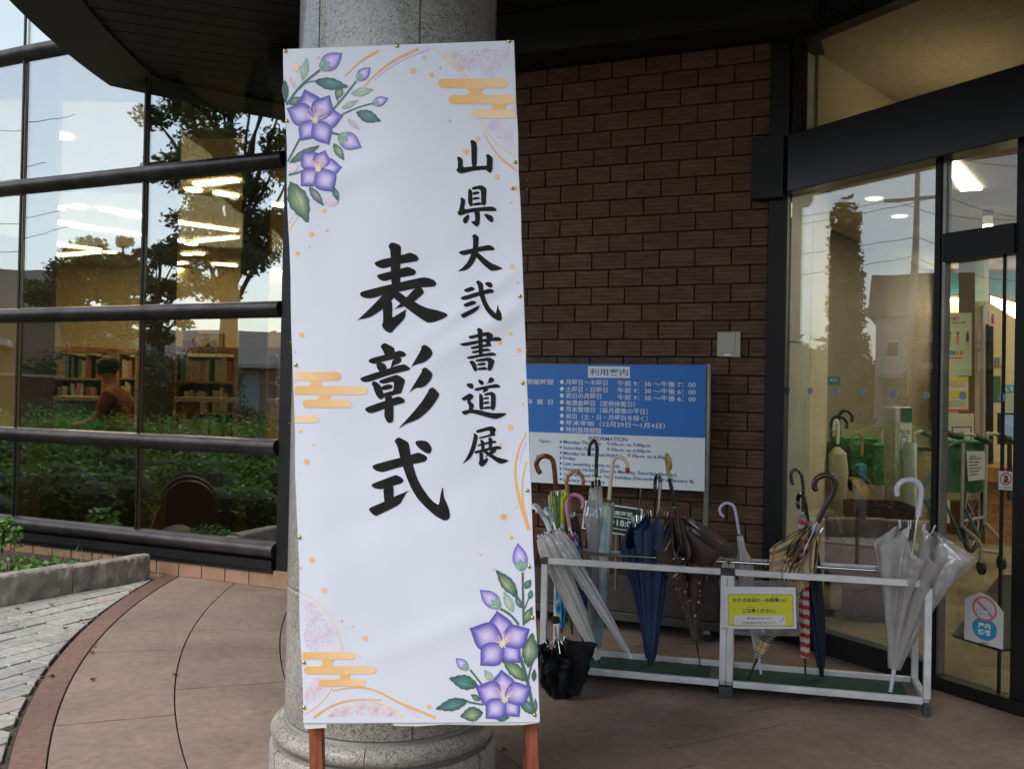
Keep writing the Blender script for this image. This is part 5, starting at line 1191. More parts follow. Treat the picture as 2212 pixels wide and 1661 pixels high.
# ================================================================ ENTRANCE GLASS (right)
RA = V3(1.500, 5.330); RDd = Vector((.487, -.873, 0)).normalized(); RN_ = Vector((-.873, -.487, 0)).normalized()
rzr = math.atan2(RDd.y, RDd.x)
FR = Face(RA, RN_, RDd)
def rl(px_): return FR.at(px_, 900)[0]          # distance along the entrance glass at a photo column
m_frm = mat('entrance_frame', (.011, .010, .009), .45, var=.2, vscale=4, spec=.3); m_beam = mat('beam_metal', (.030, .027, .027), .24, metal=.6, var=.2, vscale=3)
m_rglass = glass('entrance_glass', .135, (.92, .92, .86), wave=.0016, wscale=2.0, rcol=(.97, .98, 1), stretch=(1.4, 1.4, .35))
m_uglass = glass('upper_glass', .05, (.80, .80, .76))
ent = thing('glass_entrance', 'dark framed glass entrance front with a heavy black beam right of the brick wall', 'glass entrance', RA)
def rbox(u0_, u1_, z0, z1, w0, w1, name, m, par=ent, bevel=0, label=None):
    mb = MB(); mb.box(RA + RDd*((u0_+u1_)/2) + RN_*((w0+w1)/2) + V3(0, 0, (z0+z1)/2), (u1_-u0_, abs(w1-w0), z1-z0), rz=rzr); o = mb.build(name, m, par, bevel=bevel)
    if label: o['label'] = label
    return o
M1 = rl(2024); M2 = rl(2199); UE = M2+1.5
mb = MB(); mb.box((1.452, 5.335, 1.62), (.10, .12, 3.24), rz=rz); mb.build('jamb', m_frm, ent)
rbox(-.02, M1-.02, 0, .112, -.03, .05, 'base_rail', m_frm); rbox(M1-.02, UE, 0, .06, -.03, .05, 'base_rail', m_frm)
rbox(-.09, UE, 2.415, 2.722, -.04, .095, 'beam', m_beam, bevel=.004)
mb = MB(); q = WB + WD*.0 + WN*.05; mb.box(q + V3(0, 0, 2.555), (.17, .12, .33), rz=rz); mb.build('beam_end', m_frm, ent)
rbox(.02, M1-.01, .112, 2.415, -.006, .002, 'glass_pane', m_rglass)
rbox(M1-.012, M1+.016, 0, 2.415, -.02, .02, 'mullion', m_frm); rbox(M1+.021, M1+.038, .06, 2.415, -.03, .01, 'silver_stop', m_steel)
rbox(M2-.01, M2+.10, 0, 2.415, -.02, .015, 'door_post', m_frm); rbox(M1+.038, M2-.01, 1.945, 2.075, -.045, .03, 'door_header', m_frm)
rbox(rl(2163), rl(2167), .06, 1.945, -.012, .004, 'door_stile', m_frm)
rbox(M1+.04, M2-.012, 2.075, 2.415, -.006, 0, 'glass_pane', m_uglass); rbox(rl(2168)+.002, M2-.012, .06, 1.945, -.006, 0, 'glass_pane', m_uglass); rbox(M1+.04, rl(2162)-.002, .06, 1.945, -.026, -.02, 'glass_pane', m_uglass)
rbox(M2+.10, UE, .06, 2.415, -.006, 0, 'glass_pane', m_uglass)
rbox(-.03, .075, 2.722, 3.26, -.05, .04, 'upper_post', m_frm); rbox(.075, UE, 3.235, 3.30, -.05, .045, 'upper_rail', m_frm); rbox(.075, UE, 2.722, 3.235, -.006, 0, 'glass_pane', m_uglass)
# dots, sticker, hand sign on the glass
m_dot = mat('blue_dot', (.20, .29, .36), .6); m_stk = mat('sticker_white', (.62, .62, .58), .5); m_srd = mat('sticker_red', (.60, .17, .20), .5); m_scy = mat('sticker_cyan', (.02, .30, .46), .5)
FRs = Face(RA + RN_*.0035, RN_, RDd)
for x, y, r_ in ((333, 1262, .009), (483, 1268, .011), (650, 1273, .012), (834, 1279, .0135), (1033, 1289, .0145), (1255, 1296, .0155), (1757, 1311, .017), (195, 1254, .008)):
    if x < 300: continue
    v = (1593.1+.32505*x, 432+.32505*y); disc(FRs, v, .019, .0002, 16).build('safety_dot', m_dot, ent)
disc(FRs, (1593.1+.32505*1497, 432+.32505*1300), .019, .0002, 16).build('safety_dot', m_dot, ent)
def K4(x, y): return (2052.2+.09753*x, 1263.7+.09753*y)
stk = thing('no_smoking_sticker', 'white no smoking sticker with pink ring and blue disc on the entrance glass', 'sticker', FRs.fr @ Vector((FRs.at(*K4(770, 800))[0], FRs.at(*K4(770, 800))[1], 0)))
FRs.slab([K4(*p) for p in ((330, 280), (690, 150), (770, 200), (870, 230), (1040, 400), (1190, 610), (1175, 1425), (315, 1185))], .0002, .0008, 'sticker_sheet', m_stk, stk)
def kellipse(c, rx, ry, n=36): return [K4(c[0]+rx*math.cos(2*math.pi*i/n), c[1]+ry*math.sin(2*math.pi*i/n) + .22*rx*math.cos(2*math.pi*i/n)) for i in range(n)]
FRs.slab(kellipse((770, 965), 275, 255), .0009, .0012, 'blue_disc', m_scy, stk)
o_, i_ = kellipse((770, 520), 275, 275), kellipse((770, 520), 228, 228); mb = MB(); A_ = [FRs.at(*p) for p in o_]; B_ = [FRs.at(*p) for p in i_]; n = len(A_)
mb.add([V3(p[0], p[1], .0015) for p in A_ + B_], [(i, (i+1) % n, n+(i+1) % n, n+i) for i in range(n)]); mb.xf(FRs.fr).build('red_ring', m_srd, stk)
FRs.slab(kellipse((770, 520), 227, 227), .0012, .0014, 'ring_inside', m_stk, stk)
FRs.slab([K4(*p) for p in ((575, 350), (620, 320), (965, 680), (930, 720))], .0015, .0017, 'slash', m_srd, stk)
def outline(face, K, pts, w, z, name, m, par, closed=True):
    P_ = [face.at(*K(*p)) for p in pts]; mb = MB(); n = len(P_)
    for i in range(n if closed else n-1):
        a, b = P_[i], P_[(i+1) % n]; dx, dy = b[0]-a[0], b[1]-a[1]; L = math.hypot(dx, dy) or 1; ux, uy = -dy/L*w/2, dx/L*w/2
        mb.add([V3(a[0]-ux, a[1]-uy, z), V3(b[0]-ux, b[1]-uy, z), V3(b[0]+ux, b[1]+uy, z), V3(a[0]+ux, a[1]+uy, z)], [(0, 1, 2, 3)])
    return mb.xf(face.fr).build(name, m, par)
FRs.slab([K4(*p) for p in ((590, 522), (860, 570), (860, 645), (592, 600))], .0018, .0019, 'cigarette_print', m_stk, stk)
outline(FRs, K4, [(588, 520), (870, 570), (870, 650), (590, 603)], .0012, .0021, 'cigarette_outline', m_bk, stk); outline(FRs, K4, [(685, 537), (687, 620)], .0012, .0021, 'cigarette_band', m_bk, stk, False)
outline(FRs, K4, [(865, 560), (820, 500), (830, 460), (770, 410), (760, 370), (800, 335), (850, 345), (905, 395), (900, 440)], .0010, .0021, 'smoke_print', m_bk, stk, False); outline(FRs, K4, [(880, 570), (940, 580), (930, 530), (885, 490), (890, 450)], .0010, .0021, 'smoke_print', m_bk, stk, False)
for b, x0, y0, x1, y1, h, m, o2 in (('屋内', 622, 875, 900, 915, 130, m_wt, .03), ('禁煙', 622, 1025, 900, 1065, 130, m_wt, .03), ('山梨県', 665, 1262, 852, 1296, 45, m_bk, .01)):
    fit_text(stk, 'sticker_lettering', b, FRs.fr, FRs.at(*K4(x0, y0)), FRs.at(*K4(x1, y1)), h*.09753*4.3/FPX, m, o2, .0016)
hs = thing('hands_off_sticker', 'small square sticker with a crossed-out hand in a red ring on the door glass', 'sticker', FRs.fr @ Vector((FRs.at(2176, 1036)[0], FRs.at(2176, 1036)[1], 0)))
FRs.slab([(2158, 1017), (2189, 1019), (2188.5, 1059), (2157, 1057)], .0002, .0008, 'sticker_sheet', m_stk, hs)
def e2(c, r_, n=24): return [(c[0]+r_*.92*math.cos(2*math.pi*i/n), c[1]+r_*math.sin(2*math.pi*i/n)) for i in range(n)]
m_red2 = mat('sign_red', (.50, .03, .03), .5)
A_ = [FRs.at(*p) for p in e2((2173, 1034), 14)]; B_ = [FRs.at(*p) for p in e2((2173, 1034), 11.2)]; n = 24; mb = MB()
mb.add([V3(p[0], p[1], .0012) for p in A_+B_], [(i, (i+1) % n, n+(i+1) % n, n+i) for i in range(n)]); mb.xf(FRs.fr).build('red_ring', m_red2, hs)
FRs.slab([(2164, 1025), (2166, 1023), (2183, 1043), (2181, 1045)], .001, .0014, 'slash', m_red2, hs)
FRs.slab([(2169, 1043), (2167, 1034), (2170, 1036), (2170.5, 1027), (2173, 1026), (2175.5, 1026.5), (2178, 1029), (2178.5, 1038), (2176, 1043)], .0009, .001, 'hand_print', m_grey, hs)
fit_text(hs, 'sticker_lettering', 'ドアに手を触れない', FRs.fr, FRs.at(2159.5, 1052), FRs.at(2186.5, 1053.5), .009, m_bk, .01, .0012)

# ---------------------------------------------------------------- vestibule and lobby behind the entrance glass
m_tile = mat('lobby_floor_tile', (.30, .25, .17), .22, var=.25, vscale=3.5, rnd=.04, spec=.5, detail=6)
m_cream = mat('cream_wall', (.52, .45, .33), .75, var=.06, vscale=2); m_stone_p = mat('pale_stone', (.52, .53, .47), .55, var=.15, vscale=5); m_ceil = mat('lobby_ceiling', (.55, .48, .36), .9, var=.06, vscale=30)
m_lamp = mat('lamp_glow', (.9, .9, .85), .5, emit=(1.0, .93, .78), estr=9.0)
lob = struct(poly_mb([(1.52, 5.34, .001), (2.5, 3.4, .001), (9, 1.2, .001), (12, 16, .001), (3.0, 16, .001), (1.35, 5.5, .001)]).build('lobby_floor', m_tile))
walls = thing('lobby_wall', 'cream wall of the lobby running back behind the entrance glass', 'wall', (1.7, 5.8, 0))
def vwall(a, b, z0, z1, t, m, par, name, side=1):
    a, b = V3(*a), V3(*b); d = (b-a).normalized(); n = Vector((-d.y, d.x, 0))*side; mb = MB()
    mb.box((a+b)/2 + n*t/2 + V3(0, 0, (z0+z1)/2), ((b-a).length, t, z1-z0), rz=math.atan2(d.y, d.x)); return mb.build(name, m, par)
vwall((1.53, 5.37), (1.705, 5.56), .001, 1.62, .06, m_stone_p, walls, 'stone_facing'); vwall((1.53, 5.37), (1.705, 5.56), 1.626, 3.29, .06, m_stone_p, walls, 'stone_facing')
vwall((1.71, 5.57), (2.06, 6.35), .001, 3.29, .06, m_cream, walls, 'wall_panel')
vwall((1.72, 5.55), (4.2, 8.3), 2.64, 3.29, .05, m_cream, walls, 'bulkhead')
vwall((2.02, 6.95), (4.8, 10.5), .001, 2.60, .08, mat('tan_wall', (.26, .22, .165), .7, var=.08, vscale=2), walls, 'back_panel')
vwall((2.06, 6.35), (2.02, 6.95), .001, 2.60, .06, m_cream, walls, 'wall_panel')
ceilz = struct(poly_mb([(1.75, 5.58, 3.28), (1.54, 5.36, 3.28), (2.5, 3.3, 3.28), (9, 1, 3.28), (12, 9, 3.28), (4.2, 8.3, 3.28)]).build('upper_ceiling', mat('upper_ceiling_paint', (.36, .31, .23), .9, var=.1, vscale=30)))
ce = struct(poly_mb([(1.74, 5.62, 2.62), (2.42, 4.40, 2.62), (9, 3, 2.62), (12, 16, 2.62), (4.2, 16, 2.62), (1.9, 6.8, 2.62)]).build('lobby_ceiling', m_ceil))
mb = MB(); mb.box(RA + RDd*1.0 - RN_*.62 + V3(0, 0, 2.655), (2.9, .04, .05), rz=rzr)
struct(vwall((3.0, 16), (12, 16), 0, 2.62, .1, m_cream, None, 'far_wall'))
struct(vwall((12, 2), (12, 16), 0, 3.2, .1, m_cream, None, 'side_wall'))
# lit ceiling panels
def ceil_panel(pts, z, label):
    t_ = thing('ceiling_light', label, 'ceiling light', G(pts[0][0], pts[0][1], z), 'lit ceiling fittings in the lobby')
    q = [G(x, y, z-.012) for x, y in pts]; mb = MB(); mb.add([V3(p.x, p.y, p.z) for p in q] + [V3(p.x, p.y, z) for p in q], [(0, 1, 2, 3), (7, 6, 5, 4)] + [(i, (i+1) % 4, 4+(i+1) % 4, 4+i) for i in range(4)]); mb.build('diffuser', m_lamp, t_); return q
ceil_panel([(2034, 350), (2068, 352), (2121, 411), (2075, 414)], 2.62, 'bright rectangular ceiling light seen through the glass over the door')
ceil_panel([(2100, 540), (2104, 540), (2112, 546), (2106, 546)], 2.62, 'small square ceiling light far inside the lobby')
ceil_panel([(1765, 546), (1780, 546), (1781, 549), (1768, 549)], 2.62, 'tiny round downlight glowing behind the left end of the entrance glass')
for i, (x, y) in enumerate(((1888, 430), (1943, 468))):
    q = G(x, y, 2.615); mb = MB(); mb.lathe([(0, -.004), (.045, -.004), (.055, 0)], q, 20); t_ = thing('downlight', ('nearer', 'farther')[i]+' faint round downlight in the lobby ceiling behind the entrance glass', 'downlight', q); mb.build('lens', mat('dim_lens', (.8, .75, .6), .5, emit=(1, .9, .7), estr=1.6), t_)
# ceiling duct with strip lamp hanging from the ceiling
m_duct = mat('grey_duct', (.30, .27, .21), .6)
def pix_box(x0, y0, x1, y1, Y, dep, name, m, par, bevel=0, label=None):
    a, b, c, d = P(x0, y0, Y), P(x1, y0, Y), P(x1, y1, Y), P(x0, y1, Y); vs = [a, b, c, d] + [p + V3(0, dep, 0) for p in (a, b, c, d)]
    mb = MB(); mb.add(vs, [(3, 2, 1, 0), (4, 5, 6, 7), (0, 1, 5, 4), (1, 2, 6, 5), (2, 3, 7, 6), (3, 0, 4, 7)]); o = mb.build(name, m, par, bevel=bevel)
    if label: o['label'] = label
    return o
dl = thing('pendant_lamp', 'square pendant lamp hanging from the lobby ceiling above the door', 'lamp', P(2137, 480, 6.6)); pix_box(2130, 440, 2145, 484, 6.6, .05, 'housing', m_duct, dl); pix_box(2130, 484.5, 2145, 489, 6.6, .05, 'lens', m_lamp, dl)
# library wall with turquoise band, lit coving below it
lw = thing('library_wall', 'cream library wall with a turquoise band seen through the doorway', 'wall', (4.3, 9.5, 0))
m_tq = mat('turquoise_band', (.06, .25, .28), .5, var=.08, vscale=3); m_wd = mat('orange_wood', (.42, .19, .05), .45, var=.3, vscale=9, stretch=(1, 1, 6)); m_wdd = mat('brown_wood_trim', (.30, .19, .08), .5); m_ywall = mat('warm_wall', (.66, .55, .32), .75)
pix_box(2034, 500, 2300, 1130, 9.6, .1, 'wall_panel', m_ywall, lw); pix_box(2034, 590, 2212, 638, 9.55, .04, 'turquoise_band', m_tq, lw); pix_box(2034, 582, 2212, 589.5, 9.54, .05, 'trim_strip', m_wdd, lw); pix_box(2034, 638.5, 2212, 644, 9.54, .05, 'trim_strip', m_wdd, lw)
pix_box(2034, 645, 2112, 651, 9.5, .08, 'light_strip', m_lamp, lw)
mb = MB(); a, b, c, d = P(2140, 640, 9.4), P(2212, 660, 8.4), P(2212, 700, 8.4), P(2140, 655, 9.4); mb.add([a, b, c, d], [(0, 1, 2, 3)]); mb.build('light_strip', m_lamp, lw)
pil = thing('lobby_pillar', 'beige square pillar in the doorway with notices pinned on it', 'pillar', P(2125, 1000, 8.2)); pix_box(2106, 505, 2128, 1110, 8.2, .3, 'pillar_shaft', mat('pillar_beige', (.46, .38, .24), .7), pil)
pix_box(2124, 540, 2136, 1100, 7.9, .06, 'door_edge', mat('white_gloss', (.62, .60, .55), .3), pil); pix_box(2137, 700, 2146, 1100, 7.8, .06, 'dark_edge', m_frm, pil)
bn = thing('green_pennant', 'narrow green and white hanging banner beside the pillar', 'banner', P(2112, 640, 7.7)); mb = MB()
mb.add([P(*p, 7.7) for p in ((2112, 560), (2126, 560), (2128, 660), (2106, 662))] + [P(*p, 7.71) for p in ((2112, 560), (2126, 560), (2128, 660), (2106, 662))], [(3, 2, 1, 0), (4, 5, 6, 7), (0, 1, 5, 4), (1, 2, 6, 5), (2, 3, 7, 6), (3, 0, 4, 7)]); mb.build('cloth', mat('pennant_green', (.40, .50, .18), .7, var=.5, vscale=5, col2=(.10, .25, .05)), bn)
def poster(px4, Y, name, label, cat, col):
    t_ = thing(name, label, cat, P(px4[0], px4[1], Y)); pix_box(px4[0], px4[1], px4[2], px4[3], Y, .01, 'sheet', mat(name+'_paper', col, .6), t_); f_ = Face(P(px4[0], px4[1], Y-.001), (0, -1, 0), (1, 0, 0)); return t_, f_
def fb(t_, f_, x0, y0, x1, y1, z, col, name='print_block'):
    f_.slab(quadp(x0, y0, x1, y1), z, z+.0006, name, mat('ink_%d_%d_%d' % tuple(int(c*100) for c in col), col, .6), t_)
t_, f_ = poster((2036, 676, 2099, 812), 8.0, 'pale_green_poster', 'pale green poster with drawn figures and red heading on the right', 'poster', (.50, .56, .40))
fit_text(t_, 'poster_lettering', 'その香り', f_.fr, f_.at(2042, 688), f_.at(2073, 688), .028, m_red2, .03, .002); fit_text(t_, 'poster_lettering', '困っている人もいます', f_.fr, f_.at(2038, 697), f_.at(2086, 697), .02, m_bk, .02, .002)
for x, c in ((2052, (.20, .42, .10)), (2069, (.66, .20, .08)), (2090, (.05, .07, .09))):
    fb(t_, f_, x-3, 722, x+3, 738, .001, c, 'figure_print'); disc(f_, (x, 719), .011, .0022, 10).build('head_print', mat('ink_head', (.12, .06, .03), .6), t_); fb(t_, f_, x-2, 738, x+2, 746, .001, (.45, .33, .22), 'figure_print')
for x, c in ((2045, (.45, .08, .05)), (2054, (.1, .2, .5)), (2060, (.05, .3, .08)), (2068, (.55, .3, .05)), (2077, (.5, .18, .06))): fb(t_, f_, x-3, 758, x+3, 767, .001, c, 'bottle_print')
fb(t_, f_, 2037, 772, 2080, 774, .001, (.5, .05, .06))
t_, f_ = poster((2036, 814, 2092, 888), 7.9, 'yellow_striped_notice', 'white notice with two yellow bands and a red bottom edge', 'notice', (.56, .53, .42))
fb(t_, f_, 2036, 816, 2091, 825, .001, (.58, .52, .04)); fb(t_, f_, 2036, 843, 2090, 860, .001, (.58, .52, .04)); fb(t_, f_, 2036, 884, 2090, 888, .001, (.5, .05, .06))
for y in (829, 834, 866, 871, 876): fb(t_, f_, 2042, y, 2084, y+1.2, .001, (.25, .24, .2))
t_, f_ = poster((2036, 893, 2104, 1014), 7.7, 'wifi_board', 'white board with a blue Wi-Fi symbol inside the doorway', 'sign', (.50, .48, .38))
fb(t_, f_, 2056, 921, 2099, 973, .001, (.05, .11, .30), 'blue_panel'); fb(t_, f_, 2059, 924, 2096, 954, .002, (.56, .54, .44), 'pale_panel')
fit_text(t_, 'board_lettering', 'Wi-Fi', f_.fr, f_.at(2068, 949), f_.at(2086, 949), .022, m_bk, .02, .004); fit_text(t_, 'board_lettering', '無料Wi-Fi', f_.fr, f_.at(2065, 962), f_.at(2092, 962), .02, m_wt, .02, .004)
for k, r_ in enumerate((4, 7.5, 11)):
    c_ = (2077, 944); pts = [(c_[0]+r_*math.cos(a), c_[1]-r_*math.sin(a)) for a in [math.radians(45+90*i/6) for i in range(7)]]; outline(f_, lambda x, y: (x, y), pts, .006, .0035, 'wifi_arc', m_grey, t_, False)
disc(f_, (2077, 943), .007, .0035, 10).build('wifi_dot', m_grey, t_)
for y in (978, 983, 990, 996): fb(t_, f_, 2055, y, 2097, y+1.4, .001, (.32, .31, .26))
t_, f_ = poster((2164, 830, 2200, 890), 7.6, 'pale_blue_notice', 'pale notice with a bright blue heading at the right edge of the doorway', 'notice', (.42, .48, .42)); fb(t_, f_, 2166, 832, 2200, 848, .001, (.04, .26, .46)); fit_text(t_, 'notice_lettering', '【休館', f_.fr, f_.at(2168, 840), f_.at(2188, 840), .04, m_wt, .02, .003)
t_, f_ = poster((2112, 712, 2128, 800), 8.1, 'pillar_notices', 'two small pinkish papers pinned on the beige pillar', 'notice', (.48, .40, .34)); fb(t_, f_, 2112, 755, 2128, 758, .001, (.03, .03, .03)); fb(t_, f_, 2115, 737, 2128, 744, .001, (.5, .08, .05))
t_, f_ = poster((2137, 674, 2152, 704), 7.7, 'restroom_sign', 'small white sign with a red woman symbol beside the pillar', 'sign', (.58, .56, .52)); disc(f_, (2144, 682), .012, .002, 12).build('symbol_head', m_red2, t_); fb(t_, f_, 2141, 686, 2147, 700, .001, (.5, .03, .03), 'symbol_body')
ct = thing('reception_counter', 'orange wooden reception counter inside the doorway', 'counter', P(2175, 1090, 7.4)); pix_box(2128, 1042, 2240, 1175, 7.5, .6, 'counter_front', m_wd, ct); pix_box(2120, 1010, 2240, 1041, 7.4, .7, 'counter_top', m_wd, ct)
mo = thing('monitor', 'flat screen monitor on a stand at the right edge of the doorway', 'monitor', P(2180, 930, 7.0)); pix_box(2160, 892, 2215, 960, 7.0, .04, 'bezel', m_blk, mo); pix_box(2164, 896, 2215, 951, 6.99, .008, 'screen', mat('screen_picture', (.2, .25, .3), .3, var=.8, vscale=9, col2=(.03, .05, .08), emit=(.25, .35, .5), estr=.35), mo)
pix_box(2180, 960, 2186, 1080, 7.01, .03, 'stand_pole', m_blk, mo)
bs = thing('library_shelf', 'orange edged shelf holding a row of bottles on the library wall', 'shelf', P(2130, 830, 9.3)); pix_box(2080, 790, 2165, 795, 9.1, .35, 'shelf_board', m_wd, bs); pix_box(2080, 830, 2107, 834, 9.1, .3, 'shelf_board', m_wd, bs); pix_box(2104, 795, 2107, 895, 9.1, .3, 'upright', m_wd, bs); pix_box(2146, 812, 2162, 870, 9.2, .2, 'green_panel', mat('chalk_green', (.06, .16, .05), .6), bs)
for k in range(12):
    x = 2088+k*6.3; pix_box(x, 772, x+4, 789.5, 9.15, .08, 'bottle', mat('grey_bottle', (.40, .40, .36), .4), bs)
pile = thing('paper_pile', 'stack of white papers and leaflets below the Wi-Fi board', 'papers', P(2070, 1060, 7.5))
for k, (x0, x1, y0, y1) in enumerate(((2040, 2112, 1036, 1050), (2044, 2130, 1051, 1062), (2036, 2120, 1063, 1080))): pix_box(x0, y0, x1, y1, 7.5-k*.03, .3, 'paper_bundle', mat('bundle_%d' % k, ((.50, .46, .30), (.42, .40, .28), (.38, .36, .22))[k], .7), pile)
# bin, bags, carts, umbrella rack
bin_ = thing('brown_bin', 'square brown wooden bin standing behind the entrance glass', 'bin', G(1880, 1354)); mb = MB(); c_ = G(1872, 1345) + V3(.12, .17, 0)
mw_ = mat('dark_red_wood', (.055, .022, .018), .45, var=.3, vscale=8, stretch=(5, 5, 1))
for dx, dy, sx, sy in ((0, -.16, .34, .012), (0, .16, .34, .012), (-.165, 0, .012, .308), (.165, 0, .012, .308)):
    mb = MB(); R_ = Matrix.Rotation(-.12, 3, 'Z'); q = R_ @ Vector((dx, dy, 0)); mb.box(c_ + q + V3(0, 0, .345), (sx, sy, .69), rz=-.12); mb.build('side_panel', mw_, bin_)
mb = MB(); mb.box(c_ + V3(0, 0, .60), (.31, .29, .01), rz=-.12); mb.build('liner', mat('bin_liner', (.22, .28, .22), .6), bin_)
def slabz(x0, y0, x1, y1, Y, dep, name, m, par, taper=.1, bul=.0):
    a, b, c, d = P(x0, y0, Y), P(x1, y0, Y), P(x1-(x1-x0)*taper, y1, Y), P(x0+(x1-x0)*taper, y1, Y); nx, nz = 10, 8; vs = []; fs = []
    for side in (0, 1):
        for j in range(nz+1):
            for i in range(nx+1):
                p = (a.lerp(b, i/nx)).lerp(d.lerp(c, i/nx), j/nz); e = math.sin(math.pi*i/nx)*(.4+.6*math.sin(math.pi*min(1, j/nz+.1)))
                vs.append(p + V3(0, (dep if side else 0) + (e*.05 if side else -e*.05) + .012*mnoise.noise(p*9), .01*mnoise.noise(p*14)*(1 if j == 0 else 0)))
    o = (nx+1)*(nz+1)
    for j in range(nz):
        for i in range(nx):
            q = j*(nx+1)+i; fs += [(q, q+nx+1, q+nx+2, q+1), (o+q, o+q+1, o+q+nx+2, o+q+nx+1)]
    for j in range(nz):
        q = j*(nx+1); fs += [(q, o+q, o+q+nx+1, q+nx+1), (q+nx, q+2*nx+1, o+q+2*nx+1, o+q+nx)]
    for i in range(nx): q = nz*(nx+1)+i; fs.append((q, o+q, o+q+1, q+1))
    mb = MB(); mb.add(vs, fs); return mb.build(name, m, par, smooth=True)
m_bag = mat('green_bag_fabric', (.05, .17, .055), .55, var=.3, vscale=6, bump=.2, bscale=20); m_bagr = mat('bright_green_rim', (.03, .30, .08), .5); m_tanb = mat('tan_bag_fabric', (.42, .31, .18), .55, var=.2, vscale=6, bump=.15, bscale=15)
m_tube = mat('grey_tube', (.40, .38, .33), .4); m_teal = mat('teal_tube', (.05, .16, .17), .35)
def K8(x, y): return (1809.2+.2601*x, 783+.2601*y)
def ptube(par, pts, Y, r_, m, name): mb = MB(); mb.tube(catmull([P(*K8(p[0], p[1]), Y+(p[2] if len(p) > 2 else 0)) for p in pts], 4), r_, 8); return mb.build(name, m, par, smooth=True)
def cart_(label, bag, bm, Y, tubes, grips, wheels, paper=None):
    t_ = thing('shopping_cart', label, 'cart', P(*K8(bag[0], bag[3]), Y), 'library carts parked behind the entrance glass')
    a, b = K8(bag[0], bag[1]), K8(bag[2], bag[3]); slabz(a[0], a[1], b[0], b[1], Y, .28, 'bag', bm, t_, .04)
    mb = MB(); mb.tube([P(a[0], a[1], Y-.03), P(b[0], a[1]+3, Y-.03), P(b[0]+2, a[1]+3, Y+.3), P(a[0]+2, a[1], Y+.3), P(a[0], a[1], Y-.03)], .013, 8); mb.build('bag_rim', m_bagr if bm is m_bag else m_grey, t_, smooth=True)
    for tb in tubes: ptube(t_, tb, Y-.08, .0125, m_tube, 'frame_tube')
    for gr in grips: ptube(t_, gr, Y-.08, .022, m_blk, 'grip')
    for w in wheels:
        c = P(*K8(*w), Y-.05); mb = MB(); mb.tube([c - V3(.012, 0, 0), c + V3(.012, 0, 0)], .05, 16); mb.build('wheel', m_blk, t_, smooth=True)
    if paper:
        f_ = Face(P(*K8(*paper[0]), Y-.085), (0, -1, 0), (1, 0, 0)); f_.slab([K8(*p) for p in paper], 0, .002, 'paper_label', m_stk, t_); x0, y0 = paper[0]
        for k in range(6): f_.slab([K8(x0+22, y0+60+k*26), K8(x0+120-(k % 3)*14, y0+55+k*26), K8(x0+120-(k % 3)*14, y0+62+k*26), K8(x0+22, y0+67+k*26)], .0025, .003, 'text_line', m_bk, t_)
        fit_text(t_, 'label_lettering', '館内用カート', f_.fr, f_.at(*K8(x0+30, y0+45)), f_.at(*K8(x0+110, y0+38)), .02, m_bt, .01, .004)
cart_('green bag cart behind the row of hanging umbrellas, leftmost of the carts', (45, 625, 330, 968), m_bag, 7.3, [[(365, 720), (368, 600), (400, 550), (440, 545), (470, 560)]], [], [(250, 1330)])
cart_('narrow green bag cart beside the white umbrella-cover dispenser', (300, 680, 470, 1022), m_bag, 7.0, [[(375, 1022), (378, 1180), (385, 1350)]], [], [(380, 1400)])
cart_('tan bag cart between the dispenser and the labelled green bag cart', (650, 712, 905, 1115), m_tanb, 6.9, [[(640, 700), (640, 600), (690, 572), (720, 580)], [(790, 1110), (795, 1400), (940, 1500)]], [[(700, 580), (760, 600), (825, 632)]], [(960, 1560)])
cart_('green bag cart with a paper label and black grips, nearest the door', (905, 655, 1240, 1078), m_bag, 6.75, [[(1190, 1661), (1185, 1520), (1160, 1470), (1040, 1360), (1032, 1300), (1045, 640), (1060, 605), (1100, 595), (1150, 612)], [(1365, 1640), (1368, 1520), (1350, 1465), (1228, 1335), (1222, 1290), (1240, 640), (1260, 600), (1300, 590), (1340, 600)], [(1045, 1320), (1225, 1282)], [(1190, 1560), (1365, 1580)], [(800, 640), (830, 575), (870, 565), (890, 572)]],
      [[(1145, 612), (1210, 640), (1278, 675)], [(1335, 598), (1390, 622), (1440, 640)], [(880, 568), (950, 600), (1040, 622)]], [(1195, 1700), (1360, 1660)], [(1070, 738), (1222, 735), (1228, 968), (1085, 985)])
wk = thing('folded_walker', 'folded teal metal walker frame leaning among the carts', 'walker', P(*K8(850, 1400), 6.8))
for tb in ([(1060, 650), (960, 672), (900, 720), (820, 850), (715, 1030)], [(715, 1130), (800, 1260), (880, 1390)], [(870, 1130), (950, 1290), (1030, 1475)], [(1055, 1205), (1110, 1320), (1170, 1440)], [(740, 1130), (760, 1180)]): ptube(wk, tb, 6.6, .012, m_teal, 'frame_tube')
wc = thing('wheelchair', 'wheelchair parked behind the carts, only its big wheel showing', 'wheelchair', P(*K8(1130, 1420), 7.2)); c_ = P(*K8(1120, 1235), 7.2)
for r_, t2 in ((.29, .017), (.25, .008)):
    mb = MB(); mb.tube([c_ + V3(.17*math.cos(a)*r_/.29, .2*math.cos(a), r_*math.sin(a)) for a in [2*math.pi*i/32 for i in range(33)]], t2, 8); mb.build('tyre' if t2 > .01 else 'hand_rim', m_blk if t2 > .01 else m_tube, wc, smooth=True)
for k in range(12):
    a = k*math.pi/6; mb = MB(); mb.tube([c_, c_ + V3(.17*math.cos(a), .2*math.cos(a), .28*math.sin(a))], .002, 4); mb.build('spoke', m_chr, wc)
ds = thing('cover_dispenser', 'white upright umbrella-cover dispenser with green top and blue pictogram', 'dispenser', P(*K8(540, 1170), 6.3)); a, b = K8(478, 368), K8(622, 1175); pix_box(a[0], a[1], b[0], b[1], 6.3, .2, 'housing', m_stone_p, ds, bevel=.01)
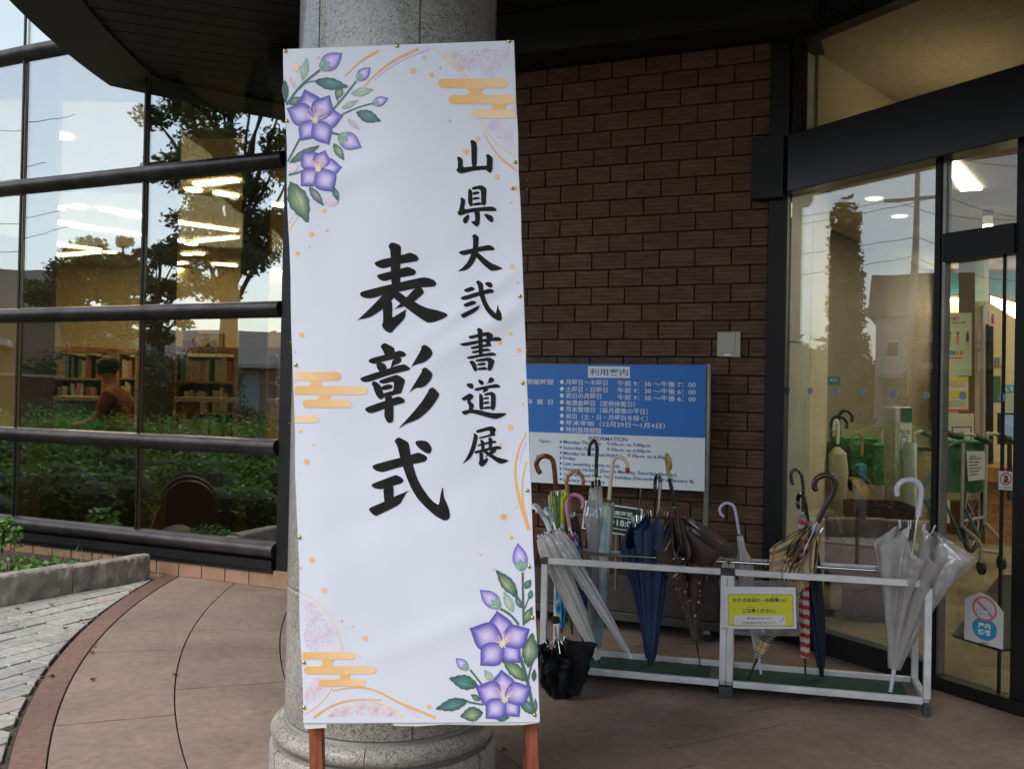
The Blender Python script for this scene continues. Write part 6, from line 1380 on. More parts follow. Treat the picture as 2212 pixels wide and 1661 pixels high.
f_ = Face(P(a[0], a[1], 6.296), (0, -1, 0), (1, 0, 0)); f_.slab([K8(*p) for p in ((515, 500), (612, 505), (600, 1160), (500, 1160))], 0, .001, 'front_sheet', m_stk, ds); f_.slab([K8(*p) for p in ((525, 378), (618, 378), (618, 492), (525, 492))], 0, .002, 'green_top', mat('dispenser_green', (.03, .12, .06), .4), ds)
fit_text(ds, 'panel_lettering', '傘にいつも', f_.fr, f_.at(*K8(520, 575)), f_.at(*K8(600, 575)), .035, m_bk, .02, .003); outline(f_, K8, [(528, 612), (578, 614), (574, 820), (524, 815)], .006, .003, 'pictogram_frame', m_bt, ds); f_.slab([K8(*p) for p in ((551, 680), (563, 730), (540, 730))], .002, .003, 'umbrella_print', m_bt, ds); f_.slab([K8(*p) for p in ((549, 730), (554, 730), (552, 780), (548, 780))], .002, .003, 'umbrella_print', m_bt, ds)
for k in range(6): f_.slab([K8(512, 835+k*20), K8(560, 835+k*20), K8(560, 840+k*20), K8(512, 840+k*20)], .002, .003, 'text_line', m_dot, ds)
fl = thing('nobori_flag', 'rolled pale blue and white flag leaning against the dispenser', 'flag', P(*K8(620, 1180), 6.2)); slabz(*K8(572, 670), *K8(660, 1290), 6.2, .05, 'cloth', mat('pale_blue_cloth', (.45, .60, .64), .6, var=.5, vscale=7, col2=(.62, .64, .58)), fl, .02)
rk = thing('umbrella_bench', 'low dark bench under the umbrellas hanging inside the lobby', 'bench', P(1850, 1100, 6.5)); a = K8(0, 1010)
mb = MB(); q = G(1800, 1225); mb.box(V3(2.33, 6.95, .40), (.75, .30, .18), rz=-.25); mb.build('bench_top', mat('dark_bench', (.05, .048, .035), .5, var=.3, vscale=5), rk); mb = MB(); mb.box(V3(2.33, 6.98, .16), (.70, .24, .30), rz=-.25); mb.build('bench_base', m_frm, rk)
def hung(label, pts, r_, m, can, cm, Y):
    t_ = thing('hanging_umbrella', label, 'umbrella', P(pts[-1][0], pts[-1][1], Y), 'umbrellas hanging inside the lobby'); mb = MB(); mb.tube(catmull([P(x, y, Y) for x, y in pts], 5), r_, 10); mb.build('handle', m, t_, smooth=True)
    a, b = P(can[0], can[1], Y), P(can[2], can[3], Y); mb = MB(); L = (b-a).length; R_ = (b-a).to_track_quat('Z', 'X').to_matrix(); mb.lathe([(.012, 0), (can[4], L*.08), (can[4]*1.1, L*.3), (can[4]*.7, L*.7), (.008, L)], a, 20, M=R_)
    mb.v = [tuple(Vector(v) + Vector((.01*mnoise.noise(Vector(v)*22), .01*mnoise.noise(Vector(v)*17), 0))) for v in mb.v]; mb.build('canopy', cm, t_, smooth=True)
K7 = lambda x, y: (1593.1+.32505*x, 432+.32505*y)
hung('black umbrella with large hook hanging inside the lobby, rightmost hook of its pair', [K7(758, 1475), K7(762, 1440), K7(735, 1402), K7(695, 1405), K7(672, 1450), K7(678, 1560)], .011, hblk, (1812, 945, 1838, 1060, .05), f_blk, 6.4)
hung('black umbrella with a hook turned left, hanging beside the white handled one', [K7(724, 1520), K7(725, 1480), K7(700, 1445), K7(650, 1440), K7(622, 1480), K7(620, 1580)], .011, hblk, (1795, 955, 1800, 1060, .045), f_blk, 6.45)
hung('cream umbrella with white handle hanging inside the lobby', [K7(640, 1530), K7(645, 1480), K7(660, 1465), K7(670, 1500), K7(665, 1620)], .0105, hwhite, (1808, 965, 1816, 1150, .055), mat('cream_cloth', (.46, .42, .28), .7), 6.3)
hung('orange handled umbrella with a blue wrap hanging behind the glass', [K7(765, 1590), K7(770, 1560), K7(795, 1545), K7(825, 1565), K7(828, 1640), K7(826, 1700)], .0085, hbam, (1860, 1000, 1862, 1050, .035), mat('bright_blue_wrap', (.03, .22, .36), .5), 6.3)
t_, f_ = poster((1788, 813, 1815, 832), 7.0, 'small_blue_sign', 'tiny blue sign stuck on the wall behind the entrance glass', 'sign', (.03, .20, .25)); fit_text(t_, 'sign_lettering', '傘立て', f_.fr, f_.at(1793, 821), f_.at(1811, 822), .022, m_wt, .01, .002)
fm = poly_mb([tuple(G(x, y, .012)) for x, y in ((2057, 1370), (2160, 1240), (2212, 1242), (2205, 1400), (2160, 1402))]); struct(fm.build('door_mat', mat('dark_mat', (.03, .03, .028), .9, bump=.4, bscale=80)))
# area lights added to strengthen the light of the lobby's ceiling fittings
def area(name, loc_, sx, sy, power, col=(1, .90, .70)):
    l = bpy.data.lights.new(name, 'AREA'); l.shape = 'RECTANGLE'; l.size = sx; l.size_y = sy; l.energy = power; l.color = col; o = bpy.data.objects.new(name, l); COL.objects.link(o); o.location = loc_; return o
area('lobby_fill', (4.1, 6.3, 2.58), 2.4, 2.2, 24); area('lobby_fill_far', (6.2, 8.4, 2.58), 1.6, 1.6, 30); area('doorway_fill', (2.75, 5.3, 2.58), .5, 1.0, 5)

# ================================================================ READING ROOM behind the mirrored glass (left)
m_carp = mat('carpet', (.075, .07, .05), .9); m_rw = mat('reading_room_wall', (.62, .53, .31), .8); m_rc = mat('reading_room_ceiling', (.50, .43, .30), .9)
struct(poly_mb([(-1.45, 6.55, .12), (-2.65, 7.1, .12), (-8.5, 10.3, .12), (-14, 14, .12), (-14, 24, .12), (1, 24, .12)]).build('reading_room_floor', m_carp))
struct(poly_mb([(-1.45, 6.55, 4.0), (-2.62, 7.06, 4.0), (-8.5, 10.3, 4.0), (-14, 14, 4.0), (-14, 24, 4.0), (1, 24, 4.0)]).build('reading_room_ceiling', m_rc))
struct(vwall((-14, 22), (1, 22), .12, 4, .1, m_rw, None, 'reading_room_wall')); struct(vwall((-1.35, 6.75), (.6, 22), .12, 4, .1, m_rw, None, 'reading_room_side_wall')); struct(vwall((-14, 13.5), (-14, 22), .12, 4, .1, m_rw, None, 'reading_room_end_wall'))
m_pill = mat('inner_pillar', (.10, .075, .05), .6)
for lab, x0, x1 in (('left edge', 36, 110), ('middle', 297, 372), ('right end', 514, 573)):
    ip = thing('inner_pillar', 'dark pillar standing behind the mirrored glass at the ' + lab + ' of the view', 'pillar', P(x0, 900, 7.3)); YP = 7.12 if x0 > 400 else 7.45 if x0 > 200 else 8.05; a, b = P(x0, 836, YP), P(x1, 836, YP)
    mb = MB(); mb.box(V3((a.x+b.x)/2, a.y+.025, 2.06), (b.x-a.x, .05, 3.87)); mb.build('shaft', m_pill, ip)
mLL = mat('strip_lamp_glow', (.95, .95, .9), .5, emit=(1.0, .90, .70), estr=16.0)
ORD = ['first', 'second', 'third', 'fourth', 'fifth', 'sixth', 'seventh', 'eighth', 'ninth', 'tenth', 'eleventh', 'twelfth']
LS = [((113, 480), (229, 499)), ((243, 500), (302, 508)), ((216, 452), (302, 467)), ((113, 527), (215, 540)), ((125, 552), (213, 545)), ((422, 399), (511, 390)), ((465, 416), (511, 425)), ((397, 483), (511, 499)), ((425, 522), (511, 513)),
      ((459, 570), (511, 575)), ((374, 581), (443, 588)), ((456, 590), (511, 596)), ((592, 442), (612, 446)), ((576, 586), (608, 586)), ((114, 608), (161, 612)), ((114, 618), (220, 620)), ((374, 477), (392, 483)), ((374, 519), (398, 522)), ((374, 570), (402, 568)), ((576, 603), (608, 602)), ((112, 449), (140, 451))]
for i, (a, b) in enumerate(LS):
    grp_ = [l for l in LS if (l[0][0] < 320) == (a[0] < 320) and (l[0][0] > 570) == (a[0] > 570)]; side_ = 'left' if a[0] < 320 else 'far right' if a[0] > 570 else 'right'
    od_ = ORD[sorted(grp_, key=lambda l: l[0][1]+l[1][1]).index((a, b))]
    p, q = G(*a, 3.975), G(*b, 3.975); t_ = thing('strip_lamp', od_ + ' white strip lamp from the top behind the ' + side_ + ' part of the mirrored glass', 'lamp', p, 'strip lamps on the reading room ceiling'); mb = MB(); mb.beam(p, q, .11, .03); mb.build('tube_lamp', mLL, t_)
for i, (x, y) in enumerate(((129, 295), (405, 259), (502, 286), (168, 449), (418, 411), (413, 528), (236, 545), (404, 550), (429, 549))):
    DLS = [(129, 295), (405, 259), (502, 286), (168, 449), (418, 411), (413, 528), (236, 545), (404, 550), (429, 549)]; g_ = sorted([l for l in DLS if (l[0] < 320) == (x < 320)], key=lambda l: l[1])
    p = G(x, y, 3.985); t_ = thing('ceiling_downlight', ORD[g_.index((x, y))] + ' round downlight from the top behind the ' + ('left' if x < 320 else 'right') + ' part of the mirrored glass', 'downlight', p, 'round downlights on the reading room ceiling'); mb = MB(); mb.lathe([(0, -.01), (.10, -.01), (.12, 0)], p, 20); mb.build('lens', mLL, t_)
m_sw = mat('shelf_wood', (.40, .21, .08), .5, var=.3, vscale=6, stretch=(1, 1, 5)); BC = [(.45, .40, .28), (.30, .10, .06), (.10, .16, .22), (.50, .47, .36), (.12, .20, .12), (.42, .33, .14), (.22, .22, .24), (.46, .20, .14)]
def shelf(label, x0, x1, ytop, ybot, Y, rows_, seed, pale=False):
    t_ = thing('bookshelf', label, 'bookshelf', P(x0, ybot, Y)); a, b = P(x0, ytop, Y), P(x1, ytop, Y); zt = (a.z+b.z)/2; zb = .13; rr = random.Random(seed)
    pix = lambda x: x
    mb = MB(); mb.box(V3((a.x+b.x)/2, Y+.17, zt-.02), (b.x-a.x, .36, .05)); mb.build('top_board', m_sw, t_); mb = MB(); mb.box(V3((a.x+b.x)/2, Y+.34, (zt+zb)/2-.03), (b.x-a.x, .02, zt-zb-.1)); mb.build('back_board', m_sw, t_)
    nb_ = max(1, round((b.x-a.x)/.9))
    for k in range(nb_+1): mb = MB(); mb.box(V3(a.x+.015+(b.x-a.x-.03)*k/nb_, Y+.17, (zt+zb)/2-.025), (.03, .33, zt-zb-.06)); mb.build('upright', m_sw, t_)
    h = (zt-zb-.05)/rows_
    for r_ in range(rows_):
        z = zb+.02+r_*h; mb = MB(); mb.box(V3((a.x+b.x)/2, Y+.165, z), (b.x-a.x-.07, .30, .025)); mb.build('shelf_board', m_sw, t_)
        x = a.x+.06
        while x < b.x-.09:
            w = rr.uniform(.022, .055); hh = h*rr.uniform(.6, .82)
            if rr.random() < .9 and min(abs(x+w/2-(a.x+.015+(b.x-a.x-.03)*k/nb_)) for k in range(nb_+1)) > .05:
                mb = MB(); mb.box(V3(x+w/2, Y+.12, z+.014+hh/2), (w-.003, .20, hh)); mb.build('book', mat('book_%d' % rr.randrange(8), BC[rr.randrange(8)], .6) if not pale or rr.random() < .3 else mat('book_pale', (.46, .42, .30), .6), t_)
            x += w
    return t_
for i in range(8): mat('book_%d' % i, BC[i], .6)
shelf('wooden bookshelf full of red and dark books, left of the walking person', 108, 225, 751, 905, 10.5, 5, 1); shelf('wooden bookshelf of pale books under the framed notice, seen through the glass', 376, 512, 751, 905, 9.4, 5, 2, True); shelf('narrow end of a wooden bookshelf beside the dark corner post', 574, 607, 752, 905, 9.4, 5, 3, True); shelf('far bookshelf partly behind the walking person', 252, 298, 755, 905, 11.5, 5, 4, True)
tb_ = thing('reading_table', 'pale reading table in front of the bookshelves behind the glass', 'table', P(330, 870, 8.8)); mb = MB(); a, b = P(376, 862, 8.8), P(604, 862, 8.8); mb.box(V3((a.x+b.x)/2, 8.95, a.z), (b.x-a.x, .5, .04)); mb.build('table_top', mat('pale_table', (.50, .42, .26), .5), tb_)
for x in (a.x+.1, b.x-.1): mb = MB(); mb.box(V3(x, 8.95, (a.z+.12)/2), (.05, .4, a.z-.14)); mb.build('leg', m_sw, tb_)
tb2 = thing('green_cabinet', 'low green cabinet beside the walking person', 'cabinet', P(240, 900, 9.2)); a, b = P(118, 855, 9.2), P(262, 855, 9.2); mb = MB(); mb.box(V3((a.x+b.x)/2, 9.35, a.z-.02), (b.x-a.x, .4, .04)); mb.build('cabinet_top', mat('pale_table', (.5, .42, .26)), tb2); mb = MB(); mb.box(V3((a.x+b.x)/2, 9.35, (a.z+.1)/2), (b.x-a.x-.05, .36, a.z-.14)); mb.build('cabinet_body', mat('cabinet_green', (.06, .17, .10), .5), tb2)
t_, f_ = poster((395, 706, 426, 750), 9.3, 'red_white_poster', 'small poster with a red foot standing on the bookshelf behind the glass', 'poster', (.55, .50, .42)); fb(t_, f_, 395, 736, 426, 750, .001, (.45, .02, .05))
pf = thing('picture_frame', 'framed notice with a dark green roof shape standing on the bookshelf', 'frame', P(455, 735, 9.5)); pix_box(428, 721, 484, 752, 9.5, .03, 'frame_border', m_wdd, pf); pix_box(431, 724, 481, 752, 9.49, .008, 'sheet', m_ywall, pf); mb = MB(); mb.add([P(440, 752, 9.48), P(462, 752, 9.48), P(451, 741, 9.48), P(440, 752, 9.485), P(462, 752, 9.485), P(451, 741, 9.485)], [(0, 1, 2), (5, 4, 3), (0, 3, 4, 1), (1, 4, 5, 2), (2, 5, 3, 0)]); mb.build('roof_shape', mat('dark_green_paint', (.01, .07, .05), .5), pf)
scr = thing('added_dark_screen', 'long low dark screen added along inside the glass to keep the lower panes dark', 'cabinet', (-3, 7.9, .12)); m_lc = mat('added_screen_dark', (.02, .018, .015), .7)  # dark screen added behind the glass so the lower panes stay dark
for i in range(4):
    A, B = GL[i], GL[i+1]; d, n = seg_n(A, B); mb = MB(); mb.box((A+B)/2 - n*.62 + V3(0, 0, .50), ((B-A).length, .28, .74), rz=math.atan2(d.y, d.x)); mb.build('added_screen_unit', m_lc, scr)
# walking person
def skinmesh(name, pts, edges, radii, m, parent, sub=2):
    me = bpy.data.meshes.new(name); me.from_pydata([tuple(p) for p in pts], edges, []); o = bpy.data.objects.new(name, me); COL.objects.link(o)
    if parent: o.parent = parent; o.matrix_parent_inverse = parent_inv(parent)
    sk = o.modifiers.new('skin', 'SKIN'); sl = me.skin_vertices[0].data if me.skin_vertices else None
    if sl is None:
        bpy.context.view_layer.objects.active = o; sl = me.skin_vertices[0].data
    for i, r_ in enumerate(radii): sl[i].radius = (r_, r_*.85)
    sl[0].use_root = True; ss = o.modifiers.new('sub', 'SUBSURF'); ss.levels = sub; ss.render_levels = sub; me.materials.append(m); return o
pb_ = P(262, 900, 8.7); pz = .12
per = thing('person', 'person in an orange top and dark trousers stooping by the bookshelves behind the glass', 'person', (pb_.x, 8.7, pz))
def pp(dx, dz, dy=0): return V3(pb_.x+dx, 8.7+dy, pz+dz)
m_skin = mat('skin_tone', (.42, .25, .17), .6); m_top = mat('orange_top', (.30, .085, .05), .8, var=.2, vscale=12, bump=.2, bscale=20); m_trs = mat('dark_trousers', (.05, .05, .045), .8); m_hair = mat('dark_hair', (.015, .011, .009), .6, bump=.6, bscale=60)
J = [pp(0, .86), pp(-.02, 1.08), pp(-.07, 1.27), pp(-.11, 1.36), pp(-.14, 1.45), pp(-.17, 1.55), pp(-.01, .84, .09), pp(.03, .46, .10), pp(.10, .08, .10), pp(.01, .05, .10), pp(-.02, .84, -.09), pp(-.12, .47, -.10), pp(-.10, .08, -.10), pp(-.21, .05, -.10),
     pp(-.07, 1.26, .17), pp(-.09, 1.0, .22), pp(-.25, .86, .18), pp(-.32, .84, .17), pp(-.07, 1.26, -.17), pp(-.16, 1.02, -.22), pp(-.33, .95, -.20), pp(-.41, .95, -.19)]
E_ = [(0, 1), (1, 2), (2, 3), (3, 4), (4, 5), (0, 6), (6, 7), (7, 8), (8, 9), (0, 10), (10, 11), (11, 12), (12, 13), (2, 14), (14, 15), (15, 16), (16, 17), (2, 18), (18, 19), (19, 20), (20, 21)]
R_ = [.145, .13, .14, .06, .085, .075, .095, .065, .045, .035, .095, .065, .045, .035, .065, .045, .032, .03, .065, .045, .032, .03]
skinmesh('body', J, E_, R_, m_skin, per)
skinmesh('top', [pp(0, .84), pp(-.02, 1.06), pp(-.07, 1.25), pp(-.09, 1.31), pp(-.07, 1.25, .17), pp(-.085, 1.06, .21), pp(-.07, 1.25, -.17), pp(-.14, 1.07, -.21)], [(0, 1), (1, 2), (2, 3), (2, 4), (4, 5), (2, 6), (6, 7)], [.165, .15, .16, .08, .08, .062, .08, .062], m_top, per)
skinmesh('trousers', [pp(0, .90), pp(-.01, .84, .09), pp(.03, .46, .10), pp(.10, .12, .10), pp(-.02, .84, -.09), pp(-.12, .47, -.10), pp(-.10, .12, -.10)], [(0, 1), (1, 2), (2, 3), (0, 4), (4, 5), (5, 6)], [.155, .115, .085, .07, .115, .085, .07], m_trs, per)
mb = MB(); mb.ball(pp(-.145, 1.55, 0), .108, 18, 12, (1.05, .95, 1)); mb.v = [tuple(Vector(v)*1 + Vector((0, 0, 1))*.0 + (Vector(v)-pp(-.145, 1.55)).normalized()*.02*mnoise.noise(Vector(v)*14)) for v in mb.v if True]; mb.build('hair', m_hair, per, smooth=True)
mb = MB(); mb.ball(pp(-.235, 1.51, 0), .055, 12, 8, (.6, .9, 1.1)); mb.build('face', m_skin, per, smooth=True)
area('reading_fill', (-5.2, 10.6, 3.9), 3.5, 3.5, 110, (1, .80, .50)); area('reading_fill_far', (-6.5, 15.5, 3.9), 5, 5, 240, (1, .80, .50)); area('reading_fill_near', (-2.2, 9.0, 3.9), 1.5, 2.5, 45, (1, .80, .50))  # area lights added to fill the room along with its strip lamps
# ================================================================ PLANTING AND STREET to the left (also what the glass mirrors)
m_leaf = mat('azalea_leaf', (.13, .28, .045), .5, rnd=.0, var=.45, vscale=3, trans=.35, spec=.4); m_leafd = mat('dark_hedge_leaf', (.035, .085, .025), .55, var=.4, vscale=3, trans=.3); m_tree = mat('tree_leaf', (.050, .095, .028), .6, var=.4, vscale=1.2, trans=.3); m_bark = mat('bark', (.06, .045, .032), .95, var=.4, vscale=8, bump=.6, bscale=20)
NR = np.random.RandomState(5)
def leaves(name, centers, size, m, parent=None, kind=None, up=.3, asp=.5):
    n = len(centers); c = np.asarray(centers, float)
    d = NR.normal(size=(n, 3)); d[:, 2] += up; d /= np.linalg.norm(d, axis=1)[:, None]; e = np.cross(d, NR.normal(size=(n, 3))); e /= np.linalg.norm(e, axis=1)[:, None]
    s = size*NR.uniform(.6, 1.3, (n, 1)); w = s*asp; t = np.cross(d, e)
    v = np.stack([c - e*s*.5, c + t*w*.5 + d*w*.12, c + e*s*.5, c - t*w*.5 + d*w*.12], 1).reshape(-1, 3)
    me = bpy.data.meshes.new(name); me.vertices.add(4*n); me.vertices.foreach_set('co', v.ravel()); me.loops.add(4*n); me.loops.foreach_set('vertex_index', np.arange(4*n)); me.polygons.add(n); me.polygons.foreach_set('loop_start', np.arange(0, 4*n, 4)); me.polygons.foreach_set('loop_total', np.full(n, 4)); me.update(calc_edges=True); me.materials.append(m)
    o = bpy.data.objects.new(name, me); COL.objects.link(o)
    if parent: o.parent = parent; o.matrix_parent_inverse = parent_inv(parent)
    if kind: o['kind'] = kind
    return o
def blob_pts(blobs, n, shell=.55):
    out = []; wts = np.array([b[1]*b[2]*b[3] for b in blobs]); wts = wts/wts.sum()
    for (c, rx, ry, rz_), k in zip(blobs, (wts*n).astype(int)):
        d = NR.normal(size=(k, 3)); d /= np.linalg.norm(d, axis=1)[:, None]; r_ = NR.uniform(shell, 1.05, (k, 1)); r_ *= 1+.12*np.sin(d[:, :1]*9+d[:, 1:2]*7); out.append(np.array(c) + d*r_*np.array([rx, ry, rz_]))
    return np.concatenate(out)
# azalea bank filling the bed outside the view
rr = random.Random(8); bl_ = []
bedq = [V3(-3.75, 5.15), V3(-5.0, 7.55), V3(-8.6, 7.2), V3(-7.0, 3.6)]
for i in range(150):
    s, t = rr.random(), rr.random(); p = bedq[0].lerp(bedq[3], s).lerp(bedq[1].lerp(bedq[2], s), t); h = .42 + .42*min(1, s*2.2) + rr.uniform(-.06, .08); r_ = rr.uniform(.26, .42); bl_.append(((p.x, p.y, h*.52), r_, r_, h*.55))
hed = leaves('azalea_bank', blob_pts(bl_, 70000, .8), .06, m_leaf, kind='stuff'); hed['label'] = 'bank of bright green azaleas mirrored in the glass'
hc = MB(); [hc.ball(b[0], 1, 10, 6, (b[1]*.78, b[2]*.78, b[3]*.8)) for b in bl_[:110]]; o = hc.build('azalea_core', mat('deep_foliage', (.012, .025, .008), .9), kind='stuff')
# little plants at the left edge of the photograph
def plant(label, c, n, size, m, h, r_):
    t_ = thing('bedding_plant', label, 'plant', c); pts = []
    for i in range(n):
        a = NR.uniform(0, 6.28); q = NR.uniform(0, 1)**.5*r_; pts.append((c[0]+q*math.cos(a), c[1]+q*math.sin(a), c[2]+NR.uniform(.15, 1)*h*(1-(q/r_)**2*.5)))
    leaves('foliage', pts, size, m, t_, up=1.2, asp=.7); mb = MB()
    for k in range(4): mb.tube([(c[0], c[1], c[2]-.02), (c[0]+.02*math.cos(k*1.7), c[1]+.02*math.sin(k*1.7), c[2]+h*.6)], .004, 5)
    mb.build('stems', m_leafd, t_, kind='stuff'); return t_
m_lf2 = mat('broad_leaf', (.10, .24, .055), .5, var=.35, vscale=9, trans=.3)
for i, (x, y, z, n, s, h, r_, lab) in enumerate(((118, 1243, .08, 70, .085, .10, .16, 'broad-leaved green plant behind the split stones, right of the boulder'), (165, 1240, .07, 34, .06, .07, .09, 'small green plant against the split stone, right of the broad-leaved one'), (4, 1190, .12, 170, .045, .26, .13, 'yellow-green shrub tip at the left edge above the boulder'),
                                               (22, 1255, .05, 260, .04, .16, .22, 'dark small-leaved plant in front of the boulder'), (205, 1232, .05, 16, .05, .06, .06, 'tiny weed sprouting behind the far split stone'))):
    q = G(x, y, z); plant(lab, (q.x, q.y, z), n, s, m_lf2 if i in (0, 1, 4) else m_leaf, h, r_)
# blades of grass
mb = MB(); rr = random.Random(2)
for k in range(50):
    q = G(rr.uniform(20, 230), 1225+rr.uniform(-8, 12), .06); a = rr.uniform(0, 6.28); h = rr.uniform(.05, .16); t = V3(math.cos(a), math.sin(a))*h*.5; w = V3(-math.sin(a), math.cos(a))*.003
    mb.add([q-w, q+w, q+t*.5+w*.8+V3(0, 0, h*.7), q+t*.5-w*.8+V3(0, 0, h*.7), q+t+V3(0, 0, h)], [(0, 1, 2, 3), (3, 2, 4)])
mb.build('bed_grass', mat('dry_grass', (.16, .15, .06), .8), kind='stuff')
# fallen leaves
m_fl = mat('fallen_leaf', (.16, .045, .02), .8, rnd=.3)
for i, (x, y) in enumerate(((140, 1357), (204, 1395), (199, 1409), (113, 1460), (90, 1464), (36, 1315), (66, 1323), (300, 1255), (284, 1278), (540, 1257), (640, 1612), (377, 1458), (200, 1468), (35, 1350), (112, 1306), (190, 1339), (176, 1341))):
    q = G(x, y, .006) if (i != 10) else G(1090, 1620, .006); mb = MB(); k = 9; pts = []
    for j in range(k): a = 2*math.pi*j/k; r_ = .017*(1 if j % 2 else .55)*(1+.3*math.sin(j*2.3+i)); pts.append(q + V3(r_*math.cos(a), r_*.8*math.sin(a), .004+.006*math.sin(a*2+i)))
    mb.add(pts + [p - V3(0, 0, .001) for p in pts], [tuple(range(k)), tuple(range(2*k-1, k-1, -1))] + [(j, k+j, k+(j+1) % k, (j+1) % k) for j in range(k)])
    where = 'on the terrace slabs' if x > 195 else 'on the grey block paving'
    tag(mb.build('fallen_leaf', m_fl), 'small dry reddish leaf lying ' + where, 'leaf', 'fallen leaves ' + where)
# mirrored surroundings: positions derived from the glass as a mirror
LNv = Vector((-.445, -.895, 0)).normalized(); LPv = V3(-2.61, 6.95); 
def refl(x, y, Y, p=LPv, n=LNv): V_ = P(x, y, Y); return V_ - n*(2*(V_-p).dot(n))
def rr_(x, y, Y): return refl(x, y, Y, RA, RN_)
grass = struct(poly_mb([(-60, -40, -.018), (-8.8, -40, -.018), (-8.8, 60, -.018), (-60, 60, -.018)]).build('grass_verge', mat('verge', (.045, .07, .025), .95, var=.5, vscale=2, bump=.5, bscale=20)))
road = struct(poly_mb([(-19, -40, -.012), (-13.5, -40, -.012), (-13.5, 60, -.012), (-19, 60, -.012)]).build('road', m_asph))
def tree(label, base, hts, blobs, nleaf, size, trunk_r, m=m_tree, kindn='tree'):
    t_ = thing(kindn, label, 'tree', base); b = V3(*base); mb = MB(); top = b + V3(.1, .1, hts); mb.tube([b, b.lerp(top, .35) + V3(.06, 0, 0), b.lerp(top, .7) - V3(.05, .04, 0), top], [trunk_r*1.15, trunk_r*.9, trunk_r*.6, trunk_r*.25], 12); mb.build('trunk', m_bark, t_, smooth=True)
    mb = MB(); rq = random.Random(int(abs(b.x*10)))
    for bb in blobs:
        c = V3(*bb[0]); s = b.lerp(top, rq.uniform(.35, .75)); mid = s.lerp(c, .5) + V3(0, 0, .15); mb.tube([s, mid, c], [trunk_r*.35, trunk_r*.22, trunk_r*.08], 6)
    mb.build('limbs', m_bark, t_, smooth=True, kind='stuff'); leaves('crown', blob_pts(blobs, nleaf, .25), size, m, t_); return t_
def crown(c, rx, rz_, n, seed, flat=1):
    rq = random.Random(seed); out = []
    for i in range(n):
        a = rq.uniform(0, 6.28); q = rq.uniform(.2, 1); z = rq.uniform(-1, 1); s = math.sqrt(max(.05, 1-z*z)); r_ = rx*rq.uniform(.22, .42); out.append(((c[0]+rx*q*s*math.cos(a), c[1]+rx*q*s*math.sin(a), c[2]+rz_*z*.85), r_, r_, r_*.6))
    return out
t0 = refl(548, 880, 15.5); tree('large broadleaf tree with a thick trunk mirrored in the glass beside the notice board', (t0.x, t0.y, 0), 6.2, crown((t0.x, t0.y+.15, 4.7), 1.35, 2.3, 40, 1), 30000, .095, .15)
t0 = refl(245, 880, 19); tree('rounded bushy tree mirrored in the middle of the glass', (t0.x, t0.y, 0), 3.4, crown((t0.x, t0.y, 3.1), .95, 1.1, 26, 2), 16000, .10, .08)
t0 = refl(345, 880, 23); tree('dark evergreen tree mirrored behind the bushy one', (t0.x, t0.y, 0), 4.6, crown((t0.x, t0.y, 3.1), .62, 1.9, 30, 3), 16000, .11, .10, m_leafd)
t0 = refl(420, 880, 27); tree('pale distant tree mirrored between the two bigger trees', (t0.x, t0.y, 0), 5.2, crown((t0.x, t0.y, 3.8), 1.0, 1.5, 22, 4), 9000, .13, .10)
for x, Y, lab in ((552, 13, 'clipped round shrub mirrored low beside the dark corner post'), (170, 14, 'low mounded shrub mirrored behind the azalea bank')):
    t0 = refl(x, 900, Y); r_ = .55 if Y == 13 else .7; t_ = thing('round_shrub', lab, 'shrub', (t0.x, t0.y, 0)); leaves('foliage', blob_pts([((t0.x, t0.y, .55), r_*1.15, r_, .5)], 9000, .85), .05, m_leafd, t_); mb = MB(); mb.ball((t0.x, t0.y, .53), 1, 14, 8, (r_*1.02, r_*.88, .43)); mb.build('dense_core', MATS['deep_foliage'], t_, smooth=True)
m_roof = mat('slate_roof', (.045, .042, .048), .7, var=.3, vscale=8, stretch=(1, 1, 6)); m_hw = mat('house_wall_beige', (.36, .26, .20), .8, var=.1, vscale=1); m_hw2 = mat('house_wall_grey', (.42, .40, .37), .8, var=.1, vscale=1); m_hwin = mat('house_window', (.05, .07, .09), .15); m_gate = mat('garage_shutter', (.35, .40, .44), .5); m_fence = mat('garden_brick_wall', (.085, .05, .035), .85, var=.3, vscale=6)
def house(label, c, w, d, h, ang, wall, roofh=1.5, wins=((-.28, .35), (.2, .35), (-.28, .72), (.2, .72)), garage=True, ridge=True):
    t_ = thing('house', label, 'house', c); R_ = Matrix.Rotation(ang, 3, 'Z'); C_ = V3(*c)
    def B(cx, cyy, cz, sx, sy, sz, name, m, par=t_): mb = MB(); mb.box(C_ + R_ @ V3(cx, cyy, cz), (sx, sy, sz), rz=ang); return mb.build(name, m, par)
    B(0, 0, h/2, w, d, h, 'wall', wall)
    mb = MB(); e = .35; q = [V3(-w/2-e, -d/2-e, h), V3(w/2+e, -d/2-e, h), V3(w/2+e, d/2+e, h), V3(-w/2-e, d/2+e, h), V3(-w/2-e, 0, h+roofh), V3(w/2+e, 0, h+roofh)]
    mb.add([C_ + R_ @ p for p in q], [(0, 1, 5, 4), (2, 3, 4, 5), (0, 4, 3), (1, 2, 5), (3, 2, 1, 0)]); mb.build('roof', m_roof, t_)
    for fx, fz in wins:
        o = B(fx*w, -d/2-.02, fz*h, w*.14, .06, h*.15, 'window', m_wt); B(fx*w, -d/2-.06, fz*h, w*.12, .02, h*.12, 'pane', m_hwin, o)
    if garage:
        B(w*.12, -d/2-.9, 2.3, w*.6, 1.8, .15, 'porch_roof', m_hw2); B(w*.12, -d/2-.1, 1.1, w*.4, .1, 2.1, 'garage_door', m_gate)
    return t_
a_face = math.pi/2      # fronts look east, towards the glass
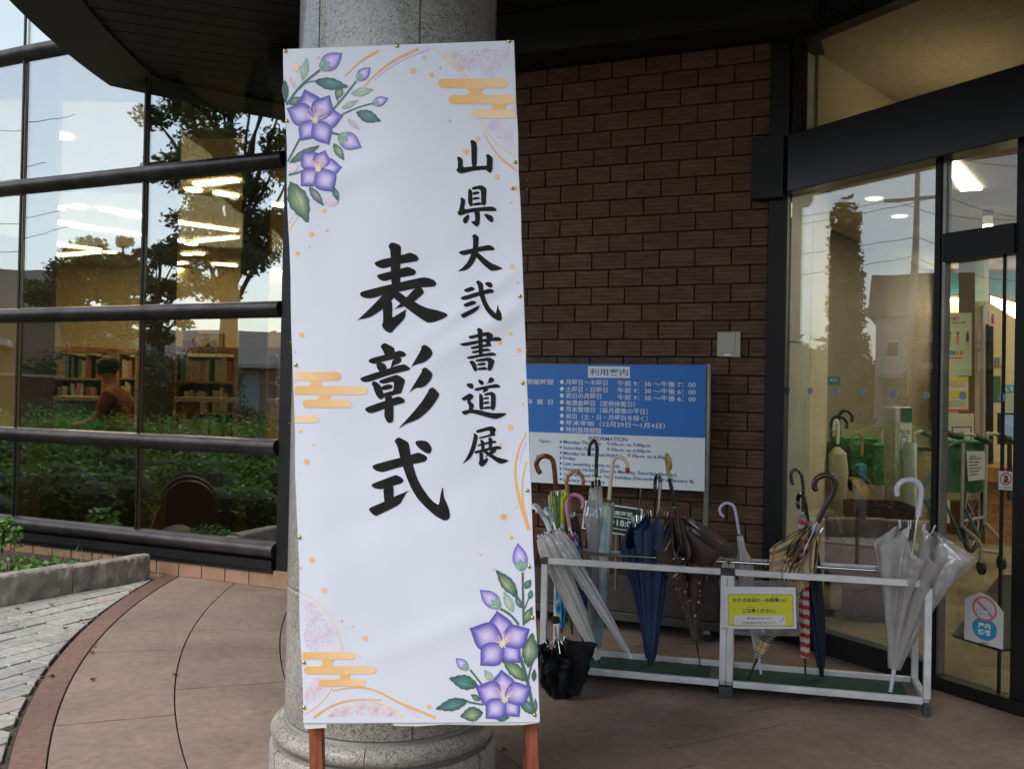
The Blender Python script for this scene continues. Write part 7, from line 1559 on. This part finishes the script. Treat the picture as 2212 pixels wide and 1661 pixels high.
for x, Y, w, h, lab, wl_ in ((-40, 27, 6, 3.0, 'dark roofed house with beige wall and shutter mirrored at the left edge', m_hw), (85, 30, 4, 2.7, 'second dark roofed house mirrored left of the bushy tree', m_hw2), (585, 44, 6, 2.4, 'distant beige house mirrored between tree trunk and corner post', m_hw), (380, 48, 9, 2.6, 'low far house mirrored behind the trees', m_hw)):
    q = refl(x, 870, Y); house(lab, (q.x, q.y, 0), w, 6, h, a_face+.25, wl_)
for i, (x, Y, w, h) in enumerate(((130, 24, 1.1, 1.5), (205, 24, 1.2, 2.0), (300, 23, 1.2, 2.6), (385, 24, 1.1, 2.2), (455, 25, 1.2, 2.0), (520, 24, 1.0, 2.4))):
    t0 = refl(x, 900, Y); t_ = thing('evergreen_shrub', ('lowest', 'second', 'third', 'fourth', 'fifth', 'rightmost')[i] + ' dark evergreen shrub in the row mirrored under the trees, counted from the left', 'shrub', (t0.x, t0.y, 0), 'evergreen shrubs mirrored under the trees')
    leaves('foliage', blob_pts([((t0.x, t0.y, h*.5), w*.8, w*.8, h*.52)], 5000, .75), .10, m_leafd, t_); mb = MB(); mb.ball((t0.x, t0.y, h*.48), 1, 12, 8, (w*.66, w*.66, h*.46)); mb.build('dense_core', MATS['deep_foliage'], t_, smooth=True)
q = rr_(1950, 900, 40); house('white house with steep dark roof and two small windows mirrored in the entrance glass', (q.x-2, q.y-.3, 0), 3.4, 5, 4.8, a_face-.12, mat('house_wall_white', (.62, .58, .53), .8), 2.0, ((-.22, .72), (.26, .72), (.0, .6)))
fw = thing('garden_wall', 'low dark brick garden wall mirrored in the glass beyond the azaleas', 'wall', refl(60, 880, 22)); a, b = refl(-80, 880, 23), refl(270, 880, 23); mb = MB(); mb.beam((a.x, a.y, .75), (b.x, b.y, .75), .2, 1.5); mb.build('wall_body', m_fence, fw); mb = MB(); mb.beam((a.x, a.y, 1.53), (b.x, b.y, 1.53), .28, .06); mb.build('coping', m_hw2, fw)
def cyp(x, Y, h, w, lab, top=None):
    q = rr_(x, 900, Y); bl2 = [((q.x, q.y, h*t), w*(1-.75*t)+.1, w*(1-.75*t)+.1, h*.12) for t in (.12, .26, .4, .54, .68, .8, .9)]; tree(lab, (q.x, q.y, 0), h*.9, bl2, 9000, .22, .15, m_tree, 'conifer')
cyp(1818, 27, 6.8, .75, 'tall narrow dark conifer mirrored at the left of the entrance glass'); cyp(2008, 30, 4.6, .9, 'pointed conifer mirrored at the right of the entrance glass'); cyp(2040, 33, 4.4, 1.1, 'broad conifer mirrored beside the mullion of the entrance glass')
q = rr_(1972, 900, 30); pol = thing('utility_pole', 'concrete utility pole with wires mirrored in the entrance glass', 'pole', (q.x, q.y, 0)); mb = MB(); mb.tube([(q.x, q.y, 0), (q.x, q.y, 9.5)], [.14, .10], 12); mb.build('pole_shaft', m_hw2, pol, smooth=True); mb = MB(); mb.beam((q.x, q.y-.9, 7.6), (q.x, q.y+.9, 7.6), .08, .1); mb.build('cross_arm', m_steel, pol)
for i, (z, dy, sag) in enumerate(((9.2, 0, 1.0), (7.6, .8, .9), (7.6, -.8, 1.1), (6.4, 0, .8), (5.8, .1, 1.0))):
    for sgn in (-1, 1):
        a = V3(q.x, q.y+dy, z); b = V3(q.x+sgn*1, q.y+dy+sgn*(26 if sgn > 0 else 8), z+.2); mb = MB(); mb.tube([a.lerp(b, t) - V3(0, 0, sag*4*t*(1-t)) for t in [k/14 for k in range(15)]], .010, 5); mb.build('wire', m_blk, pol)
# far wood closing the horizon towards the street
rr = random.Random(12); pts = []
for i in range(46):
    y = -30+i*2.2; r_ = rr.uniform(2.2, 3.6); pts.append(((-62+rr.uniform(-3, 3), y, r_*.7), r_, r_, r_*.9))
for i in range(44):  # unseen row added behind the camera to block low sky light
    x = -46+i*2.3; r_ = rr.uniform(2.5, 3.6); pts.append(((x, -25+rr.uniform(-2.5, 2), r_*.55), r_, r_, r_*.95))
fo = leaves('far_wood_and_sky_block', blob_pts(pts, 30000, .7), .6, m_tree, kind='stuff'); hc = MB(); [hc.ball(b[0], 1, 10, 6, (b[1]*.85, b[2]*.85, b[3]*.85)) for b in pts]; hc.build('far_wood_and_sky_block_core', MATS['deep_foliage'], kind='stuff')

# hose reel standing in the bed, mirrored low in the glass
h0 = refl(430, 1150, 8.3); hr = thing('hose_reel', 'dark red round-topped hose reel with yellow hose mirrored low in the glass', 'hose reel', (h0.x, h0.y, .04)); m_mar = mat('maroon_plastic', (.07, .012, .010), .4, var=.2, vscale=6); m_yh = mat('yellow_hose', (.50, .30, .02), .5)
hd = Vector((-.93, -.36, 0)).normalized(); hs_ = Vector((-hd.y, hd.x, 0)); hc_ = V3(h0.x, h0.y, .30)
def hdisc(off, r_, th, name, m):
    pts = [hs_*(r_*math.cos(a)) + V3(0, 0, r_*math.sin(a)) for a in [math.pi*i/18 for i in range(19)]] + [hs_*-r_ - V3(0, 0, .26), hs_*r_ - V3(0, 0, .26)]; k = len(pts); V_ = [hc_ + hd*off + p for p in pts] + [hc_ + hd*(off+th) + p for p in pts]
    mb = MB(); mb.add(V_, [tuple(range(k)), tuple(range(2*k-1, k-1, -1))] + [(i, k+i, k+(i+1) % k, (i+1) % k) for i in range(k)]); return mb.build(name, m, hr, bevel=.006)
hdisc(-.13, .225, .03, 'side_plate', m_mar); hdisc(.10, .245, .03, 'side_plate', m_mar); hdisc(-.09, .17, .18, 'drum', m_mar)
for k in range(5): mb = MB(); mb.tube([hc_ + hd*(-.07+.035*k) + hs_*(.195*math.cos(a)) + V3(0, 0, .195*math.sin(a)) for a in [math.pi*i/14 for i in range(15)]], .014, 8); mb.build('hose_turn', m_yh, hr, smooth=True)
mb = MB(); mb.tube([hc_ - hs_*.24*s_ + V3(0, 0, z) + hd*.0 for s_, z in ((.8, .05), (1.05, -.05), (1.15, -.15), (1.35, -.23), (1.7, -.25))], .013, 8); mb.build('hose_end', m_yh, hr, smooth=True)
mb = MB(); mb.tube([hc_ + hs_*(.12*math.cos(a)) + V3(0, 0, .23+.05*math.sin(a)) for a in [math.pi*i/8 for i in range(9)]], .010, 8); mb.build('handle', m_blk, hr, smooth=True)

per.scale = (.88, .88, .88)
